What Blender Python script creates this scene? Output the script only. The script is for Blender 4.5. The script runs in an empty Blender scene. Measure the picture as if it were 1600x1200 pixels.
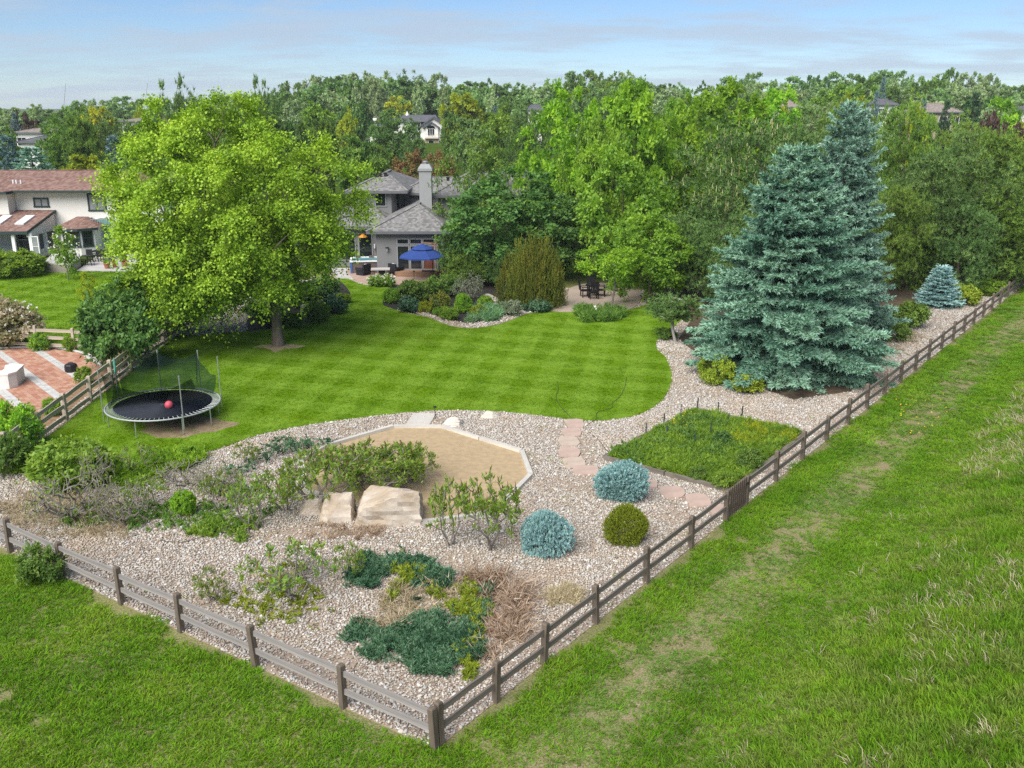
import bpy, bmesh, math, random
import numpy as np
from mathutils import Vector, Matrix
from mathutils.geometry import tessellate_polygon

# ------------------------------------------------------------------ camera, sky, sun, exposure
CAM_H = 12.0
FPX = 1460.0                      # focal length in pixels of a 1600 wide picture
PITCH = math.radians(16.6)
scene = bpy.context.scene
COL = scene.collection
cam_d = bpy.data.cameras.new('camera')
cam_d.sensor_width = 36.0
cam_d.lens = 36.0 * FPX / 1600.0
cam_d.clip_start = 0.3
cam_d.clip_end = 4000.0
cam = bpy.data.objects.new('camera', cam_d)
COL.objects.link(cam)
cam.location = (0, 0, CAM_H)
cam.rotation_euler = (math.radians(90) - PITCH, 0, 0)
scene.camera = cam

SUN_EL, SUN_AZ = math.radians(47), math.radians(212)     # azimuth measured clockwise from +Y
world = bpy.data.worlds.new('World')
scene.world = world
world.use_nodes = True
sun_d = bpy.data.lights.new('sun', 'SUN')
sun_d.energy = 2.4
sun_d.angle = math.radians(60)
sun_d.color = (1.0, 0.955, 0.88)
sun = bpy.data.objects.new('sun', sun_d)
COL.objects.link(sun)
sun.rotation_euler = (math.pi / 2 - SUN_EL, 0, -SUN_AZ + math.pi)
# direction check: the lamp shines along its local -Z
sdir = Vector((math.sin(SUN_AZ) * math.cos(SUN_EL), math.cos(SUN_AZ) * math.cos(SUN_EL), math.sin(SUN_EL)))
sun.rotation_euler = sdir.to_track_quat('Z', 'Y').to_euler()
sun.location = (0, 0, 60)

scene.view_settings.view_transform = 'Standard'
scene.view_settings.look = 'None'
scene.view_settings.gamma = 1.0
scene.view_settings.use_curve_mapping = False
scene.view_settings.exposure = 1.45
cy = scene.cycles
cy.max_bounces = 6
cy.diffuse_bounces = 4
cy.glossy_bounces = 2
cy.transmission_bounces = 4
cy.transparent_max_bounces = 8
cy.volume_bounces = 0
cy.caustics_reflective = False
cy.caustics_refractive = False
cy.use_denoising = False


# ------------------------------------------------------------------ node helper
class NT:
    def __init__(self, tree):
        self.t = tree
        self.N = tree.nodes
        self.L = tree.links

    def n(self, typ, ins=None, **props):
        nd = self.N.new(typ)
        for k, v in props.items():
            setattr(nd, k, v)
        for k, v in (ins or {}).items():
            s = nd.inputs[k]
            if isinstance(v, bpy.types.NodeSocket):
                self.L.new(v, s)
            else:
                s.default_value = v
        return nd

    def math(self, op, a, b=0.0, c=None):
        i = {0: a, 1: b}
        if c is not None:
            i[2] = c
        return self.n('ShaderNodeMath', i, operation=op).outputs[0]

    def vmath(self, op, a, b=(0, 0, 0)):
        nd = self.n('ShaderNodeVectorMath', {0: a, 1: b}, operation=op)
        return nd.outputs['Value'] if op in ('DOT_PRODUCT', 'LENGTH', 'DISTANCE') else nd.outputs[0]

    def mix(self, f, a, b, blend='MIX'):
        nd = self.N.new('ShaderNodeMix')
        nd.data_type = 'RGBA'
        nd.blend_type = blend
        for s, v in ((nd.inputs[0], f), (nd.inputs[6], a), (nd.inputs[7], b)):
            if isinstance(v, bpy.types.NodeSocket):
                self.L.new(v, s)
            else:
                s.default_value = (*v, 1) if isinstance(v, tuple) and len(v) == 3 else v
        return nd.outputs[2]

    def ramp(self, f, stops, interp='LINEAR'):
        nd = self.N.new('ShaderNodeValToRGB')
        cr = nd.color_ramp
        cr.interpolation = interp
        while len(cr.elements) < len(stops):
            cr.elements.new(0.5)
        for e, (p, col) in zip(cr.elements, stops):
            e.position = p
            e.color = (*col, 1) if len(col) == 3 else col
        self.L.new(f, nd.inputs[0])
        return nd.outputs[0]

    def noise(self, vec, scale, detail=3.0, rough=0.55, out=0):
        return self.n('ShaderNodeTexNoise', {'Vector': vec, 'Scale': scale, 'Detail': detail, 'Roughness': rough}).outputs[out]

    def step(self, v, a, b):
        return self.n('ShaderNodeMapRange', {0: v, 1: a, 2: b, 3: 0.0, 4: 1.0}, interpolation_type='SMOOTHSTEP').outputs[0]


def new_mat(name):
    m = bpy.data.materials.new(name)
    m.use_nodes = True
    m.node_tree.nodes.clear()
    return m, NT(m.node_tree)


def finish(m, nt, shader):
    o = nt.N.new('ShaderNodeOutputMaterial')
    nt.L.new(shader, o.inputs[0])
    return m


# sky: daylight sky with thin streaky cloud everywhere
w = NT(world.node_tree)
world.node_tree.nodes.clear()
tc = w.n('ShaderNodeTexCoord').outputs['Generated']
sky = w.n('ShaderNodeTexSky', sky_type='NISHITA', sun_disc=False, sun_elevation=SUN_EL, sun_rotation=SUN_AZ,
          altitude=1500.0, air_density=1.0, dust_density=0.6, ozone_density=1.5).outputs[0]
sp = w.n('ShaderNodeSeparateXYZ', {0: tc})
den = w.math('ADD', w.math('MAXIMUM', sp.outputs[2], 0.0), 0.11)
cv = w.n('ShaderNodeCombineXYZ', {0: w.math('MULTIPLY', w.math('DIVIDE', sp.outputs[0], den), 0.55),
                                  1: w.math('MULTIPLY', w.math('DIVIDE', sp.outputs[1], den), 0.9), 2: 3.1}).outputs[0]
n1 = w.noise(cv, 1.3, 7.0, 0.62)
n2 = w.noise(cv, 3.4, 5.0, 0.6)
cl = w.step(w.math('ADD', w.math('MULTIPLY', n1, 0.7), w.math('MULTIPLY', n2, 0.3)), 0.42, 0.60)
cloud_c = w.mix(n2, (2.55, 3.1, 3.85), (3.1, 3.65, 4.3))
skyc = w.mix(w.math('MULTIPLY', cl, 0.75), w.mix(1.0, sky, (0.48, 0.57, 0.70), 'MULTIPLY'), cloud_c)
bg = w.n('ShaderNodeBackground', {0: skyc, 1: 0.066}).outputs[0]
wo = w.N.new('ShaderNodeOutputWorld')
w.L.new(bg, wo.inputs[0])

# ------------------------------------------------------------------ picture geometry -> ground
CP, SP = math.cos(PITCH), math.sin(PITCH)


def G(px, py, z=0.0):
    """ground point seen at a spot of the (1600 x 1200) photograph"""
    k = (600 - py) / FPX
    Y = (z - CAM_H) * (CP + k * SP) / (k * CP - SP)
    d = Y * CP + (CAM_H - z) * SP
    return ((px - 800) / FPX * d, Y)


def ZA(py, Y):
    """height of a point at distance Y that shows at row py"""
    k = (600 - py) / FPX
    return CAM_H + Y * (k * CP - SP) / (CP + k * SP)


def XA(px, Y, z=0.0):
    return (px - 800) / FPX * (Y * CP + (CAM_H - z) * SP)


def PXM(Y, z=0.0):
    return FPX / (Y * CP + (CAM_H - z) * SP)


def smooth(a, b, x):
    t = np.clip((np.asarray(x, float) - a) / (b - a), 0, 1)
    return t * t * (3 - 2 * t)


CORNER = np.array(G(680, 1172))
FAR_R = np.array(G(1600, 445))
UR = (FAR_R - CORNER) / np.linalg.norm(FAR_R - CORNER)      # along the right-hand fence
NR = np.array([UR[1], -UR[0]])                              # away from the yard
LEFT0 = np.array(G(17, 863))
UL = (LEFT0 - CORNER) / np.linalg.norm(LEFT0 - CORNER)


def vnoise(x, y, scale, seed=0):
    x = np.asarray(x, float) / scale
    y = np.asarray(y, float) / scale
    xi, yi = np.floor(x).astype(np.int64), np.floor(y).astype(np.int64)
    fx, fy = x - xi, y - yi
    fx, fy = fx * fx * (3 - 2 * fx), fy * fy * (3 - 2 * fy)

    def h(a, b):
        v = np.sin(a * 127.1 + b * 311.7 + seed * 74.7) * 43758.5453
        return v - np.floor(v)
    return (h(xi, yi) * (1 - fx) + h(xi + 1, yi) * fx) * (1 - fy) + (h(xi, yi + 1) * (1 - fx) + h(xi + 1, yi + 1) * fx) * fy


def HZ(x, y):
    """terrain height: flat yard, a low grassy bank beside the path, rising land far behind"""
    x = np.asarray(x, float)
    y = np.asarray(y, float)
    s = (x - CORNER[0]) * NR[0] + (y - CORNER[1]) * NR[1]
    al = (x - CORNER[0]) * UR[0] + (y - CORNER[1]) * UR[1]
    bank = 2.3 * smooth(3.6, 11.0, s) * smooth(60, 40, al) + 0.12 * smooth(3.6, 5, s) * smooth(60, 40, al) * (vnoise(x, y, 1.7, 3) - 0.3)
    hill = 7.0 * smooth(150, 330, y) * (0.35 + 0.65 * smooth(-130, -10, x)) + 1.0 * smooth(120, 230, y)
    return bank + hill


def inpoly(x, y, poly):
    x = np.asarray(x)
    y = np.asarray(y)
    c = np.zeros(x.shape, bool)
    n = len(poly)
    for i in range(n):
        x0, y0 = poly[i]
        x1, y1 = poly[(i + 1) % n]
        if y0 == y1:
            continue
        c ^= ((y0 > y) != (y1 > y)) & (x < (x1 - x0) * (y - y0) / (y1 - y0) + x0)
    return c


# ------------------------------------------------------------------ mesh builder
def unit(v):
    return v / np.maximum(np.linalg.norm(v, axis=-1, keepdims=True), 1e-9)


class MB:
    def __init__(self):
        self.V, self.F, self.T, self.n = [], [], [], 0

    def add(self, V, F, tint=None):
        V = np.asarray(V, float).reshape(-1, 3)
        F = np.asarray(F, int)
        self.V.append(V)
        self.F.append(F + self.n)
        if tint is None:
            tint = 0.5
        self.T.append(np.broadcast_to(np.asarray(tint, float), (len(V),)))
        self.n += len(V)
        return self

    def addp(self, V, polys, tint=None):
        V = np.asarray(V, float).reshape(-1, 3)
        base = self.n
        self.V.append(V)
        self.T.append(np.full(len(V), 0.5 if tint is None else tint))
        self.n += len(V)
        for p in polys:
            self.F.append(np.asarray([p], int) + base)
        return self

    def box(self, c, s, rz=0.0, tint=None):
        x, y, z = [v / 2 for v in s]
        V = np.array([[-x, -y, -z], [x, -y, -z], [x, y, -z], [-x, y, -z], [-x, -y, z], [x, -y, z], [x, y, z], [-x, y, z]])
        if rz:
            a, b = math.cos(rz), math.sin(rz)
            V = V @ np.array([[a, b, 0], [-b, a, 0], [0, 0, 1]])
        return self.add(V + np.asarray(c, float), [[0, 3, 2, 1], [4, 5, 6, 7], [0, 1, 5, 4], [1, 2, 6, 5], [2, 3, 7, 6], [3, 0, 4, 7]], tint)

    def bar(self, p0, p1, wd, ht, up=(0, 0, 1), tint=None):
        p0, p1 = np.asarray(p0, float), np.asarray(p1, float)
        d = unit(p1 - p0)
        up = np.asarray(up, float)
        if abs(d @ up) > 0.98:
            up = np.array([0, 1.0, 0])
        s = unit(np.cross(d, up))
        u = np.cross(s, d)
        V = [p + s * a * wd / 2 + u * b * ht / 2 for p in (p0, p1) for a, b in ((-1, -1), (1, -1), (1, 1), (-1, 1))]
        return self.add(V, [[0, 1, 2, 3], [7, 6, 5, 4], [0, 4, 5, 1], [1, 5, 6, 2], [2, 6, 7, 3], [3, 7, 4, 0]], tint)

    def tube(self, pts, r, sides=6, closed=False, caps=True, tint=None):
        P = np.asarray(pts, float)
        n = len(P)
        R = np.broadcast_to(np.asarray(r, float), (n,))
        if closed:
            D = unit(np.roll(P, -1, 0) - np.roll(P, 1, 0))
        else:
            D = unit(np.gradient(P, axis=0))
        ref = np.array([0, 0, 1.0]) if abs(np.mean(np.abs(D[:, 2]))) < 0.9 else np.array([1.0, 0, 0])
        A = unit(np.cross(D, ref))
        B = np.cross(D, A)
        th = np.arange(sides) / sides * 2 * np.pi
        V = P[:, None] + R[:, None, None] * (A[:, None] * np.cos(th)[None, :, None] + B[:, None] * np.sin(th)[None, :, None])
        F = []
        m = n if closed else n - 1
        for i in range(m):
            j = (i + 1) % n
            for k in range(sides):
                l = (k + 1) % sides
                F.append([i * sides + k, i * sides + l, j * sides + l, j * sides + k])
        self.add(V.reshape(-1, 3), F, tint)
        if caps and not closed:
            b = self.n - n * sides
            self.F.append(np.array([list(range(sides))[::-1]]) + b)
            self.F.append(np.array([list(range(sides))]) + b + (n - 1) * sides)
        return self

    def lathe(self, c, prof, sides=24, tint=None, a0=0.0, sx=1.0, sy=1.0):
        th = a0 + np.arange(sides) / sides * 2 * np.pi
        V = [[c[0] + r * math.cos(t) * sx, c[1] + r * math.sin(t) * sy, c[2] + z] for r, z in prof for t in th]
        F = []
        for i in range(len(prof) - 1):
            for k in range(sides):
                l = (k + 1) % sides
                F.append([i * sides + k, i * sides + l, (i + 1) * sides + l, (i + 1) * sides + k])
        self.add(V, F, tint)
        b = self.n - len(prof) * sides
        if prof[0][0] > 1e-6:
            self.F.append(np.array([list(range(sides))[::-1]]) + b)
        if prof[-1][0] > 1e-6:
            self.F.append(np.array([list(range(sides))]) + b + (len(prof) - 1) * sides)
        return self

    def prism(self, poly, z0, z1, tint=None):
        n = len(poly)
        a = sum(poly[i][0] * poly[(i + 1) % n][1] - poly[(i + 1) % n][0] * poly[i][1] for i in range(n))
        if a < 0:
            poly = list(poly)[::-1]
        V = [[x, y, z0] for x, y in poly] + [[x, y, z1] for x, y in poly]
        tri = tessellate_polygon([[Vector((x, y, 0)) for x, y in poly]])
        base = self.n
        self.V.append(np.array(V, float))
        self.T.append(np.full(2 * n, 0.5 if tint is None else tint))
        self.n += 2 * n
        self.F.append(np.array([[i, (i + 1) % n, n + (i + 1) % n, n + i] for i in range(n)]) + base)
        tf = []
        for t in tri:
            p = [poly[i] for i in t]
            cr = (p[1][0] - p[0][0]) * (p[2][1] - p[0][1]) - (p[1][1] - p[0][1]) * (p[2][0] - p[0][0])
            tf.append(list(t) if cr > 0 else list(t)[::-1])
        tf = np.array(tf)
        self.F.append(tf + n + base)
        self.F.append(tf[:, ::-1] + base)
        return self

    def mesh(self, name, mat=None, smooth=False):
        me = bpy.data.meshes.new(name)
        V = np.concatenate(self.V) if self.V else np.zeros((0, 3))
        lt = np.concatenate([np.full(len(f), f.shape[1]) for f in self.F]) if self.F else np.zeros(0, int)
        li = np.concatenate([f.ravel() for f in self.F]) if self.F else np.zeros(0, int)
        me.vertices.add(len(V))
        me.vertices.foreach_set('co', V.astype(np.float32).ravel())
        me.loops.add(len(li))
        me.loops.foreach_set('vertex_index', li.astype(np.int32))
        me.polygons.add(len(lt))
        me.polygons.foreach_set('loop_start', np.concatenate([[0], np.cumsum(lt)[:-1]]).astype(np.int32))
        me.polygons.foreach_set('use_smooth', np.full(len(lt), bool(smooth)))
        at = me.attributes.new('tint', 'FLOAT', 'POINT')
        at.data.foreach_set('value', np.concatenate(self.T).astype(np.float32))
        if mat:
            me.materials.append(mat)
        me.update(calc_edges=True)
        me.validate()
        return me

    def build(self, name, mat, parent=None, smooth=False, loc=None):
        return link(bpy.data.objects.new(name, self.mesh(name, mat, smooth)), parent, loc)


def link(o, parent=None, loc=None):
    COL.objects.link(o)
    if parent is not None:
        o.parent = parent
    if loc is not None:
        o.location = loc
    return o


def tag(o, label=None, cat=None, group=None, kind=None):
    if label:
        o['label'] = label
    if cat:
        o['category'] = cat
    if group:
        o['group'] = group
    if kind:
        o['kind'] = kind
    return o


def thing(name, label, cat, loc=(0, 0, 0), rz=0.0, group=None):
    o = link(bpy.data.objects.new(name, None), None, loc)
    o.empty_display_size = 0.3
    o.rotation_euler = (0, 0, rz)
    return tag(o, label, cat, group)


def inst(name, me, parent, loc=None, rz=None, scale=None, mat=None):
    o = link(bpy.data.objects.new(name, me), parent, loc)
    if rz is not None:
        o.rotation_euler = (0, 0, rz) if not isinstance(rz, tuple) else rz
    if scale is not None:
        o.scale = scale if isinstance(scale, tuple) else (scale,) * 3
    if mat is not None:
        o.material_slots[0].link = 'OBJECT'
        o.material_slots[0].material = mat
    return o


# ------------------------------------------------------------------ materials
LEAF_GAIN = 1.3


def leaf_mat(name, c0, c1, c2, trans=0.35, var=0.22):
    m, nt = new_mat(name)
    c0, c1, c2 = (tuple(min(0.8, x * LEAF_GAIN) for x in c) for c in (c0, c1, c2))
    trans = trans * 1.2
    t = nt.n('ShaderNodeAttribute', attribute_name='tint').outputs['Fac']
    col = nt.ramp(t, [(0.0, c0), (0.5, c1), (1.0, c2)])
    rnd = nt.n('ShaderNodeObjectInfo').outputs['Random']
    col = nt.n('ShaderNodeHueSaturation', {'Hue': nt.math('ADD', 0.5, nt.math('MULTIPLY', nt.math('SUBTRACT', rnd, 0.5), 0.016)),
                                           'Saturation': 1.0, 'Value': nt.math('ADD', 1.0 - var / 2, nt.math('MULTIPLY', rnd, var)),
                                           'Fac': 1.0, 'Color': col}).outputs[0]
    d = nt.n('ShaderNodeBsdfDiffuse', {'Color': col}).outputs[0]
    if trans:
        tr = nt.n('ShaderNodeBsdfTranslucent', {'Color': nt.mix(1.0, col, (1.25, 1.2, 0.6), 'MULTIPLY')}).outputs[0]
        d = nt.n('ShaderNodeMixShader', {0: trans, 1: d, 2: tr}).outputs[0]
    gl = nt.n('ShaderNodeBsdfGlossy', {'Color': (0.8, 0.85, 0.9, 1), 'Roughness': 0.55}).outputs[0]
    d = nt.n('ShaderNodeMixShader', {0: 0.02, 1: d, 2: gl}).outputs[0]
    return finish(m, nt, d)


def plain(name, col, rough=0.7, metal=0.0, var=0.25, scale=3.0, bump=0.0, bscale=40.0, stretch=(1, 1, 1), col2=None, spec=0.3):
    """a surface with uneven colour and fine relief"""
    m, nt = new_mat(name)
    co = nt.n('ShaderNodeTexCoord').outputs['Object']
    v = nt.vmath('MULTIPLY', co, stretch)
    n = nt.noise(v, scale, 5.0, 0.6)
    c2 = col2 or tuple(c * (1 - var) for c in col)
    c = nt.mix(nt.step(n, 0.3, 0.7), c2, col)
    ins = {'Base Color': c, 'Roughness': rough, 'Metallic': metal, 'Specular IOR Level': spec}
    if bump:
        b = nt.n('ShaderNodeBump', {'Strength': bump, 'Distance': 0.02, 'Height': nt.noise(v, bscale, 4.0, 0.6)})
        ins['Normal'] = b.outputs[0]
    return finish(m, nt, nt.n('ShaderNodeBsdfPrincipled', ins).outputs[0])


M = {}
M['bark'] = plain('bark_brown', (0.13, 0.10, 0.075), 0.9, var=0.5, scale=6, bump=0.6, bscale=14, stretch=(1, 1, 0.25))
M['bark_maple'] = plain('bark_maple', (0.19, 0.155, 0.12), 0.9, var=0.45, scale=5, bump=0.7, bscale=12, stretch=(1, 1, 0.22))
M['bark_pale'] = plain('bark_pale', (0.42, 0.40, 0.36), 0.9, var=0.3, scale=4, bump=0.3, bscale=10)
M['stem_grey'] = plain('stem_grey', (0.24, 0.21, 0.185), 0.9, var=0.35, scale=9, bump=0.3)
M['maple'] = leaf_mat('maple_leaf', (0.126, 0.207, 0.014), (0.218, 0.343, 0.022), (0.320, 0.436, 0.034), 0.22, 0.0)
M['bright'] = leaf_mat('bright_leaf', (0.104, 0.221, 0.018), (0.192, 0.360, 0.021), (0.314, 0.480, 0.029), 0.42)
M['mid'] = leaf_mat('mid_leaf', (0.068, 0.138, 0.024), (0.117, 0.213, 0.036), (0.193, 0.296, 0.050), 0.38)
M['fresh'] = leaf_mat('fresh_leaf', (0.094, 0.181, 0.019), (0.163, 0.281, 0.025), (0.256, 0.375, 0.035), 0.4)
M['dark'] = leaf_mat('dark_leaf', (0.047, 0.106, 0.024), (0.081, 0.168, 0.037), (0.136, 0.239, 0.051), 0.3)
M['greyg'] = leaf_mat('hazed_grey_green_leaf', (0.156, 0.231, 0.100), (0.245, 0.331, 0.151), (0.342, 0.424, 0.208), 0.35)  # poplar grey green, lifted as well to carry distance haze in the colour
M['far'] = leaf_mat('far_leaf', (0.114, 0.207, 0.069), (0.180, 0.297, 0.099), (0.258, 0.387, 0.141), 0.35)  # paler and greyer leaf: distance haze put into its colour
M['golden'] = leaf_mat('golden_leaf', (0.238, 0.268, 0.011), (0.376, 0.392, 0.015), (0.495, 0.499, 0.033), 0.4)
M['lime'] = leaf_mat('lime_leaf', (0.172, 0.230, 0.011), (0.276, 0.333, 0.014), (0.380, 0.414, 0.023), 0.4)
M['plum'] = leaf_mat('plum_leaf', (0.055, 0.034, 0.030), (0.095, 0.060, 0.046), (0.135, 0.100, 0.070), 0.25)
M['crab'] = leaf_mat('crabapple_leaf', (0.216, 0.090, 0.060), (0.198, 0.156, 0.048), (0.228, 0.216, 0.060), 0.3)
M['blue'] = leaf_mat('blue_needle', (0.081, 0.182, 0.130), (0.149, 0.282, 0.205), (0.254, 0.410, 0.303), 0.1, 0.1)
M['bluegrey'] = leaf_mat('grey_blue_needle', (0.087, 0.165, 0.127), (0.163, 0.280, 0.217), (0.272, 0.419, 0.326), 0.1, 0.1)
M['bluepale'] = leaf_mat('pale_blue_needle', (0.115, 0.230, 0.235), (0.220, 0.375, 0.375), (0.380, 0.540, 0.530), 0.1, 0.1)
M['conifer'] = leaf_mat('dark_needle', (0.023, 0.052, 0.029), (0.044, 0.086, 0.044), (0.078, 0.130, 0.065), 0.1)
M['bluedark'] = leaf_mat('dull_blue_needle', (0.056, 0.112, 0.112), (0.100, 0.175, 0.175), (0.163, 0.250, 0.250), 0.1)
M['pine'] = leaf_mat('pine_needle', (0.067, 0.127, 0.019), (0.123, 0.214, 0.031), (0.193, 0.305, 0.051), 0.2, 0.18)
M['pinedark'] = leaf_mat('dark_pine_needle', (0.057, 0.111, 0.029), (0.103, 0.183, 0.047), (0.165, 0.257, 0.072), 0.2, 0.18)
M['candle'] = leaf_mat('pine_candle', (0.30, 0.29, 0.13), (0.38, 0.36, 0.17), (0.46, 0.43, 0.22), 0.1)
M['juniper'] = leaf_mat('juniper_needle', (0.016, 0.050, 0.022), (0.058, 0.135, 0.066), (0.135, 0.225, 0.130), 0.1, 0.1)
M['junipergold'] = leaf_mat('golden_juniper', (0.055, 0.085, 0.014), (0.120, 0.145, 0.020), (0.250, 0.220, 0.030), 0.15)
M['olive'] = leaf_mat('olive_shrub', (0.135, 0.190, 0.014), (0.210, 0.270, 0.020), (0.290, 0.340, 0.032), 0.25)
M['sumac'] = leaf_mat('sumac_leaf', (0.104, 0.178, 0.021), (0.173, 0.269, 0.030), (0.251, 0.337, 0.049), 0.4)
M['sumactip'] = leaf_mat('sumac_tip', (0.110, 0.050, 0.035), (0.150, 0.075, 0.045), (0.180, 0.110, 0.055), 0.2)
M['silver'] = leaf_mat('silvery_leaf', (0.130, 0.165, 0.100), (0.200, 0.235, 0.150), (0.280, 0.310, 0.220), 0.3)
M['iris'] = leaf_mat('iris_leaf', (0.095, 0.190, 0.085), (0.150, 0.270, 0.125), (0.215, 0.340, 0.170), 0.3)
M['straw'] = leaf_mat('straw', (0.25, 0.20, 0.13), (0.36, 0.30, 0.20), (0.48, 0.42, 0.30), 0.2)
M['deadbrown'] = leaf_mat('dead_twig', (0.172, 0.114, 0.075), (0.265, 0.186, 0.131), (0.368, 0.288, 0.225), 0.1)
M['petal'] = leaf_mat('white_petal', (0.60, 0.58, 0.52), (0.72, 0.70, 0.64), (0.80, 0.78, 0.74), 0.3)
M['blossom'] = leaf_mat('blossom_mix', (0.16, 0.17, 0.05), (0.30, 0.27, 0.17), (0.52, 0.45, 0.38), 0.3)
M['redflower'] = leaf_mat('red_flower', (0.25, 0.02, 0.03), (0.35, 0.03, 0.04), (0.42, 0.06, 0.07), 0.2)
M['purpleflower'] = leaf_mat('purple_flower', (0.10, 0.06, 0.20), (0.16, 0.10, 0.30), (0.22, 0.15, 0.38), 0.2)
M['yellowflower'] = leaf_mat('yellow_flower', (0.55, 0.40, 0.01), (0.65, 0.48, 0.02), (0.70, 0.55, 0.03), 0.2)
M['wood_post'] = plain('weathered_post', (0.185, 0.145, 0.110), 0.9, var=0.5, scale=5, bump=0.5, bscale=30, stretch=(1, 1, 0.15))
M['wood_rail'] = plain('weathered_rail', (0.33, 0.305, 0.285), 0.9, var=0.4, scale=4, bump=0.5, bscale=30, stretch=(0.12, 1, 1))
M['wood_rail_dark_shaded'] = plain('dark_shaded_rail', (0.215, 0.18, 0.15), 0.9, var=0.4, scale=4, bump=0.5, bscale=30, stretch=(0.12, 1, 1))  # darker copy of the rail wood; shade of the right-hand runs put into colour
M['wood_tan'] = plain('tan_fence_wood', (0.50, 0.42, 0.335), 0.9, var=0.35, scale=4, bump=0.4, bscale=30, stretch=(0.15, 1, 1))
M['timber'] = plain('pale_timber', (0.60, 0.57, 0.51), 0.85, var=0.25, scale=3, bump=0.4, bscale=25, stretch=(0.3, 1, 1))
M['timber_dark'] = plain('bed_timber', (0.22, 0.19, 0.155), 0.9, var=0.4, scale=3, bump=0.4, bscale=25, stretch=(0.3, 1, 1))
M['gate'] = plain('gate_wood', (0.145, 0.105, 0.082), 0.9, var=0.4, scale=4, bump=0.4, bscale=30, stretch=(1, 1, 0.15))
M['steel'] = plain('galvanised_steel', (0.48, 0.50, 0.51), 0.4, 0.7, var=0.2, scale=6)
M['white_steel'] = plain('white_ring', (0.40, 0.42, 0.42), 0.45, 0.2, var=0.15, scale=6)
M['matblack'] = plain('trampoline_mat', (0.030, 0.037, 0.052), 0.6, var=0.25, scale=2)
M['black'] = plain('black_plastic', (0.018, 0.018, 0.020), 0.5, var=0.3, scale=6)
M['darkmetal'] = plain('dark_metal', (0.035, 0.034, 0.034), 0.45, 0.4, var=0.3, scale=6)
M['pink'] = plain('pink_rubber', (0.55, 0.085, 0.12), 0.45, var=0.15, scale=6)
M['greenfoam'] = plain('green_sleeve', (0.10, 0.38, 0.27), 0.6, var=0.2, scale=9)
M['sandstone'] = plain('sandstone', (0.53, 0.47, 0.40), 0.9, col2=(0.38, 0.30, 0.215), scale=1.4, bump=0.8, bscale=9)
M['palerock'] = plain('pale_rock', (0.58, 0.54, 0.48), 0.9, col2=(0.52, 0.47, 0.40), scale=2.0, bump=0.6, bscale=12)
M['greyrock'] = plain('grey_rock', (0.42, 0.38, 0.34), 0.9, col2=(0.28, 0.25, 0.21), scale=2.0, bump=0.6, bscale=12)
M['flag'] = plain('pink_flagstone', (0.47, 0.345, 0.285), 0.9, col2=(0.40, 0.30, 0.245), scale=2.5, bump=0.3, bscale=20)
M['flagtan'] = plain('tan_flagstone', (0.48, 0.39, 0.315), 0.9, col2=(0.42, 0.33, 0.265), scale=2.5, bump=0.3, bscale=20)
M['soil'] = plain('bare_soil', (0.30, 0.22, 0.14), 0.95, var=0.35, scale=3, bump=0.5, bscale=30)
M['mulch'] = plain('dark_mulch', (0.040, 0.034, 0.031), 0.95, var=0.5, scale=12, bump=0.9, bscale=22)
M['sand'] = plain('pit_sand', (0.43, 0.32, 0.19), 0.95, var=0.2, scale=5, bump=0.3, bscale=30)
M['concrete'] = plain('concrete', (0.50, 0.48, 0.45), 0.9, var=0.2, scale=1.2, bump=0.2, bscale=20)
M['patiored'] = plain('reddish_patio', (0.44, 0.315, 0.245), 0.85, col2=(0.36, 0.25, 0.20), scale=3, bump=0.3, bscale=12)
M['brown_wood'] = plain('brown_step', (0.33, 0.20, 0.125), 0.8, var=0.3, scale=4, bump=0.3, stretch=(0.2, 1, 1))
M['greywall'] = plain('grey_house_paint', (0.215, 0.22, 0.225), 0.8, var=0.08, scale=1.0)
M['greytrim'] = plain('grey_trim', (0.30, 0.305, 0.31), 0.75, var=0.08, scale=2)
M['fascia'] = plain('grey_fascia', (0.13, 0.135, 0.145), 0.7, var=0.1, scale=2)
M['cream'] = plain('cream_siding', (0.76, 0.73, 0.64), 0.8, var=0.06, scale=0.7)
M['whitewall'] = plain('white_stucco', (0.78, 0.76, 0.71), 0.85, var=0.07, scale=0.7)
M['darkgreen'] = plain('dark_green_trim', (0.030, 0.055, 0.052), 0.6, var=0.2, scale=3)
M['whitetrim'] = plain('white_trim', (0.80, 0.80, 0.78), 0.6, var=0.05, scale=3)
M['tealglass'] = plain('teal_glass', (0.16, 0.37, 0.34), 0.12, var=0.25, scale=0.8, spec=0.6)
M['curtain'] = plain('pale_curtain_glass', (0.30, 0.32, 0.32), 0.15, var=0.3, scale=1.5, spec=0.6)
M['glass'] = plain('dark_window_glass', (0.020, 0.025, 0.028), 0.06, var=0.4, scale=0.7, spec=0.7)
M['interior'] = plain('porch_interior', (0.30, 0.285, 0.26), 0.9, var=0.2, scale=1)
M['redbrown'] = plain('red_brown_door', (0.19, 0.065, 0.040), 0.6, var=0.2, scale=2)
M['stonewall'] = plain('tan_stone_facing', (0.42, 0.33, 0.24), 0.9, col2=(0.30, 0.24, 0.18), scale=2.2, bump=0.6, bscale=4)
M['skylight'] = plain('skylight_glass', (0.72, 0.74, 0.76), 0.2, var=0.05, spec=0.6)
M['tubwood'] = plain('tub_cabinet', (0.155, 0.115, 0.095), 0.7, var=0.2, scale=4)
M['tubblue'] = plain('tub_corner', (0.06, 0.13, 0.32), 0.4, var=0.1)
M['water'] = plain('tub_water', (0.17, 0.42, 0.46), 0.05, var=0.35, scale=3, spec=0.6)
M['cover'] = plain('tub_cover_vinyl', (0.135, 0.095, 0.080), 0.6, var=0.2, scale=3)
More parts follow.
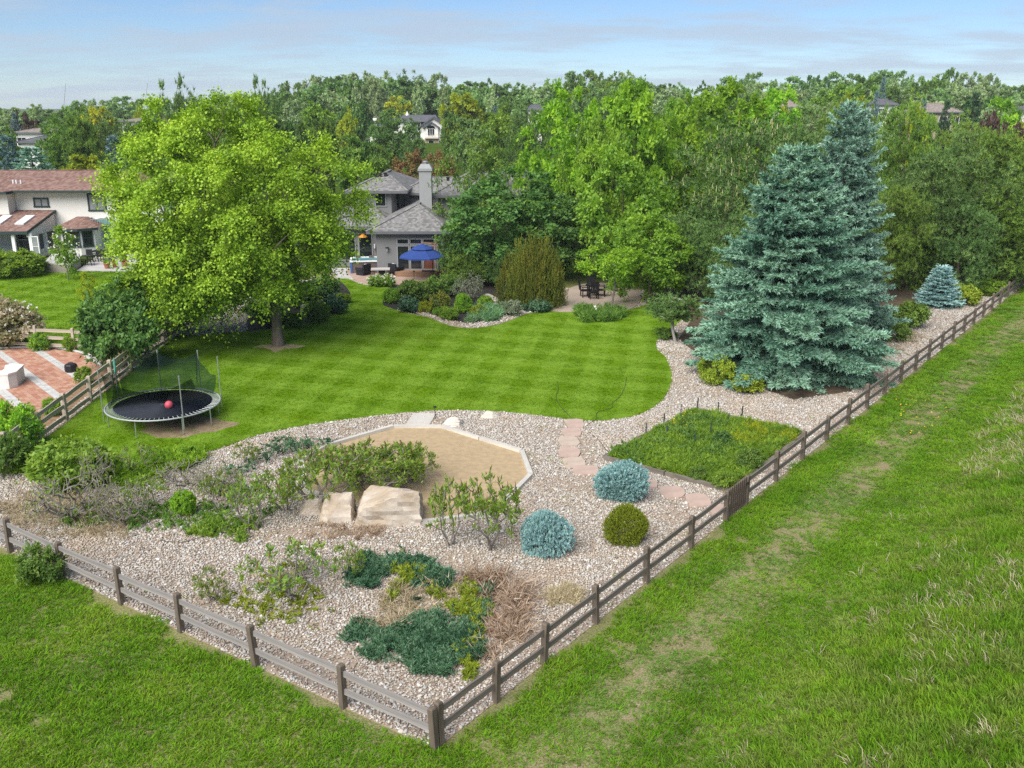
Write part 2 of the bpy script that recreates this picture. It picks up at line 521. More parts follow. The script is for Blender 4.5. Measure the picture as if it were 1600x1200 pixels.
M['wicker'] = plain('black_wicker', (0.022, 0.022, 0.026), 0.6, var=0.4, scale=25, bump=0.6, bscale=60)
M['navy'] = plain('navy_cushion', (0.030, 0.050, 0.130), 0.85, var=0.2, scale=5)
M['pillow'] = plain('grey_pillow', (0.55, 0.56, 0.60), 0.85, var=0.15, scale=5)
M['umbrella'] = plain('blue_canvas', (0.026, 0.062, 0.235), 0.8, var=0.12, scale=3)
M['umbwood'] = plain('umbrella_arm', (0.40, 0.22, 0.11), 0.6, var=0.2, scale=5)
M['orange'] = plain('orange_lamp_shade', (0.62, 0.25, 0.03), 0.6, var=0.15)
M['white'] = plain('white_stone', (0.74, 0.72, 0.68), 0.85, var=0.12, scale=2.5, bump=0.4, bscale=18)
M['terra'] = plain('terracotta', (0.40, 0.17, 0.09), 0.85, var=0.2, scale=5)
M['hose'] = plain('drip_hose', (0.075, 0.060, 0.048), 0.7, var=0.3, scale=9)
M['tinpost'] = plain('green_steel_stake', (0.055, 0.075, 0.070), 0.6, 0.2, var=0.3, scale=9)


def roof_mat(name, c0, c1, c2, course=0.16):
    m, nt = new_mat(name)
    geo = nt.n('ShaderNodeNewGeometry')
    pos = geo.outputs['Position']
    sx = nt.n('ShaderNodeSeparateXYZ', {0: pos})
    # courses follow the height on the slope, tabs follow the plan
    cz = nt.math('MULTIPLY', sx.outputs[2], 1.0 / (course * 0.42))
    row = nt.math('FLOOR', cz)
    nrm = nt.n('ShaderNodeSeparateXYZ', {0: geo.outputs['True Normal']})
    ew = nt.math('GREATER_THAN', nt.math('ABSOLUTE', nrm.outputs[0]), nt.math('ABSOLUTE', nrm.outputs[1]))
    al = nt.math('ADD', nt.math('MULTIPLY', sx.outputs[0], nt.math('SUBTRACT', 1.0, ew)), nt.math('MULTIPLY', sx.outputs[1], ew))
    tab = nt.math('FLOOR', nt.math('ADD', nt.math('MULTIPLY', al, 5.5), nt.math('MULTIPLY', row, 0.5)))
    wn = nt.n('ShaderNodeTexWhiteNoise', {'Vector': nt.n('ShaderNodeCombineXYZ', {0: tab, 1: row, 2: 1.0}).outputs[0]}).outputs[0]
    big = nt.noise(pos, 0.6, 4.0, 0.6)
    f = nt.math('ADD', nt.math('MULTIPLY', wn, 0.65), nt.math('MULTIPLY', big, 0.35))
    col = nt.ramp(f, [(0.15, c0), (0.5, c1), (0.85, c2)])
    fr = nt.math('FRACT', cz)
    bump = nt.n('ShaderNodeBump', {'Strength': 0.6, 'Distance': 0.02, 'Height': nt.math('ADD', fr, nt.math('MULTIPLY', wn, 0.4))}).outputs[0]
    return finish(m, nt, nt.n('ShaderNodeBsdfPrincipled', {'Base Color': col, 'Roughness': 0.9, 'Normal': bump, 'Specular IOR Level': 0.2}).outputs[0])


M['roof_grey'] = roof_mat('grey_shingle', (0.125, 0.12, 0.115), (0.19, 0.185, 0.18), (0.26, 0.25, 0.24))
M['roof_brown'] = roof_mat('brown_shingle', (0.15, 0.085, 0.065), (0.215, 0.13, 0.105), (0.28, 0.18, 0.15))
M['roof_slate'] = roof_mat('slate_shingle', (0.075, 0.075, 0.085), (0.105, 0.105, 0.12), (0.14, 0.14, 0.155))
M['roof_tan'] = roof_mat('tan_shingle', (0.17, 0.14, 0.12), (0.24, 0.20, 0.175), (0.30, 0.26, 0.23))


def siding(name, col, pitch, axis, depth=0.5):
    m, nt = new_mat(name)
    pos = nt.n('ShaderNodeNewGeometry').outputs['Position']
    s = nt.n('ShaderNodeSeparateXYZ', {0: pos})
    v = s.outputs[2] if axis == 'z' else nt.math('ADD', s.outputs[0], s.outputs[1])
    fr = nt.math('FRACT', nt.math('DIVIDE', v, pitch))
    groove = nt.step(nt.math('ABSOLUTE', nt.math('SUBTRACT', fr, 0.5)), 0.5, 0.40)
    n = nt.noise(pos, 0.9, 4.0, 0.6)
    c = nt.mix(n, tuple(x * 0.88 for x in col), col)
    b = nt.n('ShaderNodeBump', {'Strength': depth, 'Distance': 0.02, 'Height': groove}).outputs[0]
    return finish(m, nt, nt.n('ShaderNodeBsdfPrincipled', {'Base Color': c, 'Roughness': 0.8, 'Normal': b, 'Specular IOR Level': 0.25}).outputs[0])


M['greywall'] = siding('grey_board_siding', (0.225, 0.225, 0.225), 0.2, 'x', 0.12)
M['cream'] = siding('cream_lap_siding', (0.84, 0.82, 0.75), 0.22, 'z', 0.08)


# greens of the field and the lawn, as patterns over the land itself (shared by the soil sheet and the blades on it)
def field_colour(nt, pos):
    rel = nt.vmath('SUBTRACT', pos, (float(CORNER[0]), float(CORNER[1]), 0.0))
    s = nt.vmath('DOT_PRODUCT', rel, (float(NR[0]), float(NR[1]), 0.0))
    flat = nt.vmath('MULTIPLY', pos, (1, 1, 0))
    n1 = nt.noise(flat, 0.42, 4.0, 0.6)
    n2 = nt.noise(flat, 1.6, 3.0, 0.6)
    c = nt.ramp(n1, [(0.30, (0.090, 0.205, 0.014)), (0.50, (0.145, 0.285, 0.018)), (0.70, (0.215, 0.345, 0.030))])
    pathm = nt.math('MULTIPLY', nt.step(s, 1.0, 1.8), nt.step(s, 3.3, 2.4))
    c = nt.mix(nt.math('MULTIPLY', pathm, nt.math('MULTIPLY', nt.step(n2, 0.30, 0.65), 0.6)), c, (0.175, 0.270, 0.075))
    bank = nt.step(s, 3.6, 5.2)
    c = nt.mix(nt.math('MULTIPLY', bank, nt.math('MULTIPLY', nt.step(n2, 0.42, 0.66), 0.7)), c, (0.240, 0.290, 0.075))
    return c, s, n2, pathm


def lawn_colour(nt, pos):
    flat = nt.vmath('MULTIPLY', pos, (1, 1, 0))
    n1 = nt.noise(flat, 0.25, 4.0, 0.6)
    n2 = nt.noise(flat, 2.2, 3.0, 0.6)
    warp = nt.math('MULTIPLY', nt.math('SUBTRACT', n1, 0.5), 0.9)
    st = []
    for d, wv, ph in (((0.985, -0.17, 0), 0.98, 0.0), ((0.30, 0.95, 0), 1.15, 0.6)):
        v = nt.math('ADD', nt.vmath('DOT_PRODUCT', pos, d), warp)
        sn = nt.math('SINE', nt.math('ADD', nt.math('MULTIPLY', v, 2 * math.pi / (2 * wv)), ph))
        st.append(nt.step(sn, -0.35, 0.35))
    base = nt.ramp(n1, [(0.30, (0.068, 0.155, 0.004)), (0.52, (0.092, 0.190, 0.004)), (0.72, (0.122, 0.215, 0.005))])
    f = nt.math('MULTIPLY', nt.math('ADD', nt.math('MULTIPLY', st[0], 0.5), nt.math('MULTIPLY', st[1], 0.5)), nt.step(n2, 0.1, 0.55))
    return nt.mix(nt.math('MULTIPLY', f, 0.9), base, (0.195, 0.325, 0.036))


def ground_field():
    m, nt = new_mat('field_soil_and_thatch')
    pos = nt.n('ShaderNodeNewGeometry').outputs['Position']
    c, s, n2, pathm = field_colour(nt, pos)
    flat = nt.vmath('MULTIPLY', pos, (1, 1, 0))
    n3 = nt.noise(flat, 0.9, 5.0, 0.65)
    soil = nt.math('MAXIMUM', nt.step(n3, 0.60, 0.74), nt.math('MULTIPLY', pathm, nt.step(n3, 0.50, 0.66)))
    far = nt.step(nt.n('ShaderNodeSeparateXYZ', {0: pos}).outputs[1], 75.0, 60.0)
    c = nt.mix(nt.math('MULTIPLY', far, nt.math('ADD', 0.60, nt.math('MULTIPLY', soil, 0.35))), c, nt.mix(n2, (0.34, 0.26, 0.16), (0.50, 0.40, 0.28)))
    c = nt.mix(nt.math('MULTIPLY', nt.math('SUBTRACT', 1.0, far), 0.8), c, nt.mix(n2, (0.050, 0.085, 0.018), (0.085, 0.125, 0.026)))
    b = nt.n('ShaderNodeBump', {'Strength': 0.8, 'Distance': 0.05, 'Height': nt.noise(flat, 14.0, 4.0, 0.7)}).outputs[0]
    fine = nt.noise(flat, 22.0, 4.0, 0.7)
    c = nt.mix(1.0, c, nt.mix(nt.step(fine, 0.3, 0.7), (0.38, 0.38, 0.36), (0.98, 0.96, 0.92)), 'MULTIPLY')
    return finish(m, nt, nt.n('ShaderNodeBsdfPrincipled', {'Base Color': c, 'Roughness': 0.95, 'Normal': b, 'Specular IOR Level': 0.0}).outputs[0])


def ground_lawn():
    m, nt = new_mat('mown_lawn')
    pos = nt.n('ShaderNodeNewGeometry').outputs['Position']
    c = lawn_colour(nt, pos)
    flat = nt.vmath('MULTIPLY', pos, (1, 1, 0))
    c = nt.mix(0.35, c, nt.mix(nt.noise(flat, 30.0, 2.0, 0.6), (0.05, 0.10, 0.006), (0.22, 0.34, 0.03)))
    b = nt.n('ShaderNodeBump', {'Strength': 0.9, 'Distance': 0.03, 'Height': nt.noise(flat, 26.0, 4.0, 0.7)}).outputs[0]
    return finish(m, nt, nt.n('ShaderNodeBsdfPrincipled', {'Base Color': c, 'Roughness': 0.95, 'Normal': b, 'Specular IOR Level': 0.0}).outputs[0])


def blade_mat(name, fn, trans=0.35):
    m, nt = new_mat(name)
    oi = nt.n('ShaderNodeObjectInfo')
    c = fn(nt, oi.outputs['Location'])
    c = c[0] if isinstance(c, tuple) else c
    t = nt.n('ShaderNodeAttribute', attribute_name='tint').outputs['Fac']
    c = nt.n('ShaderNodeHueSaturation', {'Hue': nt.math('ADD', 0.492, nt.math('MULTIPLY', oi.outputs['Random'], 0.016)), 'Saturation': 1.0,
                                         'Value': nt.math('ADD', 0.75, nt.math('ADD', nt.math('MULTIPLY', t, 0.35), nt.math('MULTIPLY', oi.outputs['Random'], 0.25))),
                                         'Fac': 1.0, 'Color': c}).outputs[0]
    d = nt.n('ShaderNodeBsdfDiffuse', {'Color': c}).outputs[0]
    tr = nt.n('ShaderNodeBsdfTranslucent', {'Color': nt.mix(1.0, c, (1.2, 1.15, 0.6), 'MULTIPLY')}).outputs[0]
    return finish(m, nt, nt.n('ShaderNodeMixShader', {0: trans, 1: d, 2: tr}).outputs[0])


def stone_mat():
    m, nt = new_mat('river_stone')
    oi = nt.n('ShaderNodeObjectInfo')
    col = nt.ramp(oi.outputs['Random'], [(0.0, (0.17, 0.14, 0.115)), (0.14, (0.36, 0.28, 0.21)), (0.35, (0.44, 0.41, 0.355)), (0.55, (0.44, 0.395, 0.345)),
                                         (0.72, (0.55, 0.515, 0.455)), (0.88, (0.33, 0.325, 0.315)), (1.0, (0.66, 0.64, 0.60))])
    big = nt.noise(oi.outputs['Location'], 0.35, 3.0, 0.6)
    col = nt.mix(nt.math('MULTIPLY', nt.step(big, 0.50, 0.72), 0.5), col, (0.42, 0.32, 0.22))
    return finish(m, nt, nt.n('ShaderNodeBsdfPrincipled', {'Base Color': col, 'Roughness': 0.8, 'Specular IOR Level': 0.3}).outputs[0])


M['field'] = ground_field()
M['lawn'] = ground_lawn()
M['fieldblade'] = blade_mat('field_grass_blade', field_colour)
M['lawnblade'] = blade_mat('lawn_grass_blade', lawn_colour)
M['stone'] = stone_mat()
M['gravelbase'] = plain('gravel_fines', (0.40, 0.32, 0.25), 0.95, col2=(0.26, 0.20, 0.15), scale=9, bump=1.0, bscale=18)
# ------------------------------------------------------------------ the land
def spline(pts, closed=True, n=6):
    P = np.asarray(pts, float)
    out = []
    m = len(P)
    for i in range(m if closed else m - 1):
        p0, p1, p2, p3 = (P[(i + k) % m] if closed else P[min(max(i + k, 0), m - 1)] for k in (-1, 0, 1, 2))
        for t in np.arange(n) / n:
            out.append(0.5 * ((2 * p1) + (-p0 + p2) * t + (2 * p0 - 5 * p1 + 4 * p2 - p3) * t * t + (-p0 + 3 * p1 - 3 * p2 + p3) * t ** 3))
    if not closed:
        out.append(P[-1])
    return [tuple(p) for p in out]


def GP(px, sm=True, n=5):
    pts = [G(*p) for p in px]
    return spline(pts, True, n) if sm else pts


def axis_pts(lo, a, b, hi, n, m):
    return np.unique(np.concatenate([lo + (a - lo) * (1 - (1 - np.linspace(0, 1, m)) ** 2.5), np.linspace(a, b, n), b + (hi - b) * np.linspace(0, 1, m) ** 2.5]))


gx = axis_pts(-1500, -55, 60, 1500, 150, 22)
gy = axis_pts(-400, 4, 90, 2500, 120, 30)
XX, YY = np.meshgrid(gx, gy)
ZZ = HZ(XX, YY)
nx, ny = len(gx), len(gy)
ii = np.arange(nx * ny).reshape(ny, nx)
land = MB().add(np.stack([XX, YY, ZZ], -1).reshape(-1, 3), np.stack([ii[:-1, :-1], ii[:-1, 1:], ii[1:, 1:], ii[1:, :-1]], -1).reshape(-1, 4))
tag(land.build('ground', M['field'], smooth=True), 'green grass field and land reaching to the horizon', kind='structure')

LAWN = GP([(-30, 742), (60, 735), (160, 735), (250, 722), (330, 706), (400, 682), (470, 667), (560, 654), (640, 645), (700, 642), (780, 644), (850, 651), (905, 658), (955, 657), (1000, 648),
           (1030, 630), (1046, 607), (1049, 585), (1040, 560), (1026, 546), (1028, 532), (1052, 512), (1075, 485), (1040, 470), (985, 484), (940, 489), (860, 487), (822, 492), (800, 501),
           (770, 510), (735, 514), (702, 510), (672, 498), (640, 491), (606, 481), (598, 470), (612, 455), (622, 444), (600, 447), (570, 446), (547, 438), (533, 432), (527, 440), (545, 455),
           (546, 470), (535, 482), (510, 497), (470, 508), (420, 515), (370, 520), (310, 525), (272, 528), (215, 575), (150, 625), (80, 680), (10, 720)])
YARD = [tuple(CORNER), tuple(CORNER + UL * 30)] + [G(-260, 700), G(60, 680), G(280, 505), G(330, 470), G(520, 425), G(700, 445), G(1040, 455)] + \
       [G(1180, 470), G(1330, 440), G(1430, 440), G(1500, 445), tuple(CORNER + UR * 62), tuple(CORNER + UR * 3)]
SAND = GP([(615, 669), (690, 669), (815, 708), (829, 745), (770, 806), (640, 822), (480, 770), (470, 722), (508, 700)], False)
BED = GP([(944, 719), (1085, 643), (1258, 681), (1143, 771)], False)
LEFTSTONE = GP([(300, 522), (305, 505), (345, 500), (380, 505), (385, 519), (340, 525)])
MIDBED = GP([(598, 475), (603, 460), (620, 442), (700, 432), (800, 436), (880, 455), (880, 478), (850, 486), (822, 491), (800, 500), (770, 509), (735, 513), (702, 509), (672, 497), (640, 490), (606, 481)])
MIDSTONE = GP([(640, 478), (672, 492), (702, 502), (735, 506), (770, 500), (800, 486), (840, 470), (880, 470), (850, 487), (822, 492), (800, 501), (770, 510), (735, 514), (702, 510), (672, 498), (648, 490)])
LEFTBED = GP([(526, 438), (546, 456), (546, 471), (534, 483), (510, 498), (470, 509), (420, 516), (385, 518), (395, 490), (440, 455), (490, 438)])
HOUSEPATIO = GP([(552, 437), (572, 444), (600, 446), (640, 447), (690, 443), (735, 432), (742, 420), (640, 416), (548, 420)])
TUBPAD = GP([(518, 420), (527, 436), (556, 437), (560, 420)], False)
ROUNDPATIO = GP([(858, 486), (870, 466), (893, 450), (930, 443), (968, 447), (1000, 460), (995, 478), (965, 489), (910, 489)])
DARKBED = [G(1040, 470), G(1080, 500), G(1060, 530), G(1095, 560), G(1170, 600), G(1240, 625), G(1330, 612), G(1360, 565), G(1382, 538), G(1405, 512), G(1432, 488), G(1480, 468), G(1560, 450), G(1500, 425), G(1300, 420), G(1100, 430), G(1000, 440)]


def sheet(name, poly, z0, z1, m, label, kind='structure'):
    return tag(MB().prism(poly, z0, z1).build(name, m), label, kind=kind)


sheet('gravel_ground', YARD, -0.10, 0.012, M['gravelbase'], 'sandy fines under the river rock of the yard')
sheet('lawn', LAWN, -0.05, 0.052, M['lawn'], 'striped mown green lawn in the middle of the yard')
sheet('sand_surface', SAND, 0.0, 0.030, M['sand'], 'tan sand inside the timber edged play pit')
sheet('garden_soil', BED, 0.0, 0.045, M['soil'], 'soil of the overgrown garden plot')
sheet('mulch_ground', MIDBED, 0.0, 0.058, M['mulch'], 'dark mulch of the shrub bed beside the lawn')
sheet('mulch_ground', LEFTBED, 0.0, 0.056, M['mulch'], 'dark mulch of the planting under the big tree')
sheet('tree_litter_ground', DARKBED, 0.0, 0.018, plain('needle_litter', (0.115, 0.082, 0.052), 0.95, var=0.5, scale=3, bump=0.8, bscale=16), 'brown needle litter under the conifers')
sheet('stone_band_ground', MIDSTONE, 0.0, 0.066, M['gravelbase'], 'pale stone band along the shrub bed')
sheet('house_patio', HOUSEPATIO, 0.0, 0.085, M['patiored'], 'reddish stone patio behind the grey house')
sheet('concrete_pad', TUBPAD, 0.0, 0.079, M['concrete'], 'pale concrete pad beside the hot tub')


def patio_mat():
    m, nt = new_mat('round_patio_pavers')
    pos = nt.n('ShaderNodeNewGeometry').outputs['Position']
    br = nt.n('ShaderNodeTexBrick', {'Vector': pos, 'Scale': 1.7, 'Color1': (0.33, 0.265, 0.215, 1), 'Color2': (0.41, 0.335, 0.275, 1), 'Mortar': (0.24, 0.19, 0.15, 1), 'Mortar Size': 0.012})
    n = nt.noise(pos, 0.7, 4.0, 0.6)
    c = nt.mix(nt.math('MULTIPLY', n, 0.6), br.outputs[0], (0.43, 0.345, 0.28))
    return finish(m, nt, nt.n('ShaderNodeBsdfPrincipled', {'Base Color': c, 'Roughness': 0.9, 'Specular IOR Level': 0.2}).outputs[0])


sheet('round_patio', ROUNDPATIO, 0.0, 0.062, patio_mat(), 'round tan paved patio among the trees')
# the neighbour's mown lawn and patio
NLAWN = GP([(-120, 640), (-120, 430), (0, 426), (70, 424), (135, 424), (200, 424), (330, 430), (330, 470), (262, 508), (238, 528), (150, 560), (110, 552), (30, 545)])
sheet('neighbour_lawn', NLAWN, -0.02, 0.020, M['lawn'], 'smooth green lawn behind the white house')
NPATIO = GP([(120, 424), (135, 414), (150, 402), (215, 398), (235, 420), (200, 425)], False)
sheet('neighbour_patio', NPATIO, 0.0, 0.075, M['concrete'], 'pale concrete patio behind the white house')
NBED = GP([(-60, 560), (-60, 540), (60, 535), (140, 548), (178, 575), (235, 530), (250, 540), (140, 640), (60, 690), (-60, 700)], False)
sheet('neighbour_soil', NBED, 0.0, 0.026, plain('wood_chips', (0.30, 0.19, 0.11), 0.95, var=0.45, scale=6, bump=0.8, bscale=20), 'brown wood chips along the fence')
WORN = [(-12.75 + 1.75 * math.cos(a) * (1 + 0.14 * math.sin(3 * a + 1) + 0.08 * math.sin(7 * a)), 34.35 + 1.25 * math.sin(a) * (1 + 0.12 * math.cos(4 * a) + 0.07 * math.sin(9 * a))) for a in np.linspace(0, 2 * math.pi, 41)[:-1]]
sheet('worn_ground', WORN, 0.0, 0.057, M['soil'], 'bare worn soil under the trampoline')
TREEROOT = [(-12.15 + r * math.cos(a), 47.0 + 0.8 * r * math.sin(a)) for a, r in zip(np.linspace(0, 2 * math.pi, 14)[:-1], [1.5, 0.8, 0.6, 0.8, 0.7, 0.6, 0.9, 1.3, 0.8, 0.9, 1.7, 0.9, 1.2])]
sheet('bare_soil_ground', TREEROOT, 0.0, 0.056, plain('dry_thatch', (0.42, 0.33, 0.19), 0.95, var=0.3, scale=4, bump=0.5), 'dry patch round the trunk of the big tree')


# ------------------------------------------------------------------ scattered small stuff (one object each)
def scatter(name, pts, protos, rot, scl, label, cat=None, pick=None, seed=0):
    """pts (n,3); protos: meshes; rot (n,3); scl (n,3); one object whose points carry copies of the small meshes"""
    n = len(pts)
    me = bpy.data.meshes.new(name)
    me.vertices.add(n)
    me.vertices.foreach_set('co', np.asarray(pts, np.float32).ravel())
    for an, arr in (('rot', rot), ('scl', scl)):
        a = me.attributes.new(an, 'FLOAT_VECTOR', 'POINT')
        a.data.foreach_set('vector', np.asarray(arr, np.float32).ravel())
    pk = np.random.default_rng(seed).integers(0, len(protos), n) if pick is None else pick
    a = me.attributes.new('pick', 'INT', 'POINT')
    a.data.foreach_set('value', pk.astype(np.int32))
    o = link(bpy.data.objects.new(name, me))
    ng = bpy.data.node_groups.new(name + '_scatter', 'GeometryNodeTree')
    ng.interface.new_socket('Geometry', in_out='INPUT', socket_type='NodeSocketGeometry')
    ng.interface.new_socket('Geometry', in_out='OUTPUT', socket_type='NodeSocketGeometry')
    N, L = ng.nodes, ng.links
    gi, go = N.new('NodeGroupInput'), N.new('NodeGroupOutput')
    join = N.new('GeometryNodeJoinGeometry')

    def named(an, typ):
        nd = N.new('GeometryNodeInputNamedAttribute')
        nd.data_type = typ
        nd.inputs['Name'].default_value = an
        return nd.outputs[0]
    ra, sa, pa = named('rot', 'FLOAT_VECTOR'), named('scl', 'FLOAT_VECTOR'), named('pick', 'INT')
    for k, pm in enumerate(protos):
        po = bpy.data.objects.new(name + '_piece', pm)
        oi = N.new('GeometryNodeObjectInfo')
        oi.inputs['Object'].default_value = po
        oi.inputs['As Instance'].default_value = True
        ip = N.new('GeometryNodeInstanceOnPoints')
        cmp_ = N.new('FunctionNodeCompare')
        cmp_.data_type = 'INT'
        cmp_.operation = 'EQUAL'
        si = [s for s in cmp_.inputs if s.type == 'INT']
        L.new(pa, si[0])
        si[1].default_value = k
        L.new(gi.outputs[0], ip.inputs['Points'])
        L.new(cmp_.outputs[0], ip.inputs['Selection'])
        L.new(oi.outputs['Geometry'], ip.inputs['Instance'])
        L.new(ra, ip.inputs['Rotation'])
        L.new(sa, ip.inputs['Scale'])
        L.new(ip.outputs[0], join.inputs[0])
    L.new(join.outputs[0], go.inputs[0])
    md = o.modifiers.new('scatter', 'NODES')
    md.node_group = ng
    return tag(o, label, cat, kind='stuff')


def jitter_grid(x0, x1, y0, y1, step, seed):
    r = np.random.default_rng(seed)
    X, Y = np.meshgrid(np.arange(x0, x1, step), np.arange(y0, y1, step))
    X = X.ravel() + r.uniform(-0.5, 0.5, X.size) * step
    Y = Y.ravel() + r.uniform(-0.5, 0.5, Y.size) * step
    return X, Y


def frame_mask(x, y, mx=90, my=60, z=0.0):
    """the part of the land the picture (and a step to the side of it) can see"""
    d = y * CP + (CAM_H - z) * SP
    px = 800 + FPX * x / d
    py = 600 - FPX * (y * SP + (z - CAM_H) * CP) / d
    return (px > -mx) & (px < 1600 + mx) & (py < 1200 + my) & (y > 2)


def stone_proto(seed):
    r = np.random.default_rng(seed)
    bm = bmesh.new()
    bmesh.ops.create_icosphere(bm, subdivisions=1, radius=1.0)
    for v in bm.verts:
        v.co *= r.uniform(0.78, 1.15)
    me = bpy.data.meshes.new('pebble')
    bm.to_mesh(me)
    bm.free()
    me.polygons.foreach_set('use_smooth', [True] * len(me.polygons))
    me.materials.append(M['stone'])
    return me


def blade_proto(seed, nb, rad, h, wd, lean, mat, name='tuft'):
    r = np.random.default_rng(seed)
    b = MB()
    th = r.uniform(0, 2 * np.pi, nb)
    rr = rad * np.sqrt(r.uniform(0, 1, nb))
    base = np.stack([rr * np.cos(th), rr * np.sin(th), np.zeros(nb)], -1)
    dirn = unit(np.stack([np.cos(th) * lean, np.sin(th) * lean, np.ones(nb)], -1) + r.normal(0, 0.28, (nb, 3)))
    L = h * r.uniform(0.6, 1.15, nb)
    side = unit(np.cross(dirn, r.normal(0, 1, (nb, 3)))) * wd
    mid = base + dirn * (L * 0.6)[:, None]
    tip = mid + unit(dirn + np.stack([np.cos(th) * lean, np.sin(th) * lean, -0.5 * np.ones(nb) * lean], -1)) * (L * 0.45)[:, None]
    V = np.stack([base - side, base + side, mid + side * 0.8, mid - side * 0.8, tip], 1).reshape(-1, 3)
    i = np.arange(nb)[:, None] * 5
    t = np.repeat(r.uniform(0, 1, nb), 5)
    b.add(V, i + np.array([[0, 1, 2, 3]]), t)
    b.F.append(i + np.array([[3, 2, 4]]))
    return b.mesh(name, mat)


# river rock
rs = np.random.default_rng(5)
sx, sy = jitter_grid(-22, 36, 13, 66, 0.057, 1)
keep = inpoly(sx, sy, YARD) & ~inpoly(sx, sy, LAWN) & ~inpoly(sx, sy, SAND) & ~inpoly(sx, sy, BED) & ~inpoly(sx, sy, HOUSEPATIO) & ~inpoly(sx, sy, ROUNDPATIO) \
    & ~inpoly(sx, sy, MIDBED) & ~inpoly(sx, sy, LEFTBED) & ~inpoly(sx, sy, DARKBED) & frame_mask(sx, sy) & (sy < 66)
keep &= (rs.uniform(0, 1, sx.size) < np.where(sy < 38, 1.0, np.where(sy < 50, 0.7, 0.5))) & (rs.uniform(0, 1, sx.size) > 0.5 * smooth(0.66, 0.82, vnoise(sx, sy, 1.3, 8)))
sx, sy = sx[keep], sy[keep]
ex, ey = jitter_grid(-20, 8, 50, 62, 0.15, 2)
k2 = inpoly(ex, ey, MIDSTONE) | inpoly(ex, ey, LEFTSTONE)
n0 = len(sx)
px_, py_ = np.concatenate([sx, ex[k2]]), np.concatenate([sy, ey[k2]])
pz_ = np.concatenate([np.full(n0, 0.02), np.full(int(k2.sum()), 0.07)])
n_ = len(px_)
sc = rs.lognormal(0, 0.30, n_)[:, None] * np.array([0.031, 0.025, 0.017]) * rs.uniform(0.8, 1.2, (n_, 3))
sc[:n0] *= np.where(py_[:n0] > 44, 1.25, 1.0)[:, None]
sc[n0:] *= 1.9
scatter('gravel', np.stack([px_, py_, pz_ + sc[:, 2] * 0.5], -1), [stone_proto(i) for i in range(4)],
        np.stack([rs.normal(0, 0.35, n_), rs.normal(0, 0.35, n_), rs.uniform(0, 6.3, n_)], -1), np.clip(sc, 0.012, 0.11),
        'rounded tan, pink and grey river rock covering the yard')

wx_, wy_ = jitter_grid(-22, 30, 15, 50, 0.42, 71)
kw_ = inpoly(wx_, wy_, YARD) & ~inpoly(wx_, wy_, LAWN) & ~inpoly(wx_, wy_, SAND) & ~inpoly(wx_, wy_, BED) & ~inpoly(wx_, wy_, DARKBED) & (rs.uniform(0, 1, wx_.size) < 0.55 * smooth(0.5, 0.78, 0.5 * vnoise(wx_, wy_, 2.1, 72) + 0.5 * vnoise(wx_, wy_, 0.8, 73)))
wx_, wy_ = wx_[kw_], wy_[kw_]
n_ = len(wx_)
scatter('gravel_weeds', np.stack([wx_, wy_, np.full(n_, 0.02)], -1), [blade_proto(75 + i, 12, 0.09, 0.11, 0.008, 0.9, M['straw'] if i < 2 else M['olive'], 'weed_tuft') for i in range(3)],
        np.stack([np.zeros(n_), np.zeros(n_), rs.uniform(0, 6.3, n_)], -1), rs.uniform(0.5, 1.3, (n_, 1)) * np.ones((1, 3)), 'small dry and green weed tufts between the river rock')

# field grass on both sides of the fence
tx, ty = jitter_grid(-24, 48, 7.5, 70, 0.135, 11)
s_ = (tx - CORNER[0]) * NR[0] + (ty - CORNER[1]) * NR[1]
NL = np.array([UL[1], -UL[0]])
NL = NL if NL @ (np.array([0, 0]) - CORNER) > 0 else -NL
l_ = (tx - CORNER[0]) * NL[0] + (ty - CORNER[1]) * NL[1]
edge = 0.12 + 0.6 * (vnoise(tx, ty, 0.8, 5) - 0.4)
keep = ((s_ > edge) | (l_ > edge)) & frame_mask(tx, ty, 120, 90, HZ(tx, ty))
soiln = 0.45 * vnoise(tx, ty, 0.9, 21) + 0.55 * vnoise(tx, ty, 0.38, 22)
pathm = smooth(1.0, 1.8, s_) * smooth(3.3, 2.4, s_)
keep &= rs.uniform(0, 1, tx.size) > np.clip(smooth(0.78, 0.88, soiln) + pathm * smooth(0.46, 0.72, soiln), 0, 0.72)
keep &= rs.uniform(0, 1, tx.size) < np.where(ty < 32, 1.0, np.where(ty < 48, 0.65, 0.4))
tx, ty, s_, pathm, soiln = tx[keep], ty[keep], s_[keep], pathm[keep], soiln[keep]
n_ = len(tx)
hh = (0.45 + 0.4 * vnoise(tx, ty, 1.4, 31) + 0.55 * vnoise(tx, ty, 0.42, 33) ** 1.5) * (1 - 0.55 * pathm) * (1 + 1.7 * smooth(4.4, 7, s_) * (0.4 + vnoise(tx, ty, 1.1, 61))) * rs.uniform(0.75, 1.25, n_)
ww = rs.uniform(0.9, 1.4, n_) * np.where(ty < 32, 1.0, 1.35)
FIELD_T = [blade_proto(40 + i, 28, 0.11, 0.125, 0.009, 0.6, M['fieldblade'], 'grass_tuft') for i in range(4)]
scatter('field_grass', np.stack([tx, ty, HZ(tx, ty) - 0.005], -1), FIELD_T,
        np.stack([rs.normal(0, 0.15, n_), rs.normal(0, 0.15, n_), rs.uniform(0, 6.3, n_)], -1), np.stack([ww, ww, hh], -1),
        'rough green field grass outside the rail fence')
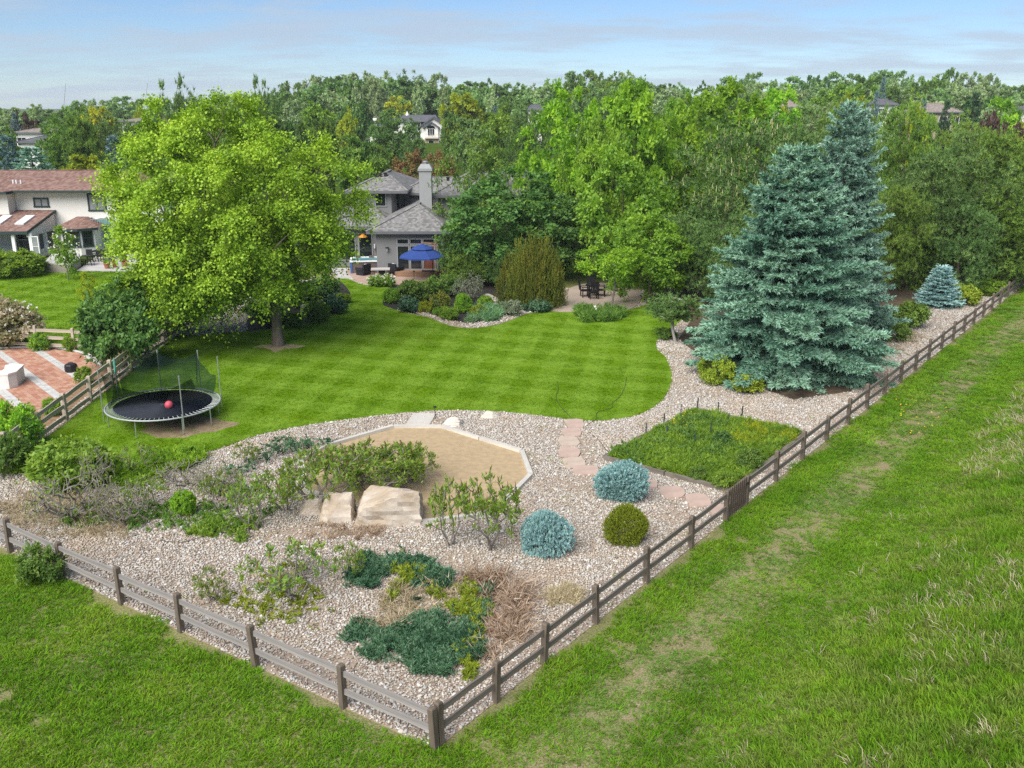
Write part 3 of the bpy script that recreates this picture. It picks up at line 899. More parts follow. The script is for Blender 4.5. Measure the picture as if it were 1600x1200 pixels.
# dry tall grass on the bank
dx, dy = jitter_grid(2, 40, 7.5, 50, 0.22, 12)
s_ = (dx - CORNER[0]) * NR[0] + (dy - CORNER[1]) * NR[1]
keep = (s_ > 3.9) & frame_mask(dx, dy, 90, 90, HZ(dx, dy)) & (rs.uniform(0, 1, dx.size) < 0.95 * smooth(0.50, 0.70, 0.6 * vnoise(dx, dy, 2.4, 41) + 0.4 * vnoise(dx, dy, 0.7, 42)) * smooth(3.9, 5.6, s_))
dx, dy = dx[keep], dy[keep]
n_ = len(dx)
scatter('dry_grass', np.stack([dx, dy, HZ(dx, dy)], -1), [blade_proto(60 + i, 14, 0.12, 0.29, 0.0065, 0.65, M['straw'], 'dry_tuft') for i in range(3)],
        np.stack([rs.normal(0.1, 0.25, n_), rs.normal(0.2, 0.25, n_), rs.uniform(0, 6.3, n_)], -1), rs.uniform(0.6, 1.3, (n_, 1)) * np.ones((1, 3)),
        'pale dry tall grass on the bank beside the path')
# lawn grass
lx, ly = jitter_grid(-24, 12, 26, 70, 0.21, 13)
keep = inpoly(lx, ly, LAWN) & ~(inpoly(lx, ly, WORN) & (rs.uniform(0, 1, lx.size) < 0.6)) & ~inpoly(lx, ly, TREEROOT) & frame_mask(lx, ly)
keep &= rs.uniform(0, 1, lx.size) < np.where(ly < 42, 0.95, 0.6)
lx, ly = lx[keep], ly[keep]
n_ = len(lx)
scatter('lawn_grass', np.stack([lx, ly, np.full(n_, 0.05)], -1), [blade_proto(80 + i, 26, 0.15, 0.042, 0.008, 0.7, M['lawnblade'], 'lawn_tuft') for i in range(3)],
        np.stack([np.zeros(n_), np.zeros(n_), rs.uniform(0, 6.3, n_)], -1), rs.uniform(0.8, 1.25, (n_, 1)) * np.ones((1, 3)),
        'short mown grass blades of the striped lawn')
nlx, nly = jitter_grid(-44, -16, 46, 71, 0.38, 14)
keep = inpoly(nlx, nly, NLAWN) & frame_mask(nlx, nly)
nlx, nly = nlx[keep], nly[keep]
n_ = len(nlx)
scatter('neighbour_grass', np.stack([nlx, nly, np.full(n_, 0.02)], -1), [blade_proto(90 + i, 26, 0.26, 0.055, 0.013, 0.7, M['lawnblade'], 'lawn_tuft') for i in range(2)],
        np.stack([np.zeros(n_), np.zeros(n_), rs.uniform(0, 6.3, n_)], -1), rs.uniform(0.8, 1.25, (n_, 1)) * np.ones((1, 3)),
        'short grass blades of the lawn behind the white house')
# ------------------------------------------------------------------ plant builders
def leaf_quads(b, P, D, L, W, r, tint, up=0.9, outw=None):
    n = len(P)
    D = unit(D)
    Nn = unit(r.normal(0, 1, (n, 3)) * 0.8 + np.array([0, 0, up]) + (0 if outw is None else outw * 0.9))
    S = unit(np.cross(D, Nn))
    L = np.asarray(L).reshape(-1, 1)
    W = np.asarray(W).reshape(-1, 1)
    V = np.stack([P, P + D * L * 0.45 + S * W, P + D * L, P + D * L * 0.45 - S * W], 1).reshape(-1, 3)
    b.add(V, np.arange(n)[:, None] * 4 + np.array([[0, 1, 2, 3]]), np.repeat(tint, 4))


def needles(b, P, D, step, ln, wd, r, per=5, tint=None, splay=0.75):
    """bottle-brush twigs: P start (n,3), D full vector (n,3)"""
    L = np.linalg.norm(D, axis=1)
    A = unit(D)
    k = np.maximum(1, np.ceil(L / step).astype(int))
    idx = np.repeat(np.arange(len(P)), k)
    off = np.concatenate([np.arange(c) for c in k]) / np.repeat(k, k)
    t = (off + r.uniform(0, 1, len(off)) / np.repeat(k, k))
    base = P[idx] + D[idx] * t[:, None]
    idx2 = np.repeat(np.arange(len(base)), per)
    a = A[idx][idx2]
    rn = r.normal(0, 1, (len(idx2), 3))
    s = unit(rn - a * np.sum(rn * a, 1, keepdims=True))
    d = unit(a * 1.0 + s * splay)
    q = unit(np.cross(d, r.normal(0, 1, d.shape))) * wd * 0.5
    l = ln * r.uniform(0.7, 1.2, len(idx2))[:, None]
    p = base[idx2]
    V = np.stack([p - q, p + q, p + d * l], 1).reshape(-1, 3)
    tt = (np.full(len(P), 0.5) if tint is None else tint)[idx][idx2]
    tt = np.clip(tt + r.normal(0, 0.12, len(tt)), 0, 1)
    b.add(V, np.arange(len(idx2))[:, None] * 3 + np.array([[0, 1, 2]]), np.repeat(tt, 3))


def skeleton(trunk, targets, r, step=0.5, tip=0.012, up_pen=1.2, sag=0.12, expo=2.3, trunk_r=None, sides=5):
    """limbs that join every target to the trunk; returns a builder of tapered tubes"""
    pos = [np.asarray(p, float) for p in trunk]
    par = [-1] + list(range(len(trunk) - 1))
    base_n = len(pos)
    T = np.asarray(targets, float)
    mid = np.mean(np.asarray(trunk), 0)
    order = np.argsort(np.linalg.norm((T - mid) * np.array([1, 1, 0.6]), axis=1))
    arr = np.zeros((len(trunk) + len(T) * 14 + 50, 3))
    arr[:base_n] = pos
    n = base_n
    parent = np.full(len(arr), -1)
    parent[:base_n] = par
    lo = max(1, int(base_n * 0.30)) if base_n > 3 else 0
    for ti in order:
        t = T[ti]
        A = arr[lo:n]
        d = t - A
        dist = np.linalg.norm(d, axis=1)
        cost = dist * (1 + up_pen * np.clip(0.25 - d[:, 2] / np.maximum(dist, 1e-3), 0, 2))
        j = int(np.argmin(cost)) + lo
        dd = t - arr[j]
        L = np.linalg.norm(dd)
        k = max(1, min(12, int(round(L / step))))
        prev = j
        for q in range(1, k + 1):
            f = q / k
            p = arr[j] + dd * f + np.array([0, 0, sag * L * math.sin(math.pi * f)]) + (r.normal(0, 0.05 * L / k, 3) if q < k else 0)
            if n >= len(arr):
                break
            arr[n] = p
            parent[n] = prev
            prev = n
            n += 1
    arr, parent = arr[:n], parent[:n]
    acc = np.zeros(n)
    kids = np.bincount(parent[parent >= 0], minlength=n)
    acc[kids == 0] = tip ** expo
    for i in range(n - 1, 0, -1):
        acc[parent[i]] += acc[i]
    rad = np.maximum(acc, tip ** expo) ** (1 / expo)
    if trunk_r:
        sc_ = trunk_r / rad[min(1, n - 1)]
        rad = np.where(rad > tip * 3, tip * 3 + (rad - tip * 3) * (trunk_r - tip * 3) / max(rad[min(1, n - 1)] - tip * 3, 1e-4), rad)
    b = MB()
    i = np.where(parent >= 0)[0]
    p0, p1 = arr[parent[i]], arr[i]
    r0, r1 = rad[parent[i]], rad[i]
    r0 = np.minimum(r0, r1 * 1.35)
    tr = i < base_n
    r0[tr] = rad[parent[i]][tr]
    # flare at the foot
    foot = parent[i] == 0
    r0[foot] *= 1.35
    a = unit(p1 - p0)
    s = unit(np.cross(a, np.where(np.abs(a[:, 2:3]) > 0.9, np.array([[1.0, 0, 0]]), np.array([[0, 0, 1.0]]))))
    u = np.cross(s, a)
    th = np.arange(sides) / sides * 2 * np.pi
    ring = s[:, None] * np.cos(th)[None, :, None] + u[:, None] * np.sin(th)[None, :, None]
    V = np.concatenate([p0[:, None] + ring * r0[:, None, None], (p1 + a * r1[:, None] * 0.3)[:, None] + ring * r1[:, None, None]], 1)
    kk = np.arange(sides)
    F = np.stack([kk, (kk + 1) % sides, sides + (kk + 1) % sides, sides + kk], 1)
    b.add(V.reshape(-1, 3), (np.arange(len(i))[:, None, None] * 2 * sides + F[None]).reshape(-1, 4))
    return b


def lobes(r, n, amp):
    dirs = unit(r.normal(0, 1, (n, 3)))
    w_ = r.uniform(0.5, 1, n) * amp

    def f(d):
        c = np.clip(d @ dirs.T, 0, 1)
        return 1 - amp * 0.6 + (c ** 6 * w_).sum(1) * 0.9
    return f


def crown_points(r, n, rad, zc, amp=0.3, low=0.55, shell=0.7, nl=14, gap=0.0):
    f = lobes(r, nl, amp)
    out = []
    while len(out) < n:
        d = unit(r.normal(0, 1, (n * 2, 3)))
        rr = np.where(r.uniform(0, 1, len(d)) < shell, r.uniform(0.78, 1.0, len(d)), r.uniform(0.3, 0.8, len(d))) * f(d)
        p = d * rr[:, None] * np.array(rad)
        p[:, 2] = np.where(p[:, 2] < 0, p[:, 2] * low, p[:, 2]) + zc
        for q in p:
            if len(out) >= n:
                break
            if not out or gap == 0 or np.min(np.linalg.norm(np.array(out) - q, axis=1)) > gap:
                out.append(q)
            elif r.uniform() < 0.08:
                out.append(q)
    return np.array(out)


def foliage(b, C, r, zc, size, twigs, per, leaf, wd=0.42, droop=0.35, up=0.25, scatter_=1.0, c=None):
    n = len(C)
    cen = np.array([0, 0, zc]) if c is None else c
    out = unit(C - cen)
    idx = np.repeat(np.arange(n), twigs)
    d = unit(out[idx] * 0.9 + r.normal(0, 0.75, (len(idx), 3)) * scatter_ + np.array([0, 0, up]))
    ln = size * r.uniform(0.5, 1.25, len(idx))
    ct = r.normal(0, 0.21, n)[idx] + r.uniform(0.2, 0.8, len(idx))
    j = np.repeat(np.arange(len(idx)), per)
    t = r.uniform(0.15, 1.0, len(j))
    P = C[idx][j] + d[j] * (ln[j] * t)[:, None]
    P[:, 2] -= droop * t * t * ln[j]
    P += r.normal(0, size * 0.09, P.shape)
    D = d[j] * 0.6 + r.normal(0, 0.7, P.shape) + np.array([0, 0, -0.25])
    L = leaf * r.uniform(0.7, 1.3, len(j))
    tint = np.clip(ct[j] + r.normal(0, 0.15, len(j)), 0, 1)
    leaf_quads(b, P, D, L, L * wd * 0.5 * r.uniform(0.8, 1.2, len(j)), r, tint, outw=unit(P - cen))


def broadleaf(seed, rad, zc, clumps, twigs, per, leaf, trunk_h, trunk_r, size, amp=0.3, low=0.6, lean=0.0, shell=0.7, tip=0.014, gap=0.0, wd=0.5, droop=0.35, up_pen=1.2, stems=1):
    r = np.random.default_rng(seed)
    C = crown_points(r, clumps, rad, zc, amp, low, shell, 14, gap)
    hs = np.linspace(0, 1, 9)
    top = zc + rad[2] * 0.55
    ph = r.uniform(0, 6)
    trunk = np.stack([lean * hs + 0.02 * top * np.sin(hs * 5 + ph) * hs, 0.02 * top * np.cos(hs * 4 + ph) * hs, hs * top], -1)
    wood = skeleton(trunk, C, r, step=max(0.35, size * 0.7), tip=tip, trunk_r=trunk_r, up_pen=up_pen)
    crown = MB()
    foliage(crown, C, r, zc, size, twigs, per, leaf, wd, droop)
    return wood, crown


def spruce(seed, H, R, layers, per_layer, lower=0.25, dens=1.0, needle=0.13, shape=0.85, droop=0.28, tw=0.30, per=5):
    r = np.random.default_rng(seed)
    wood, cr = MB(), MB()
    hs = np.linspace(0, 1, 10)
    wood.tube(np.stack([0 * hs, 0 * hs, hs * H * 0.97], -1), 0.02 * H * (1 - hs) + 0.012, 7)
    S, Dv, T = [], [], []
    ph_ = r.uniform(0, 6.28, 4)
    for i in range(layers):
        f = (i + r.uniform(-0.3, 0.3)) / layers
        f = min(max(f, 0), 0.985)
        z = lower + (H - lower) * f
        nb = max(4, int(per_layer * (0.45 + 0.55 * (1 - f))))
        a0 = r.uniform(0, 6.3)
        for j in range(nb):
            az = a0 + j / nb * 2 * math.pi + r.normal(0, 0.16)
            if r.uniform() < 0.06 and 0.12 < f < 0.9:
                continue
            lump = 1 + 0.06 * math.sin(3 * az + 7 * f + ph_[0]) * min(1, 4 * f) + 0.05 * math.sin(5 * az - 11 * f + ph_[1]) + 0.04 * math.sin(2 * az + 17 * f + ph_[2])
            Lb = R * ((1 - f) ** shape) * lump * r.uniform(0.72, 1.05) + 0.12
            if f < 0.08:
                Lb *= 0.75 + 3 * f
            o = np.array([math.cos(az), math.sin(az), 0])
            sd = np.array([-o[1], o[0], 0])
            rise = r.uniform(0.05, 0.22) + 0.55 * f ** 2
            bt = r.normal(0.47, 0.2)

            def pt(t):
                return np.array([0, 0, z]) + o * Lb * t + np.array([0, 0, Lb * (rise * t - droop * (1 - f) * t * t * 1.25 + 0.10 * t ** 4)])
            if Lb > 0.5:
                wood.tube([pt(t) for t in (0, 0.35, 0.7, 0.95)], [0.022 * Lb ** 0.5, 0.016, 0.010, 0.005], 4, caps=False)
            k = max(2, int(Lb / (0.16 / dens)))
            for q in range(k):
                t = 0.22 + 0.78 * (q + r.uniform(0, 1)) / k
                p = pt(t)
                fd = unit(pt(min(t + 0.05, 1.05)) - p)
                wl = (0.14 + tw * Lb ** 0.5 * (1.05 - t)) * r.uniform(0.7, 1.2)
                for sg in (-1, 1):
                    dvec = unit(fd * r.uniform(0.55, 0.9) + sd * sg * r.uniform(0.55, 1.0) + np.array([0, 0, r.normal(-0.05, 0.2)]))
                    S.append(p)
                    Dv.append(dvec * wl)
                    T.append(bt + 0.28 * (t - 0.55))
                    if wl > 0.28:     # side sprays
                        for w2 in range(int(wl / 0.17)):
                            u_ = r.uniform(0.3, 0.95)
                            S.append(p + dvec * wl * u_)
                            Dv.append(unit(dvec * 0.6 + fd * r.uniform(-0.2, 0.8) + np.array([0, 0, r.normal(0.02, 0.3)]) + r.normal(0, 0.25, 3)) * wl * 0.5 * (1.2 - u_ * 0.5))
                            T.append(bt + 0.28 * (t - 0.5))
            S.append(pt(0.92))
            Dv.append(unit(pt(1.0) - pt(0.9)) * 0.24)
            T.append(bt + 0.25)
    S.append(np.array([0, 0, H * 0.93]))
    Dv.append(np.array([0, 0, H * 0.07]))
    T.append(0.6)
    needles(cr, np.array(S), np.array(Dv), needle * 0.62, needle, needle * 0.42, r, per, np.clip(np.array(T), 0, 1))
    return wood, cr


def pine(seed, H, R, clumps, tufts, nl=0.24, trunk_r=0.16, zc=0.58, rz=0.44, candles=False, amp=0.4, blades=15, low=0.9, lean=0.0):
    r = np.random.default_rng(seed)
    C = crown_points(r, clumps, (R, R, H * rz), H * zc, amp, low, 0.6, 12)
    hs = np.linspace(0, 1, 10)
    trunk = np.stack([lean * hs + 0.1 * np.sin(hs * 6 + seed), 0.1 * np.cos(hs * 5 + seed), hs * H * 0.92], -1)
    wood = skeleton(trunk, C, r, 0.6, 0.016, up_pen=0.35, sag=0.06, trunk_r=trunk_r)
    cr, cd = MB(), MB()
    idx = np.repeat(np.arange(len(C)), tufts)
    out = unit((C - np.array([0, 0, H * zc])) * np.array([1, 1, 0.6]))
    P = C[idx] + r.normal(0, 1, (len(idx), 3)) * np.array([0.36, 0.36, 0.20]) * (R / 2.6)
    A = unit(out[idx] * 0.7 + r.normal(0, 0.5, P.shape) + np.array([0, 0, 0.75]))
    j = np.repeat(np.arange(len(P)), blades)
    D = unit(A[j] * 0.75 + r.normal(0, 0.62, (len(j), 3)))
    q = unit(np.cross(D, r.normal(0, 1, D.shape))) * nl * 0.12
    l = (nl * r.uniform(0.65, 1.2, len(j)))[:, None]
    p = P[j] - A[j] * nl * 0.25 * r.uniform(0, 1, (len(j), 1))
    tt = np.clip((r.normal(0.5, 0.22, len(C))[idx] + r.normal(0, 0.13, len(P)))[j] + r.normal(0, 0.08, len(j)), 0, 1)
    cr.add(np.stack([p - q, p + q, p + D * l], 1).reshape(-1, 3), np.arange(len(j))[:, None] * 3 + np.array([[0, 1, 2]]), np.repeat(tt, 3))
    if candles:
        sel = np.where((r.uniform(0, 1, len(P)) < 0.22) & (P[:, 2] > H * 0.5))[0]
        for s in sel:
            h = r.uniform(0.22, 0.42)
            cd.tube([P[s], P[s] + np.array([r.normal(0, 0.03), r.normal(0, 0.03), h])], [0.035, 0.014], 4, tint=r.uniform(0, 1))
        return wood, cr, cd
    return wood, cr


def bush(seed, R, H, clumps, twigs, per, leaf, size, amp=0.25, stems=5, wd=0.5, shell=0.75, low=0.9, droop=0.2, zc=0.52, tip=0.006):
    """a many-stemmed shrub, leafy to the ground"""
    r = np.random.default_rng(seed)
    C = crown_points(r, clumps, (R - size * 0.5, R - size * 0.5, H * (1 - zc) - size * 0.3), H * zc, amp, low, shell, 10)
    C[:, 2] = np.maximum(C[:, 2], 0.06 * H)
    wood = MB()
    az = np.arctan2(C[:, 1], C[:, 0])
    grp = ((az + np.pi) / (2 * np.pi) * stems).astype(int) % stems
    for g_ in range(stems):
        sel = C[grp == g_]
        if len(sel) == 0:
            continue
        m = sel.mean(0)
        b0 = np.array([m[0] * 0.08, m[1] * 0.08, 0.0])
        tr = [b0, b0 + (m - b0) * np.array([0.12, 0.12, 0.25]), b0 + (m - b0) * np.array([0.4, 0.4, 0.6]), b0 + (m - b0) * 0.85]
        wd_ = skeleton(tr, sel, r, size, tip, up_pen=0.6, trunk_r=tip * 4.0, sides=4)
        for v, f, t in zip(wd_.V, wd_.F, wd_.T):
            wood.add(v, f, t)
    crown = MB()
    foliage(crown, C, r, H * 0.25, size, twigs, per, leaf, wd, droop, up=0.35)
    return wood, crown


def globe(seed, R, H, n, needle=0.10, ln=0.20):
    """dense needled ball"""
    r = np.random.default_rng(seed)
    wood, cr = MB(), MB()
    for a in np.linspace(0, 6.28, 7)[:-1]:
        wood.tube([[0, 0, 0], [math.cos(a) * R * 0.3, math.sin(a) * R * 0.3, H * 0.3], [math.cos(a) * R * 0.6, math.sin(a) * R * 0.6, H * 0.6]], [0.03, 0.02, 0.008], 5)
    f = lobes(r, 44, 0.26)
    d = unit(r.normal(0, 1, (n, 3)) + np.array([0, 0, 0.15]))
    rr = f(d) * r.uniform(0.72, 1.0, n)
    P = d * rr[:, None] * np.array([R, R, H * 0.5])
    P[:, 2] += H * 0.5
    ok = P[:, 2] > 0.03
    P, d = P[ok], d[ok]
    D = unit(d + r.normal(0, 0.35, d.shape) + np.array([0, 0, 0.35]))
    L = ln * r.uniform(0.7, 1.3, len(P))
    needles(cr, P - D * L[:, None] * 0.7, D * L[:, None], needle * 0.5, needle, needle * 0.36, r, 6, np.clip(r.normal(0.5, 0.2, len(P)), 0, 1))
    return wood, cr


def sumac(seed, R, H, stems, lean=0.0, forks=3, tip=True, leafs=16, ll=0.20, dens=1.0):
    """leggy shrub: bare forking stems with a rosette of leaflets at every tip"""
    r = np.random.default_rng(seed)
    C = []
    n = int(stems * forks * 5 * dens)
    th = r.uniform(0, 2 * np.pi, n)
    rr = R * np.sqrt(r.uniform(0.02, 1, n))
    z = H * (1.0 - 0.30 * (rr / R) ** 2) * r.uniform(0.48, 1.0, n)
    C = np.stack([rr * np.cos(th) + lean * z, rr * np.sin(th), z], -1)
    wood = MB()
    grp = ((th) / (2 * np.pi) * stems).astype(int) % stems
    for g_ in range(stems):
        sel = C[grp == g_]
        if len(sel) == 0:
            continue
        m = sel.mean(0)
        b0 = np.array([r.normal(0, 0.12 * R), r.normal(0, 0.12 * R), 0])
        tr = [b0, b0 + (m - b0) * np.array([0.25, 0.25, 0.2]), b0 + (m - b0) * np.array([0.6, 0.6, 0.42])]
        wd_ = skeleton(tr, sel, r, 0.25, 0.012, up_pen=0.8, sag=-0.05, trunk_r=0.034, sides=5)
        for v, f, t in zip(wd_.V, wd_.F, wd_.T):
            wood.add(v, f, t)
    crown, tips = MB(), MB()
    idx = np.repeat(np.arange(len(C)), leafs)
    az = r.uniform(0, 2 * np.pi, len(idx))
    el = r.uniform(0.0, 1.7, len(idx))
    D = np.stack([np.cos(az), np.sin(az), el], -1)
    P = C[idx] + r.normal(0, 0.035, (len(idx), 3)) - np.array([0, 0, 1.0]) * r.uniform(0, 0.14, (len(idx), 1))
    L = ll * r.uniform(0.55, 1.25, len(idx))
    ct = np.clip(r.normal(0.5, 0.15, len(C))[idx] + r.normal(0, 0.15, len(idx)), 0, 1)
    leaf_quads(crown, P, D, L, L * 0.17, r, ct)
    if tip:
        sel = np.where((r.uniform(0, 1, len(C)) < 0.4) & (C[:, 2] > H * 0.6))[0]
        for s in sel:
            tips.tube([C[s], C[s] + np.array([r.normal(0, 0.015), r.normal(0, 0.015), r.uniform(0.08, 0.16)])], [0.022, 0.008], 5, tint=r.uniform(0, 1))
    return wood, crown, tips


def flame(seed, R, H, n):
    """upright juniper: many pointed sprays standing side by side"""
    r = np.random.default_rng(seed)
    wood, cr = MB(), MB()
    wood.tube([[0, 0, 0], [0, 0, H * 0.5]], [0.06, 0.02], 6)
    th = r.uniform(0, 2 * np.pi, n)
    rr = R * np.sqrt(r.uniform(0, 1, n))
    top = H * (1 - 0.62 * (rr / R) ** 1.6) * r.uniform(0.72, 1.02, n)
    S, D, T = [], [], []
    for a, q, z in zip(th, rr, top):
        o = np.array([math.cos(a), math.sin(a), 0])
        base = o * q
        g = r.normal(0.45, 0.14)
        k = max(3, int(z / 0.22))
        for i in range(k):
            f = (i + r.uniform(0, 1)) / k
            zz = z * f
            w_ = 0.13 * (1 - f) ** 0.6 + 0.02
            p = base + np.array([r.normal(0, w_), r.normal(0, w_), zz])
            S.append(p)
            D.append(unit(o * 0.25 + np.array([r.normal(0, 0.2), r.normal(0, 0.2), 1.0])) * r.uniform(0.16, 0.30))
            T.append(g + 0.45 * max(0.0, f - 0.55))
    needles(cr, np.array(S), np.array(D), 0.075, 0.10, 0.036, r, 5, np.clip(np.array(T), 0, 1), 0.5)
    return wood, cr


def mesh_pair(name, wc, bark, leaf):
    return (wc[0].mesh(name + '_trunk', bark, True), wc[1].mesh(name + '_crown', leaf))


PROTO = {}


def extent(b):
    V = np.concatenate(b.V)
    return float(np.percentile(V[:, 2], 99.8)), 2 * float(np.percentile(np.hypot(V[:, 0] - np.median(V[:, 0]), V[:, 1] - np.median(V[:, 1])), 97.5))


def proto(key, wc, bark, leaf, H=None, Wd=None):
    H, Wd = extent(wc[1])
    PROTO[key] = (*mesh_pair(key, wc, M[bark], M[leaf]), H, Wd)


def grow(name, key, x, y, h, wd, label, cat='tree', mat=None, rz=0.0, group=None, z=None, foot='trunk', top='crown', bark=None):
    """plant one tree or shrub of its own: an Empty at its foot with its wood and its leaves as parts"""
    tm, cm, H, Wd = PROTO[key]
    if z is None:
        z = float(HZ(x, y))
    o = thing(name, label, cat, (x, y, z), rz, group)
    s = (wd / Wd, wd / Wd, h / H)
    inst(foot, tm, o, scale=s, mat=M[bark] if bark else None)
    inst(top, cm, o, scale=s, mat=M[mat] if mat else None)
    return o


def plant(name, key, px, py, top, wpx, label, cat='tree', mat=None, rz=None, group=None, foot='trunk', crown='crown', bark=None):
    """foot at a spot of the ground seen at (px, py); as tall as the row `top`, as wide as wpx"""
    x, y = G(px, py)
    h = ZA(top, y)
    return grow(name, key, x, y, h, wpx / PXM(y, h / 2), label, cat, mat, (px * 7 + py) % 6.28 if rz is None else rz, group, None, foot, crown, bark)


def far_plant(name, key, px, Y, top, wpx, label, cat='tree', mat=None, rz=None, group=None, hmin=2.0, bark=None):
    """foot hidden: stands at distance Y"""
    x = XA(px, Y, 6.0)
    z = float(HZ(x, Y))
    h = max(hmin, ZA(top, Y) - z)
    return grow(name, key, x, Y, h, wpx / PXM(Y, z + h / 2), label, cat, mat, (px * 7 + Y) % 6.28 if rz is None else rz, group, z, bark=bark)
# ------------------------------------------------------------------ buildings
def window(parent, c, wd, ht, fm, pm, nx=1, ny=1, rz=0.0, fw=0.07, name='window', proud=0.06, pane='pane'):
    b = MB()
    x, z = wd / 2, ht / 2
    b.box((0, -proud / 2, z + fw / 2), (wd + 2 * fw, proud, fw)).box((0, -proud / 2 - 0.01, -z - fw / 2), (wd + 2 * fw + 0.06, proud + 0.03, fw))
    b.box((-x - fw / 2, -proud / 2, 0), (fw, proud, ht)).box((x + fw / 2, -proud / 2, 0), (fw, proud, ht))
    for i in range(1, nx):
        b.box((-x + wd * i / nx, -proud / 2 + 0.005, 0), (fw * 0.6, proud - 0.012, ht))
    for i in range(1, ny):
        b.box((0, -proud / 2 + 0.007, -z + ht * i / ny), (wd, proud - 0.016, fw * 0.5))
    o = b.build(name, M[fm], parent, loc=c)
    o.rotation_euler = (0, 0, rz)
    me = MB().box((0, -0.012, 0), (wd / nx - 0.005, 0.02, ht / ny - 0.005)).mesh('pane', M[pm])
    for i in range(nx):
        for j in range(ny):
            inst(pane, me, o, (-x + wd * (i + 0.5) / nx, 0, -z + ht * (j + 0.5) / ny))
    return o


def hip_roof(parent, x0, x1, y0, y1, ze, ridge, mat, fascia='fascia', th=0.16, name='roof'):
    """ridge: ((x,y,z),(x,y,z)) left to right, or front to back when it runs in depth"""
    (ax, ay, az), (bx, by, bz) = ridge
    V = [[x0, y0, ze], [x1, y0, ze], [x1, y1, ze], [x0, y1, ze], [ax, ay, az], [bx, by, bz]]
    V += [[x0, y0, ze - th], [x1, y0, ze - th], [x1, y1, ze - th], [x0, y1, ze - th]]
    if abs(bx - ax) > abs(by - ay):
        top = [[0, 1, 5, 4], [1, 2, 5], [2, 3, 4, 5], [3, 0, 4]]
    else:
        top = [[0, 1, 4], [1, 2, 5, 4], [2, 3, 5], [3, 0, 4, 5]]
    sides = [[0, 6, 7, 1], [1, 7, 8, 2], [2, 8, 9, 3], [3, 9, 6, 0], [9, 8, 7, 6]]
    o = MB().addp(V, top + sides).build(name, M[mat], parent)
    f = MB()
    for p, q in (((x0, y0), (x1, y0)), ((x1, y0), (x1, y1)), ((x0, y1), (x0, y0))):
        f.bar((*p, ze - th * 0.6), (*q, ze - th * 0.6), 0.06, 0.20)
    f.build('fascia', M[fascia], o)
    rc = MB()
    rc.bar(np.array(V[4]) + [0, 0, 0.02], np.array(V[5]) + [0, 0, 0.02], 0.26, 0.05)
    for i, j in ((0, 4), (1, 5 if abs(bx - ax) > abs(by - ay) else 4)):
        rc.bar(np.array(V[i]) + [0, 0, 0.02], np.array(V[j]) + [0, 0, 0.02], 0.24, 0.05)
    rc.build('ridge_cap', M[mat], o)
    return o


def walls(parent, poly, z0, z1, mat, name='wall'):
    return MB().prism(poly, z0, z1).build(name, M[mat], parent)


def rect(x0, x1, y0, y1):
    return [(x0, y0), (x1, y0), (x1, y1), (x0, y1)]


# --- grey house
gh = thing('grey_house', 'grey two storey house with grey shingle roofs and tall chimney behind the patio', 'house', (0, 0, 0))
walls(gh, rect(-9.95, -4.95, 68.6, 77), 0, 3.15, 'greywall')
walls(gh, rect(-17.0, -10.0, 72.2, 84), 0, 3.12, 'greywall')
walls(gh, [(-12.6, 76.6), (-9.75, 76.6), (-8.95, 78.6), (-8.95, 87), (-12.6, 87)], 0.5, 5.40, 'greywall')
walls(gh, rect(-8.9, -6.0, 78.6, 87.5), 0.5, 5.05, 'greywall')
walls(gh, rect(-5.95, 6.4, 75.6, 87.8), 0, 5.08, 'greywall')
hip_roof(gh, -10.55, -4.45, 68.0, 79.2, 3.26, ((-7.25, 72.8, 4.72), (-7.25, 79.2, 4.72)), 'roof_grey')
hip_roof(gh, -17.6, -9.2, 71.4, 83, 3.20, ((-13.8, 76.4, 4.15), (-11.2, 76.4, 4.15)), 'roof_grey')
r1 = hip_roof(gh, -13.3, -8.35, 75.9, 87.6, 5.45, ((-10.6, 80.3, 6.62), (-10.6, 83.5, 6.62)), 'roof_grey')
hip_roof(gh, -9.4, -4.0, 78.0, 88, 5.12, ((-7.2, 82.8, 6.05), (-4.6, 82.8, 6.05)), 'roof_grey')
r3 = hip_roof(gh, -6.35, 6.9, 74.9, 88.3, 5.20, ((-3.6, 81.6, 6.55), (3.6, 81.6, 6.55)), 'roof_grey')
for k, (x, y) in enumerate(((-11.35, 79.1), (-10.95, 79.2), (-10.5, 79.35), (-5.3, 79.0))):
    zr = 5.45 + (y - 75.9) / 4.4 * 1.17 if k < 3 else 5.2 + (y - 74.9) / 6.7 * 1.35
    MB().box((0, 0, 0.12), (0.24, 0.24, 0.26)).box((0, 0, 0.27), (0.32, 0.32, 0.05)).build('roof_vent', M['darkmetal'], r1 if k < 3 else r3, loc=(x, y, zr))
ch = MB().box((0, 0, 0.0), (0.95, 0.95, 4.2)).box((0, 0, 2.16), (1.12, 1.12, 0.16)).build('chimney', M['greytrim'], gh, loc=(-6.75, 74.6, 5.05))
MB().addp([[-.55, -.55, 0], [.55, -.55, 0], [.55, .55, 0], [-.55, .55, 0], [-.33, -.33, .34], [.33, -.33, .34], [.33, .33, .34], [-.33, .33, .34]],
          [[0, 1, 5, 4], [1, 2, 6, 5], [2, 3, 7, 6], [3, 0, 4, 7], [4, 5, 6, 7], [3, 2, 1, 0]]).build('chimney_cap', M['greytrim'], ch, loc=(0, 0, 2.25))
MB().lathe((0, 0, 0), [(0.16, 0), (0.16, 0.12), (0.24, 0.14), (0.10, 0.24), (0, 0.25)], 10).build('flue', M['steel'], ch, loc=(0, 0, 2.59))
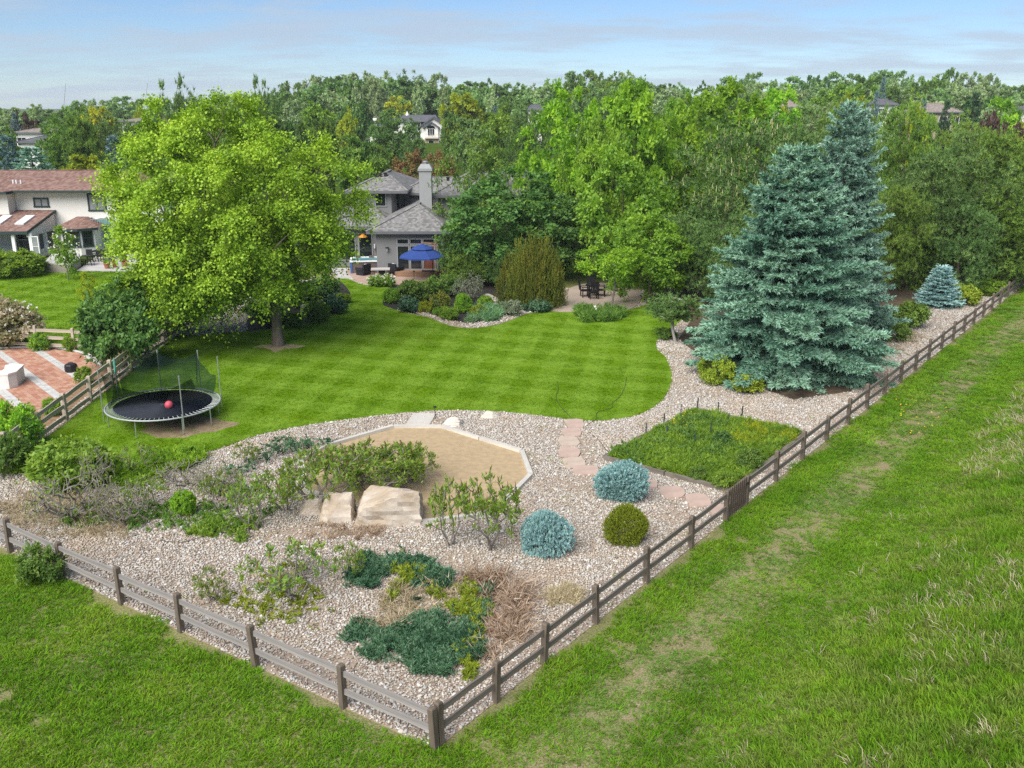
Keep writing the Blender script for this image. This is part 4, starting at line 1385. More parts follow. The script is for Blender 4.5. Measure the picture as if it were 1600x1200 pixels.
# glass doors to the patio with transoms
DZ = 0.42
for i, xx in enumerate((-8.0, -7.05, -6.1)):
    window(gh, (xx, 68.6, 2.45), 0.78, 0.30, 'greytrim', 'glass')
    d = window(gh, (xx, 68.6, 1.27), 0.78, 1.66, 'greytrim', 'glass' if i != 2 else 'redbrown', name='glass_door')
    MB().box((0.30 if i == 0 else -0.30, -0.08, -0.1), (0.03, 0.06, 0.22)).build('handle', M['darkmetal'], d)
for xx in (-9.15, -5.35):
    lm = MB().box((0, -0.05, 0.14), (0.10, 0.10, 0.28)).box((0, -0.16, 0.30), (0.22, 0.22, 0.06)).build('wall_lamp', M['darkmetal'], gh, loc=(xx, 68.6, 1.72))
    MB().lathe((0, 0, 0), [(0.075, 0), (0.09, 0.22), (0.05, 0.27)], 8).build('glass_shade', M['curtain'], lm, loc=(0, -0.16, 0.01))
window(gh, (-10.62, 76.6, 4.72), 0.78, 0.98, 'greytrim', 'glass')
window(gh, (-8.2, 78.6, 4.72), 0.72, 0.40, 'greytrim', 'glass')
window(gh, (-9.36, 77.58, 4.6), 0.5, 1.3, 'fascia', 'glass', rz=math.atan2(2.0, 0.8))
for xx, zz, ww, hh_ in ((-3.9, 4.1, 1.5, 1.3), (-1.2, 4.1, 1.3, 1.2), (1.8, 4.1, 1.5, 1.3), (4.6, 4.1, 1.3, 1.2), (-3.6, 1.5, 1.6, 1.9), (-0.9, 1.5, 1.8, 1.9), (2.4, 1.5, 1.6, 1.6)):
    window(gh, (xx, 75.6, zz), ww, hh_, 'greytrim', 'glass', 2 if ww > 1.4 else 1)
for xx in (-11.3, -12.6, -14.2, -15.8):
    window(gh, (xx, 72.2, 1.55), 0.95, 2.0, 'greytrim', 'glass')
MB().tube([(-5.9, 75.45, 5.0), (-5.9, 75.42, 4.6), (-5.9, 75.42, 3.4)], 0.05, 6).build('downpipe', M['whitetrim'], gh)
sh = MB().lathe((0, 0, 0), [(0.34, 0), (0.30, 0.06), (0.05, 0.26), (0.0, 0.27)], 14).build('hanging_lamp_shade', M['orange'], gh, loc=(-11.4, 71.7, 2.35))
MB().tube([(0, 0, 0.27), (0, 0.2, 0.62)], 0.012, 5).build('cord', M['darkmetal'], sh)
# steps to the door
st = thing('patio_steps', 'brown wooden steps below the glass doors of the grey house', 'steps', (-6.8, 68.0, 0.085))
MB().box((0, 0.12, 0.14), (3.5, 0.95, 0.28)).build('tread', M['brown_wood'], st)
MB().box((-0.3, -0.58, 0.07), (2.6, 0.42, 0.14)).build('tread', M['brown_wood'], st)
dm = tag(MB().box((0, 0, 0.015), (1.0, 0.5, 0.03)).build('door_mat', M['black'], loc=(-6.1, 68.0, 0.365)), 'dark mat on the steps before the open door', 'mat')
# hot tub
tb = thing('hot_tub', 'square hot tub with brown cabinet, blue corners and white rim', 'hot tub', (-11.05, 69.75, 0.079), math.radians(8))
MB().box((0, 0, 0.42), (2.0, 1.95, 0.84)).build('cabinet', M['tubwood'], tb)
rim = MB()
for a, s_ in (((0, -0.98, 0.88), (2.14, 0.16, 0.09)), ((0, 0.98, 0.88), (2.14, 0.16, 0.09)), ((-1.0, 0, 0.88), (0.14, 1.8, 0.09)), ((1.0, 0, 0.88), (0.14, 1.8, 0.09))):
    rim.box(a, s_)
rim.build('rim', M['whitetrim'], tb)
MB().box((0, 0, 0.858), (1.86, 1.8, 0.03)).build('water', M['water'], tb)
cm_ = MB().box((0, 0, 0.42), (0.16, 0.16, 0.83)).mesh('corner_trim', M['tubblue'])
for sx_ in (-1, 1):
    for sy_ in (-1, 1):
        inst('corner_trim', cm_, tb, (sx_ * 0.97, sy_ * 0.945, 0))
hs_ = MB().box((0, 0, 0), (0.34, 0.10, 0.16)).mesh('headrest', M['tubwood'])
for sx_ in (-0.5, 0.5):
    inst('headrest', hs_, tb, (sx_, 0.80, 0.95))
cv_ = MB().box((0, -0.52, 0.56), (0.10, 1.02, 1.1)).box((0, 0.52, 0.56), (0.10, 1.02, 1.1)).build('cover', M['cover'], tb, loc=(1.18, 0.0, 0.78))
cv_.rotation_euler = (0, math.radians(-20), 0)
MB().box((0, 0, 1.13), (0.105, 2.06, 0.05)).build('cover_edge', M['pillow'], cv_)


def armchair(name, label, x, y, rz, pillow=True, group='wicker armchairs on the patio'):
    t = thing(name, label, 'armchair', (x, y, 0.085), rz, group)
    MB().box((0, 0, 0.2), (0.78, 0.72, 0.36)).build('seat_base', M['wicker'], t)
    MB().box((0, 0.36, 0.50), (0.78, 0.12, 0.62)).build('backrest', M['wicker'], t)
    am = MB().box((0, 0, 0.46), (0.11, 0.70, 0.20)).mesh('armrest', M['wicker'])
    inst('armrest', am, t, (-0.385, -0.03, 0))
    inst('armrest', am, t, (0.385, -0.03, 0))
    MB().box((0, -0.04, 0.44), (0.60, 0.60, 0.12)).build('cushion', M['navy'], t)
    lg = MB().box((0, 0, 0.02), (0.06, 0.06, 0.04)).mesh('leg', M['black'])
    for a in (-0.3, 0.3):
        for b in (-0.28, 0.3):
            inst('leg', lg, t, (a, b, 0))
    if pillow:
        p = MB().lathe((0, 0, 0), [(0.0, -0.07), (0.15, -0.06), (0.21, 0), (0.15, 0.06), (0, 0.07)], 8, a0=math.pi / 8).build('pillow', M['pillow'], t, loc=(0, 0.20, 0.66), smooth=True)
        p.rotation_euler = (math.radians(68), 0, 0)
    return t


armchair('wicker_armchair', 'black wicker armchair with pale pillow before the hot tub', *G(568, 431), math.radians(-125))
armchair('wicker_armchair', 'black wicker armchair with navy cushion behind the patio table', *G(588, 424), math.radians(5))
armchair('wicker_armchair', 'black wicker armchair in front of the barbecue grill', *G(619, 430), math.radians(140))
t = thing('patio_table', 'low patio table with tan stone top between wicker armchairs', 'table', (*G(595, 434), 0.085), 0.1)
MB().box((0, 0, 0.56), (1.35, 0.8, 0.07)).build('tabletop', M['concrete'], t)
lg = MB().box((0, 0, 0.27), (0.22, 0.5, 0.52)).mesh('leg', M['tubwood'])
inst('leg', lg, t, (-0.52, 0, 0))
inst('leg', lg, t, (0.52, 0, 0))
MB().box((0.1, 0.1, 0.27), (0.5, 0.42, 0.5)).build('burner_box', M['black'], t)
gr = thing('barbecue_grill', 'black barbecue grill with rounded hood by the house wall', 'grill', (*G(613, 423), 0.085), math.radians(-8))
MB().box((0, 0, 0.42), (0.85, 0.55, 0.72)).build('cabinet', M['black'], gr)
MB().box((-0.62, 0, 0.80), (0.36, 0.5, 0.05)).build('side_shelf', M['darkmetal'], gr)
MB().box((0.62, 0, 0.80), (0.36, 0.5, 0.05)).build('side_shelf', M['darkmetal'], gr)
hd = MB()
th_ = np.linspace(0, math.pi, 9)
V = [[sx_ * 0.45, -0.30 * math.cos(a), 0.80 + 0.34 * math.sin(a)] for sx_ in (-1, 1) for a in th_]
hd.add(V, [[i, i + 1, 9 + i + 1, 9 + i] for i in range(8)])
hd.addp(V, [list(range(9))[::-1], list(range(9, 18)), [0, 9, 17, 8]])
hd.build('hood', M['black'], gr)
MB().tube([(-0.3, -0.34, 0.92), (0.3, -0.34, 0.92)], 0.018, 6).build('handle', M['steel'], gr)
wh = MB().tube([(0, -0.02, 0.08), (0, 0.02, 0.08)], 0.08, 10).mesh('wheel', M['black'])
for sx_ in (-0.38, 0.38):
    inst('wheel', wh, gr, (sx_, -0.2, 0))
um = thing('patio_umbrella', 'blue canvas cantilever umbrella with two tier canopy', 'umbrella', (XA(660, 66.0, 2), 66.0, 0.085))
cz = [(1.68, 1.72), (0.75, 2.16), (0.40, 2.30)]
cb = MB()
seg = 8
V = []
for r_, z_ in cz:
    for k in range(seg):
        a = (k + 0.5) / seg * 2 * math.pi
        V.append([r_ * math.cos(a), r_ * math.sin(a), z_])
for k in range(seg):
    a = (k + 0.5) / seg * 2 * math.pi
    V.append([1.69 * math.cos(a), 1.69 * math.sin(a), 1.62])
F = [[i * seg + k, i * seg + (k + 1) % seg, (i + 1) * seg + (k + 1) % seg, (i + 1) * seg + k] for i in range(2) for k in range(seg)]
F += [[3 * seg + k, 3 * seg + (k + 1) % seg, (k + 1) % seg, k] for k in range(seg)]
cn = cb.add(V, F).build('canopy', M['umbrella'], um)
MB().lathe((0, 0, 0), [(0.82, 2.22), (0.78, 2.26), (0.30, 2.46), (0.05, 2.56), (0.0, 2.60)], 8, a0=math.pi / 8).build('vent', M['umbrella'], cn)
rb = MB().bar((0, 0, 2.25), (1.62, 0, 1.73), 0.025, 0.035).mesh('rib', M['darkmetal'])
for k in range(8):
    inst('rib', rb, um, rz=(k + 0.5) / 8 * 2 * math.pi)
px_post = XA(686, 66.4, 1) - XA(660, 66.0, 2)
MB().tube([(px_post, 0.5, 0), (px_post, 0.5, 2.55)], 0.05, 8).build('post', M['darkmetal'], um)
MB().bar((px_post, 0.5, 2.2), (px_post - 0.5, 0.35, 2.55), 0.09, 0.09).bar((px_post, 0.5, 2.5), (0.0, 0.0, 2.66), 0.07, 0.07).build('arm', M['umbwood'], um)
MB().tube([(0.7, 0.1, 0.0), (0.7, 0.1, 1.95)], 0.03, 8).build('pole', M['darkmetal'], um)
MB().box((px_post, 0.4, 0.06), (0.9, 0.9, 0.12)).build('base', M['black'], um)
lp = thing('path_light', 'thin black path light at the patio edge by the steps', 'path light', (*G(647, 437), 0.08))
MB().tube([(0, 0, 0), (0, 0, 0.5)], 0.018, 6).build('stake', M['black'], lp)
MB().lathe((0, 0, 0.5), [(0.09, 0), (0.07, 0.05), (0, 0.09)], 10).build('cap', M['black'], lp)


# --- white house on the left
WH = thing('white_house', 'cream two storey house with brown shingle roofs and dark green trim', 'house', (0, 0, 0))
eZ = ZA(299, 79.5)
walls(WH, rect(-41.9, -29.5, 80, 91), 0, eZ - 0.02, 'cream')
walls(WH, rect(-55, -41.95, 78.8, 91), 0, eZ - 0.08, 'cream')
hip_roof(WH, -56, -28.6, 78.9, 92, eZ + 0.14, ((-48, 85.4, ZA(266, 85.4)), (-35.2, 85.4, ZA(266, 85.4))), 'roof_brown', 'darkgreen', 0.2)
hip_roof(WH, -56.2, -41.5, 77.9, 86, eZ + 0.10, ((-50, 82, eZ + 0.9), (-45.4, 82, eZ + 0.9)), 'roof_brown', 'darkgreen', 0.2)
for px, py in ((-3, 287), (21, 287), (26, 285), (33, 287)):
    Yv = 81.0
    MB().lathe((0, 0, 0), [(0.07, -0.3), (0.07, 0.30), (0, 0.31)], 8).build('roof_vent', M['skylight'], WH, loc=(XA(px, Yv, 5.6), Yv, eZ + 0.14 + (Yv - 78.9) / 6.5 * (ZA(266, 85.4) - eZ - 0.14)))
window(WH, (XA(64, 80, 4.4), 80, ZA(316.5, 80)), 1.05, 0.55, 'darkgreen', 'curtain', 2, 1, fw=0.13)
window(WH, (XA(152, 80, 4), 80, ZA(316, 80)), 1.3, 1.25, 'darkgreen', 'curtain', 2, 1, fw=0.13)
# sunroom with shed roof and skylights
sxr = -38.65
zt, zb = ZA(328, 80), ZA(361, 75)
srp = MB().addp([[-54, 74.8, zb], [sxr, 74.8, zb], [sxr, 79.98, zt], [-54, 79.98, zt], [-54, 74.8, zb - 0.2], [sxr, 74.8, zb - 0.2], [sxr, 79.98, zt - 0.2], [-54, 79.98, zt - 0.2]],
                [[0, 1, 2, 3], [7, 6, 5, 4], [0, 4, 5, 1], [1, 5, 6, 2], [3, 7, 4, 0]]).build('shed_roof', M['roof_brown'], WH)
MB().bar((-54, 74.76, zb - 0.12), (sxr + 0.04, 74.76, zb - 0.12), 0.07, 0.24).bar((sxr + 0.04, 74.76, zb - 0.08), (sxr + 0.04, 79.95, zt - 0.08), 0.07, 0.2).build('fascia', M['darkgreen'], srp)
slope = math.atan2(zt - zb, 5.18)
for px in (3, 39):
    o = MB().box((0, 0, 0.06), (0.75, 2.1, 0.12)).build('skylight', M['skylight'], srp, loc=(XA(px, 77.3, 3), 77.3, zb + (77.3 - 74.8) * math.tan(slope)))
    o.rotation_euler = (slope, 0, 0)
# side wall of the sunroom under the slope
V = [[sxr - 0.12, 75.1, 0], [sxr - 0.12, 79.98, 0], [sxr - 0.12, 79.98, zt - 0.22], [sxr - 0.12, 75.1, zb - 0.12], [sxr - 0.24, 75.1, 0], [sxr - 0.24, 79.98, 0], [sxr - 0.24, 79.98, zt - 0.22], [sxr - 0.24, 75.1, zb - 0.12]]
MB().addp(V[2:4] + V[6:8] + [[sxr - 0.12, 75.1, zb - 0.5], [sxr - 0.12, 79.98, zb - 0.5], [sxr - 0.24, 75.1, zb - 0.5], [sxr - 0.24, 79.98, zb - 0.5]],
          [[0, 1, 4, 5], [3, 2, 7, 6], [1, 3, 6, 4], [4, 6, 7, 5]]).build('gable_wall', M['cream'], WH)
walls(WH, rect(-54, sxr - 0.12, 75.05, 75.2), 0, 0.62, 'cream', 'porch_wall')
walls(WH, rect(sxr - 0.27, sxr - 0.12, 75.25, 79.95), 0, 0.62, 'cream', 'porch_wall')
walls(WH, rect(-54, sxr - 0.3, 79.7, 79.95), 0, zt - 0.5, 'interior', 'porch_back_wall')
pm = MB().box((0, 0, zb / 2 - 0.1), (0.26, 0.2, zb - 0.2)).mesh('post', M['whitetrim'])
for px in (-6, 22, 49):
    inst('post', pm, WH, (XA(px, 75.1, 1.5), 75.08, 0))
for Yp in (76.6, 78.0):
    inst('post', pm, WH, (sxr - 0.19, Yp, 0))
window(WH, (XA(36, 79.6, 1.3), 79.68, 1.7), 1.7, 1.2, 'whitetrim', 'glass', 1, 1)
window(WH, (XA(-4, 79.6, 1.3), 79.68, 1.7), 1.2, 1.2, 'whitetrim', 'glass', 1, 1)
window(WH, (XA(56, 75.1, 1), 75.03, 1.15), 0.55, 1.5, 'whitetrim', 'curtain', 1, 2, name='door')
# bay with its own hipped roof
bx0, bx1, by = XA(84, 77.4, 2), XA(143, 77.6, 2), 77.5
bz = ZA(359, 77.3)
walls(WH, [(bx0, by + 1.1), (bx0 + 0.5, by), (bx1 - 1.0, by), (bx1 - 0.1, by + 0.9), (bx1 - 0.1, 79.97), (bx0, 79.97)], 0, bz, 'cream', 'bay_wall')
pk = ZA(340, 79.2)
MB().addp([[bx0 - 0.35, by + 0.9, bz + 0.06], [bx0 + 0.3, by - 0.4, bz + 0.06], [bx1 - 0.9, by - 0.4, bz + 0.06], [bx1 + 0.3, by + 0.7, bz + 0.06], [bx1 + 0.3, 79.97, bz + 0.06], [bx0 - 0.35, 79.97, bz + 0.06],
           [bx0 + 0.9, 79.96, pk], [bx1 - 1.2, 79.96, pk]], [[0, 1, 6], [1, 2, 7, 6], [2, 3, 7], [3, 4, 7], [5, 0, 6], [5, 6, 7, 4], [5, 4, 3, 2, 1, 0]]).build('bay_roof', M['roof_brown'], WH)
fb = MB()
q = [(bx0 - 0.35, by + 0.9), (bx0 + 0.3, by - 0.4), (bx1 - 0.9, by - 0.4), (bx1 + 0.3, by + 0.7)]
for a, b in zip(q[:-1], q[1:]):
    fb.bar((*a, bz - 0.02), (*b, bz - 0.02), 0.08, 0.2)
fb.build('bay_fascia', M['darkgreen'], WH)
window(WH, ((bx0 + bx1) / 2 - 0.15, by, 1.45), 1.15, 1.25, 'darkgreen', 'glass', 2, 1, fw=0.12)
window(WH, (bx1 - 0.55, by + 0.45, 1.45), 0.62, 1.25, 'darkgreen', 'glass', 1, 2, rz=math.atan2(0.9, 0.9), fw=0.12)
# teal french doors with a fan light
for px in (155, 169, 186, 198):
    d = window(WH, (XA(px, 80, 1.2), 80, 1.15), 0.58, 2.0, 'whitetrim', 'tealglass', name='glass_door')
    MB().box((0.2, -0.08, -0.1), (0.03, 0.05, 0.2)).build('handle', M['darkmetal'], d)
fx, fz = XA(161, 80, 2.6), 2.32
fan = MB().addp([[fx + 0.85 * math.cos(a), 79.97, fz + 0.5 * math.sin(a)] for a in np.linspace(0, math.pi, 13)] + [[fx + 0.85 * math.cos(a), 79.93, fz + 0.5 * math.sin(a)] for a in np.linspace(0, math.pi, 13)],
                [list(range(13))[::-1], list(range(13, 26))]).build('fan_light', M['tealglass'], WH)
MB().tube([[fx + 0.9 * math.cos(a), 79.93, fz + 0.55 * math.sin(a)] for a in np.linspace(0, math.pi, 13)], 0.06, 6).build('arch_trim', M['whitetrim'], fan)
MB().box((XA(146, 80, 2), 79.9, 1.5), (0.12, 0.08, 2.8)).build('corner_trim', M['darkgreen'], WH)
bl = MB()
bxa, bxb, byb, bzb = XA(141, 79.3, 3), XA(200, 79.3, 3), 79.3, ZA(352, 79.3)
bl.bar((bxa, byb, bzb + 0.5), (bxb, byb, bzb + 0.5), 0.05, 0.05).bar((bxa, byb, bzb), (bxb, byb, bzb), 0.06, 0.08)
for x in np.linspace(bxa, bxb, 18):
    bl.bar((x, byb, bzb), (x, byb, bzb + 0.5), 0.03, 0.03)
bl.bar((bxa, byb, bzb + 0.25), (bxa, 80, bzb + 0.25), 0.05, 0.5).bar((bxb, byb, bzb + 0.25), (bxb, 80, bzb + 0.25), 0.05, 0.5)
bl.build('balcony_rail', M['steel'], WH)
pl = thing('raised_planter', 'low taupe walled planter box beside the neighbour patio', 'planter', (0, 0, 0))
ppl = [G(70, 426), G(112, 427), G(127, 418), G(126, 408), G(84, 409)]
MB().prism(ppl, 0, 0.62).build('planter_wall', plain('taupe_render', (0.33, 0.29, 0.25), 0.9, var=0.12), pl)
MB().prism([(x * 1.0, y) for x, y in ppl], 0.622, 0.70).build('coping', M['concrete'], pl)


def dining_chair(name, label, x, y, rz, mat='black', group='dark dining chairs on the neighbour patio', z=0.075):
    t = thing(name, label, 'chair', (x, y, z), rz, group)
    MB().box((0, 0, 0.45), (0.50, 0.48, 0.06)).build('seat', M[mat], t)
    MB().box((0, 0.24, 0.76), (0.50, 0.05, 0.54)).build('backrest', M[mat], t)
    lg = MB().box((0, 0, 0.21), (0.045, 0.045, 0.42)).mesh('leg', M[mat])
    for a in (-0.21, 0.21):
        for b in (-0.2, 0.2):
            inst('leg', lg, t, (a, b, 0))
    am = MB().box((0, 0, 0.66), (0.045, 0.46, 0.04)).box((0, -0.21, 0.56), (0.04, 0.04, 0.18)).mesh('armrest', M[mat])
    inst('armrest', am, t, (-0.25, 0, 0))
    inst('armrest', am, t, (0.25, 0, 0))
    return t


tx_, ty_ = XA(168, 75.0), 75.0
t = thing('dining_table', 'dark rectangular dining table on the neighbour patio', 'table', (tx_, ty_, 0.075))
MB().box((0, 0, 0.72), (2.3, 1.05, 0.05)).build('tabletop', M['darkmetal'], t)
lg = MB().box((0, 0, 0.35), (0.07, 0.07, 0.69)).mesh('leg', M['darkmetal'])
for a in (-1.0, 1.0):
    for b in (-0.42, 0.42):
        inst('leg', lg, t, (a, b, 0))
dining_chair('dining_chair', 'dark patio chair at the near side of the table, by the bistro set', tx_ - 0.85, ty_ - 0.95, math.pi)
dining_chair('dining_chair', 'dark patio chair in the middle of the table near side', tx_ + 0.0, ty_ - 0.95, math.pi)
dining_chair('dining_chair', 'dark patio chair at the near side of the table, by the flower pots', tx_ + 0.85, ty_ - 0.95, math.pi)
dining_chair('dining_chair', 'dark patio chair behind the table before the teal doors', tx_ - 0.2, ty_ + 0.95, 0.0, 'darkmetal')
dining_chair('dining_chair', 'dark patio chair behind the table end by the maple', tx_ + 0.75, ty_ + 0.95, 0.0, 'darkmetal')
t = thing('bistro_table', 'small round metal bistro table beside the raised planter', 'table', (XA(138, 72.6), 72.6, 0.075))
MB().lathe((0, 0, 0.70), [(0.42, 0), (0.42, 0.03)], 16).build('tabletop', M['darkmetal'], t)
lg = MB().tube([(0.0, 0, 0.70), (0.12, 0, 0.35), (0.32, 0, 0.0)], 0.02, 5).mesh('leg', M['darkmetal'])
for k in range(3):
    inst('leg', lg, t, rz=k * 2.094)
for k, (px, Yc, rz, lb) in enumerate(((131, 72.4, 1.9, 'slim metal bistro chair between planter and bistro table'), (143, 72.2, -2.0, 'slim metal bistro chair at the patio side of the bistro table'))):
    t = thing('bistro_chair', lb, 'chair', (XA(px, Yc), Yc, 0.075), rz, 'slim metal bistro chairs')
    MB().lathe((0, 0, 0.44), [(0.21, 0), (0.21, 0.03)], 12).build('seat', M['darkmetal'], t)
    MB().tube([(-0.18, 0.16, 0.45), (-0.17, 0.22, 0.8), (0, 0.24, 0.92), (0.17, 0.22, 0.8), (0.18, 0.16, 0.45)], 0.016, 5).tube([(0, 0.2, 0.46), (0, 0.24, 0.9)], 0.012, 5).build('backrest', M['darkmetal'], t)
    lg = MB().tube([(0, 0, 0.44), (0.0, 0, 0.0)], 0.015, 5).mesh('leg', M['darkmetal'])
    for a in (-0.16, 0.16):
        for b in (-0.16, 0.16):
            inst('leg', lg, t, (a, b, 0))


def small_house(px0, px1, eave, ridge, Y, roofm, wallm, label, name='far_house', wins=3, depth=10.0):
    z0 = float(HZ(XA((px0 + px1) / 2, Y), Y))
    x0, x1 = XA(px0, Y, z0 + 3), XA(px1, Y, z0 + 3)
    ze, zr = ZA(eave, Y), ZA(ridge, Y + depth / 2)
    h = thing(name, label, 'house', (0, 0, 0))
    walls(h, rect(x0 + 0.5, x1 - 0.5, Y + 0.5, Y + depth), z0 - 0.3, ze, wallm)
    hr = min(depth / 2, (x1 - x0) * 0.35)
    hip_roof(h, x0, x1, Y, Y + depth + 0.5, ze + 0.12, ((x0 + hr, Y + depth / 2, zr), (x1 - hr, Y + depth / 2, zr)), roofm)
    for k in range(wins):
        window(h, (x0 + (x1 - x0) * (k + 0.5) / wins, Y + 0.5, ze - 1.3), 1.3, 1.2, 'whitetrim', 'glass', 2, 1)
    return h


small_house(24, 76, 208, 200, 150, 'roof_tan', 'whitewall', 'far house with tan roof behind the blue spruces', wins=2)
small_house(30, 72, 223, 213, 140, 'roof_slate', 'whitewall', 'grey roofed low wing before the far tan roofed house', wins=2)
small_house(190, 240, 190, 184, 175, 'roof_tan', 'whitewall', 'far house with pale brown roof above the dark pines', wins=2)
small_house(822, 850, 172, 163, 215, 'roof_slate', 'whitewall', 'far dark grey roof between the trees behind the maples', wins=1, depth=8)
small_house(1216, 1246, 168, 156, 190, 'roof_tan', 'whitewall', 'far brown roofed house above the pine tops', wins=2, depth=8)
small_house(1366, 1398, 164, 154, 190, 'roof_slate', 'whitewall', 'far grey roofed house beyond the tall spruce', wins=2, depth=8)
small_house(1440, 1496, 176, 161, 165, 'roof_tan', 'stonewall', 'far house with wide tan roof beside dark spruces', wins=3)
small_house(1590, 1640, 176, 165, 190, 'roof_slate', 'whitewall', 'far grey roof at the picture edge behind the round tree', wins=2, depth=8)

# --- far white house with slate roof
FY = 228.0
fz0 = float(HZ(XA(640, FY), FY))
fh = thing('far_house', 'far white house with slate roof, gables and arched balcony window', 'house', (0, 0, 0))
X = lambda px: XA(px, FY, 6)
walls(fh, rect(X(612), X(658), FY, FY + 9), fz0 - 0.3, ZA(190, FY), 'whitewall')
walls(fh, rect(X(658) + 0.02, X(690), FY - 2, FY + 9), fz0 - 0.3, ZA(196, FY - 2), 'whitewall')
walls(fh, rect(X(566), X(596), FY + 1, FY + 9), fz0 - 0.3, ZA(203, FY), 'whitewall')
hip_roof(fh, X(608), X(685), FY - 0.6, FY + 10, ZA(190, FY) + 0.1, ((X(622), FY + 4.5, ZA(179.5, FY + 4.5)), (X(678), FY + 4.5, ZA(179.5, FY + 4.5))), 'roof_slate')
hip_roof(fh, X(563), X(600), FY + 0.4, FY + 10, ZA(203, FY) + 0.1, ((X(580), FY + 5, ZA(193, FY + 5)), (X(598), FY + 5, ZA(193, FY + 5))), 'roof_slate')


def gable(x0, x1, y, yb, ze, zr, nm='gable'):
    xm = (x0 + x1) / 2
    walls_ = MB().addp([[x0, y, ze - 0.6], [x1, y, ze - 0.6], [x1, y, ze], [xm, y, zr], [x0, y, ze], [x0, yb, ze - 0.6], [x1, yb, ze - 0.6], [x1, yb, ze], [xm, yb, zr], [x0, yb, ze]],
                       [[0, 1, 2, 3, 4], [5, 9, 8, 7, 6], [0, 4, 9, 5], [1, 6, 7, 2]]).build(nm, M['whitewall'], fh)
    rf = MB()
    for a, b in (((x0 - 0.5, ze - 0.15), (xm, zr + 0.12)), ((xm, zr + 0.12), (x1 + 0.5, ze - 0.15))):
        rf.addp([[a[0], y - 0.5, a[1] + 0.1], [b[0], y - 0.5, b[1] + 0.1], [b[0], yb, b[1] + 0.1], [a[0], yb, a[1] + 0.1], [a[0], y - 0.5, a[1] - 0.25], [b[0], y - 0.5, b[1] - 0.25], [b[0], yb, b[1] - 0.25], [a[0], yb, a[1] - 0.25]],
                [[0, 1, 2, 3], [7, 6, 5, 4], [0, 4, 5, 1], [2, 6, 7, 3]])
    rf.build('gable_roof', M['roof_slate'], walls_)


gable(X(659), X(697), FY - 2.02, FY + 6, ZA(197, FY), ZA(184, FY))
gable(X(666), X(685), FY - 2.6, FY + 4, ZA(198, FY), ZA(191, FY), 'small_gable')
for px, py, ww, hh_, nx_, ny_ in ((650, 198, 2.1, 1.75, 3, 1), (650, 212, 2.2, 1.8, 2, 1)):
    window(fh, (X(px), FY, ZA(py, FY)), ww, hh_, 'whitetrim', 'glass', nx_, ny_, fw=0.12)
window(fh, (X(675), FY - 2.6, ZA(206, FY)), 1.5, 1.5, 'whitetrim', 'glass', 3, 1, fw=0.12)
ar = MB().addp([[X(675) + 0.85 * math.cos(a), FY - 2.66, ZA(206, FY) + 0.8 + 0.6 * math.sin(a)] for a in np.linspace(0, math.pi, 11)], [list(range(11))[::-1]]).build('arched_window', M['glass'], fh)
MB().tube([[X(675) + 0.9 * math.cos(a), FY - 2.68, ZA(206, FY) + 0.8 + 0.65 * math.sin(a)] for a in np.linspace(0, math.pi, 11)], 0.08, 5).build('arch_trim', M['darkmetal'], ar)
walls(fh, rect(X(666), X(686), FY - 2.62, FY - 2.03), fz0 - 0.3, ZA(197, FY), 'whitewall', 'bay_wall')
walls(fh, rect(X(665), X(704), FY - 2.75, FY - 2.64), fz0 - 0.3, ZA(216, FY), 'stonewall', 'stone_wall')
MB().bar((X(666), FY - 3.4, ZA(214.5, FY)), (X(686), FY - 3.4, ZA(214.5, FY)), 0.08, 0.10).bar((X(666), FY - 3.4, ZA(209, FY)), (X(686), FY - 3.4, ZA(209, FY)), 0.07, 0.07).box((X(676), FY - 3.05, ZA(215.5, FY)), (3.2, 0.75, 0.2)).build('balcony', M['wood_tan'], fh)
for px in (675, 691):
    window(fh, (X(px), FY - 2.75, ZA(222, FY)), 1.2, 1.0, 'whitetrim', 'glass', 1, 1)
window(fh, (X(663.5), FY - 2, ZA(225.5, FY)), 0.95, 1.5, 'whitetrim', 'redbrown', name='door', fw=0.14)
window(fh, (X(657), FY - 0.02, ZA(226, FY)), 0.6, 1.2, 'whitetrim', 'glass')
MB().box((X(584), FY + 3, ZA(197, FY) + 0.3), (0.9, 0.9, 3.0)).build('chimney', M['whitewall'], fh)
MB().lathe((X(634), FY + 4.5, ZA(180, FY)), [(0.5, -0.2), (0.3, 0.3), (0.08, 0.7), (0, 1.0)], 8).build('roof_finial', M['skylight'], fh)
# two thin masts on the skyline
for px0, py0, px1, py1, lb in ((92, 158, 103, 130, 'thin leaning mast above the far trees by the plum trees'), (218, 155, 231, 130, 'thin leaning mast above the far trees by the tall pines')):
    Ym = 420.0
    b = MB()
    p0, p1 = np.array([XA(px0, Ym, 14), Ym, float(HZ(XA(px0, Ym, 14), Ym))]), np.array([XA(px1, Ym, 20), Ym, ZA(py1, Ym)])
    b.tube([p0, p1], [0.16, 0.10], 5)
    tag(b.build('radio_mast', M['steel']), lb, 'mast', 'two masts on the skyline')
# ------------------------------------------------------------------ fences
def post_mesh(name, mat, h, wd=0.13):
    a = wd / 2
    b = MB()
    b.addp([[-a, -a, -0.25], [a, -a, -0.25], [a, a, -0.25], [-a, a, -0.25], [-a, -a, h - 0.03], [a, -a, h - 0.03], [a, a, h - 0.03], [-a, a, h - 0.03],
            [-a * .75, -a * .75, h], [a * .75, -a * .75, h], [a * .75, a * .75, h], [-a * .75, a * .75, h]],
           [[0, 1, 5, 4], [1, 2, 6, 5], [2, 3, 7, 6], [3, 0, 4, 7], [4, 5, 9, 8], [5, 6, 10, 9], [6, 7, 11, 10], [7, 4, 8, 11], [8, 9, 10, 11], [3, 2, 1, 0]])
    return b.mesh(name, M[mat])


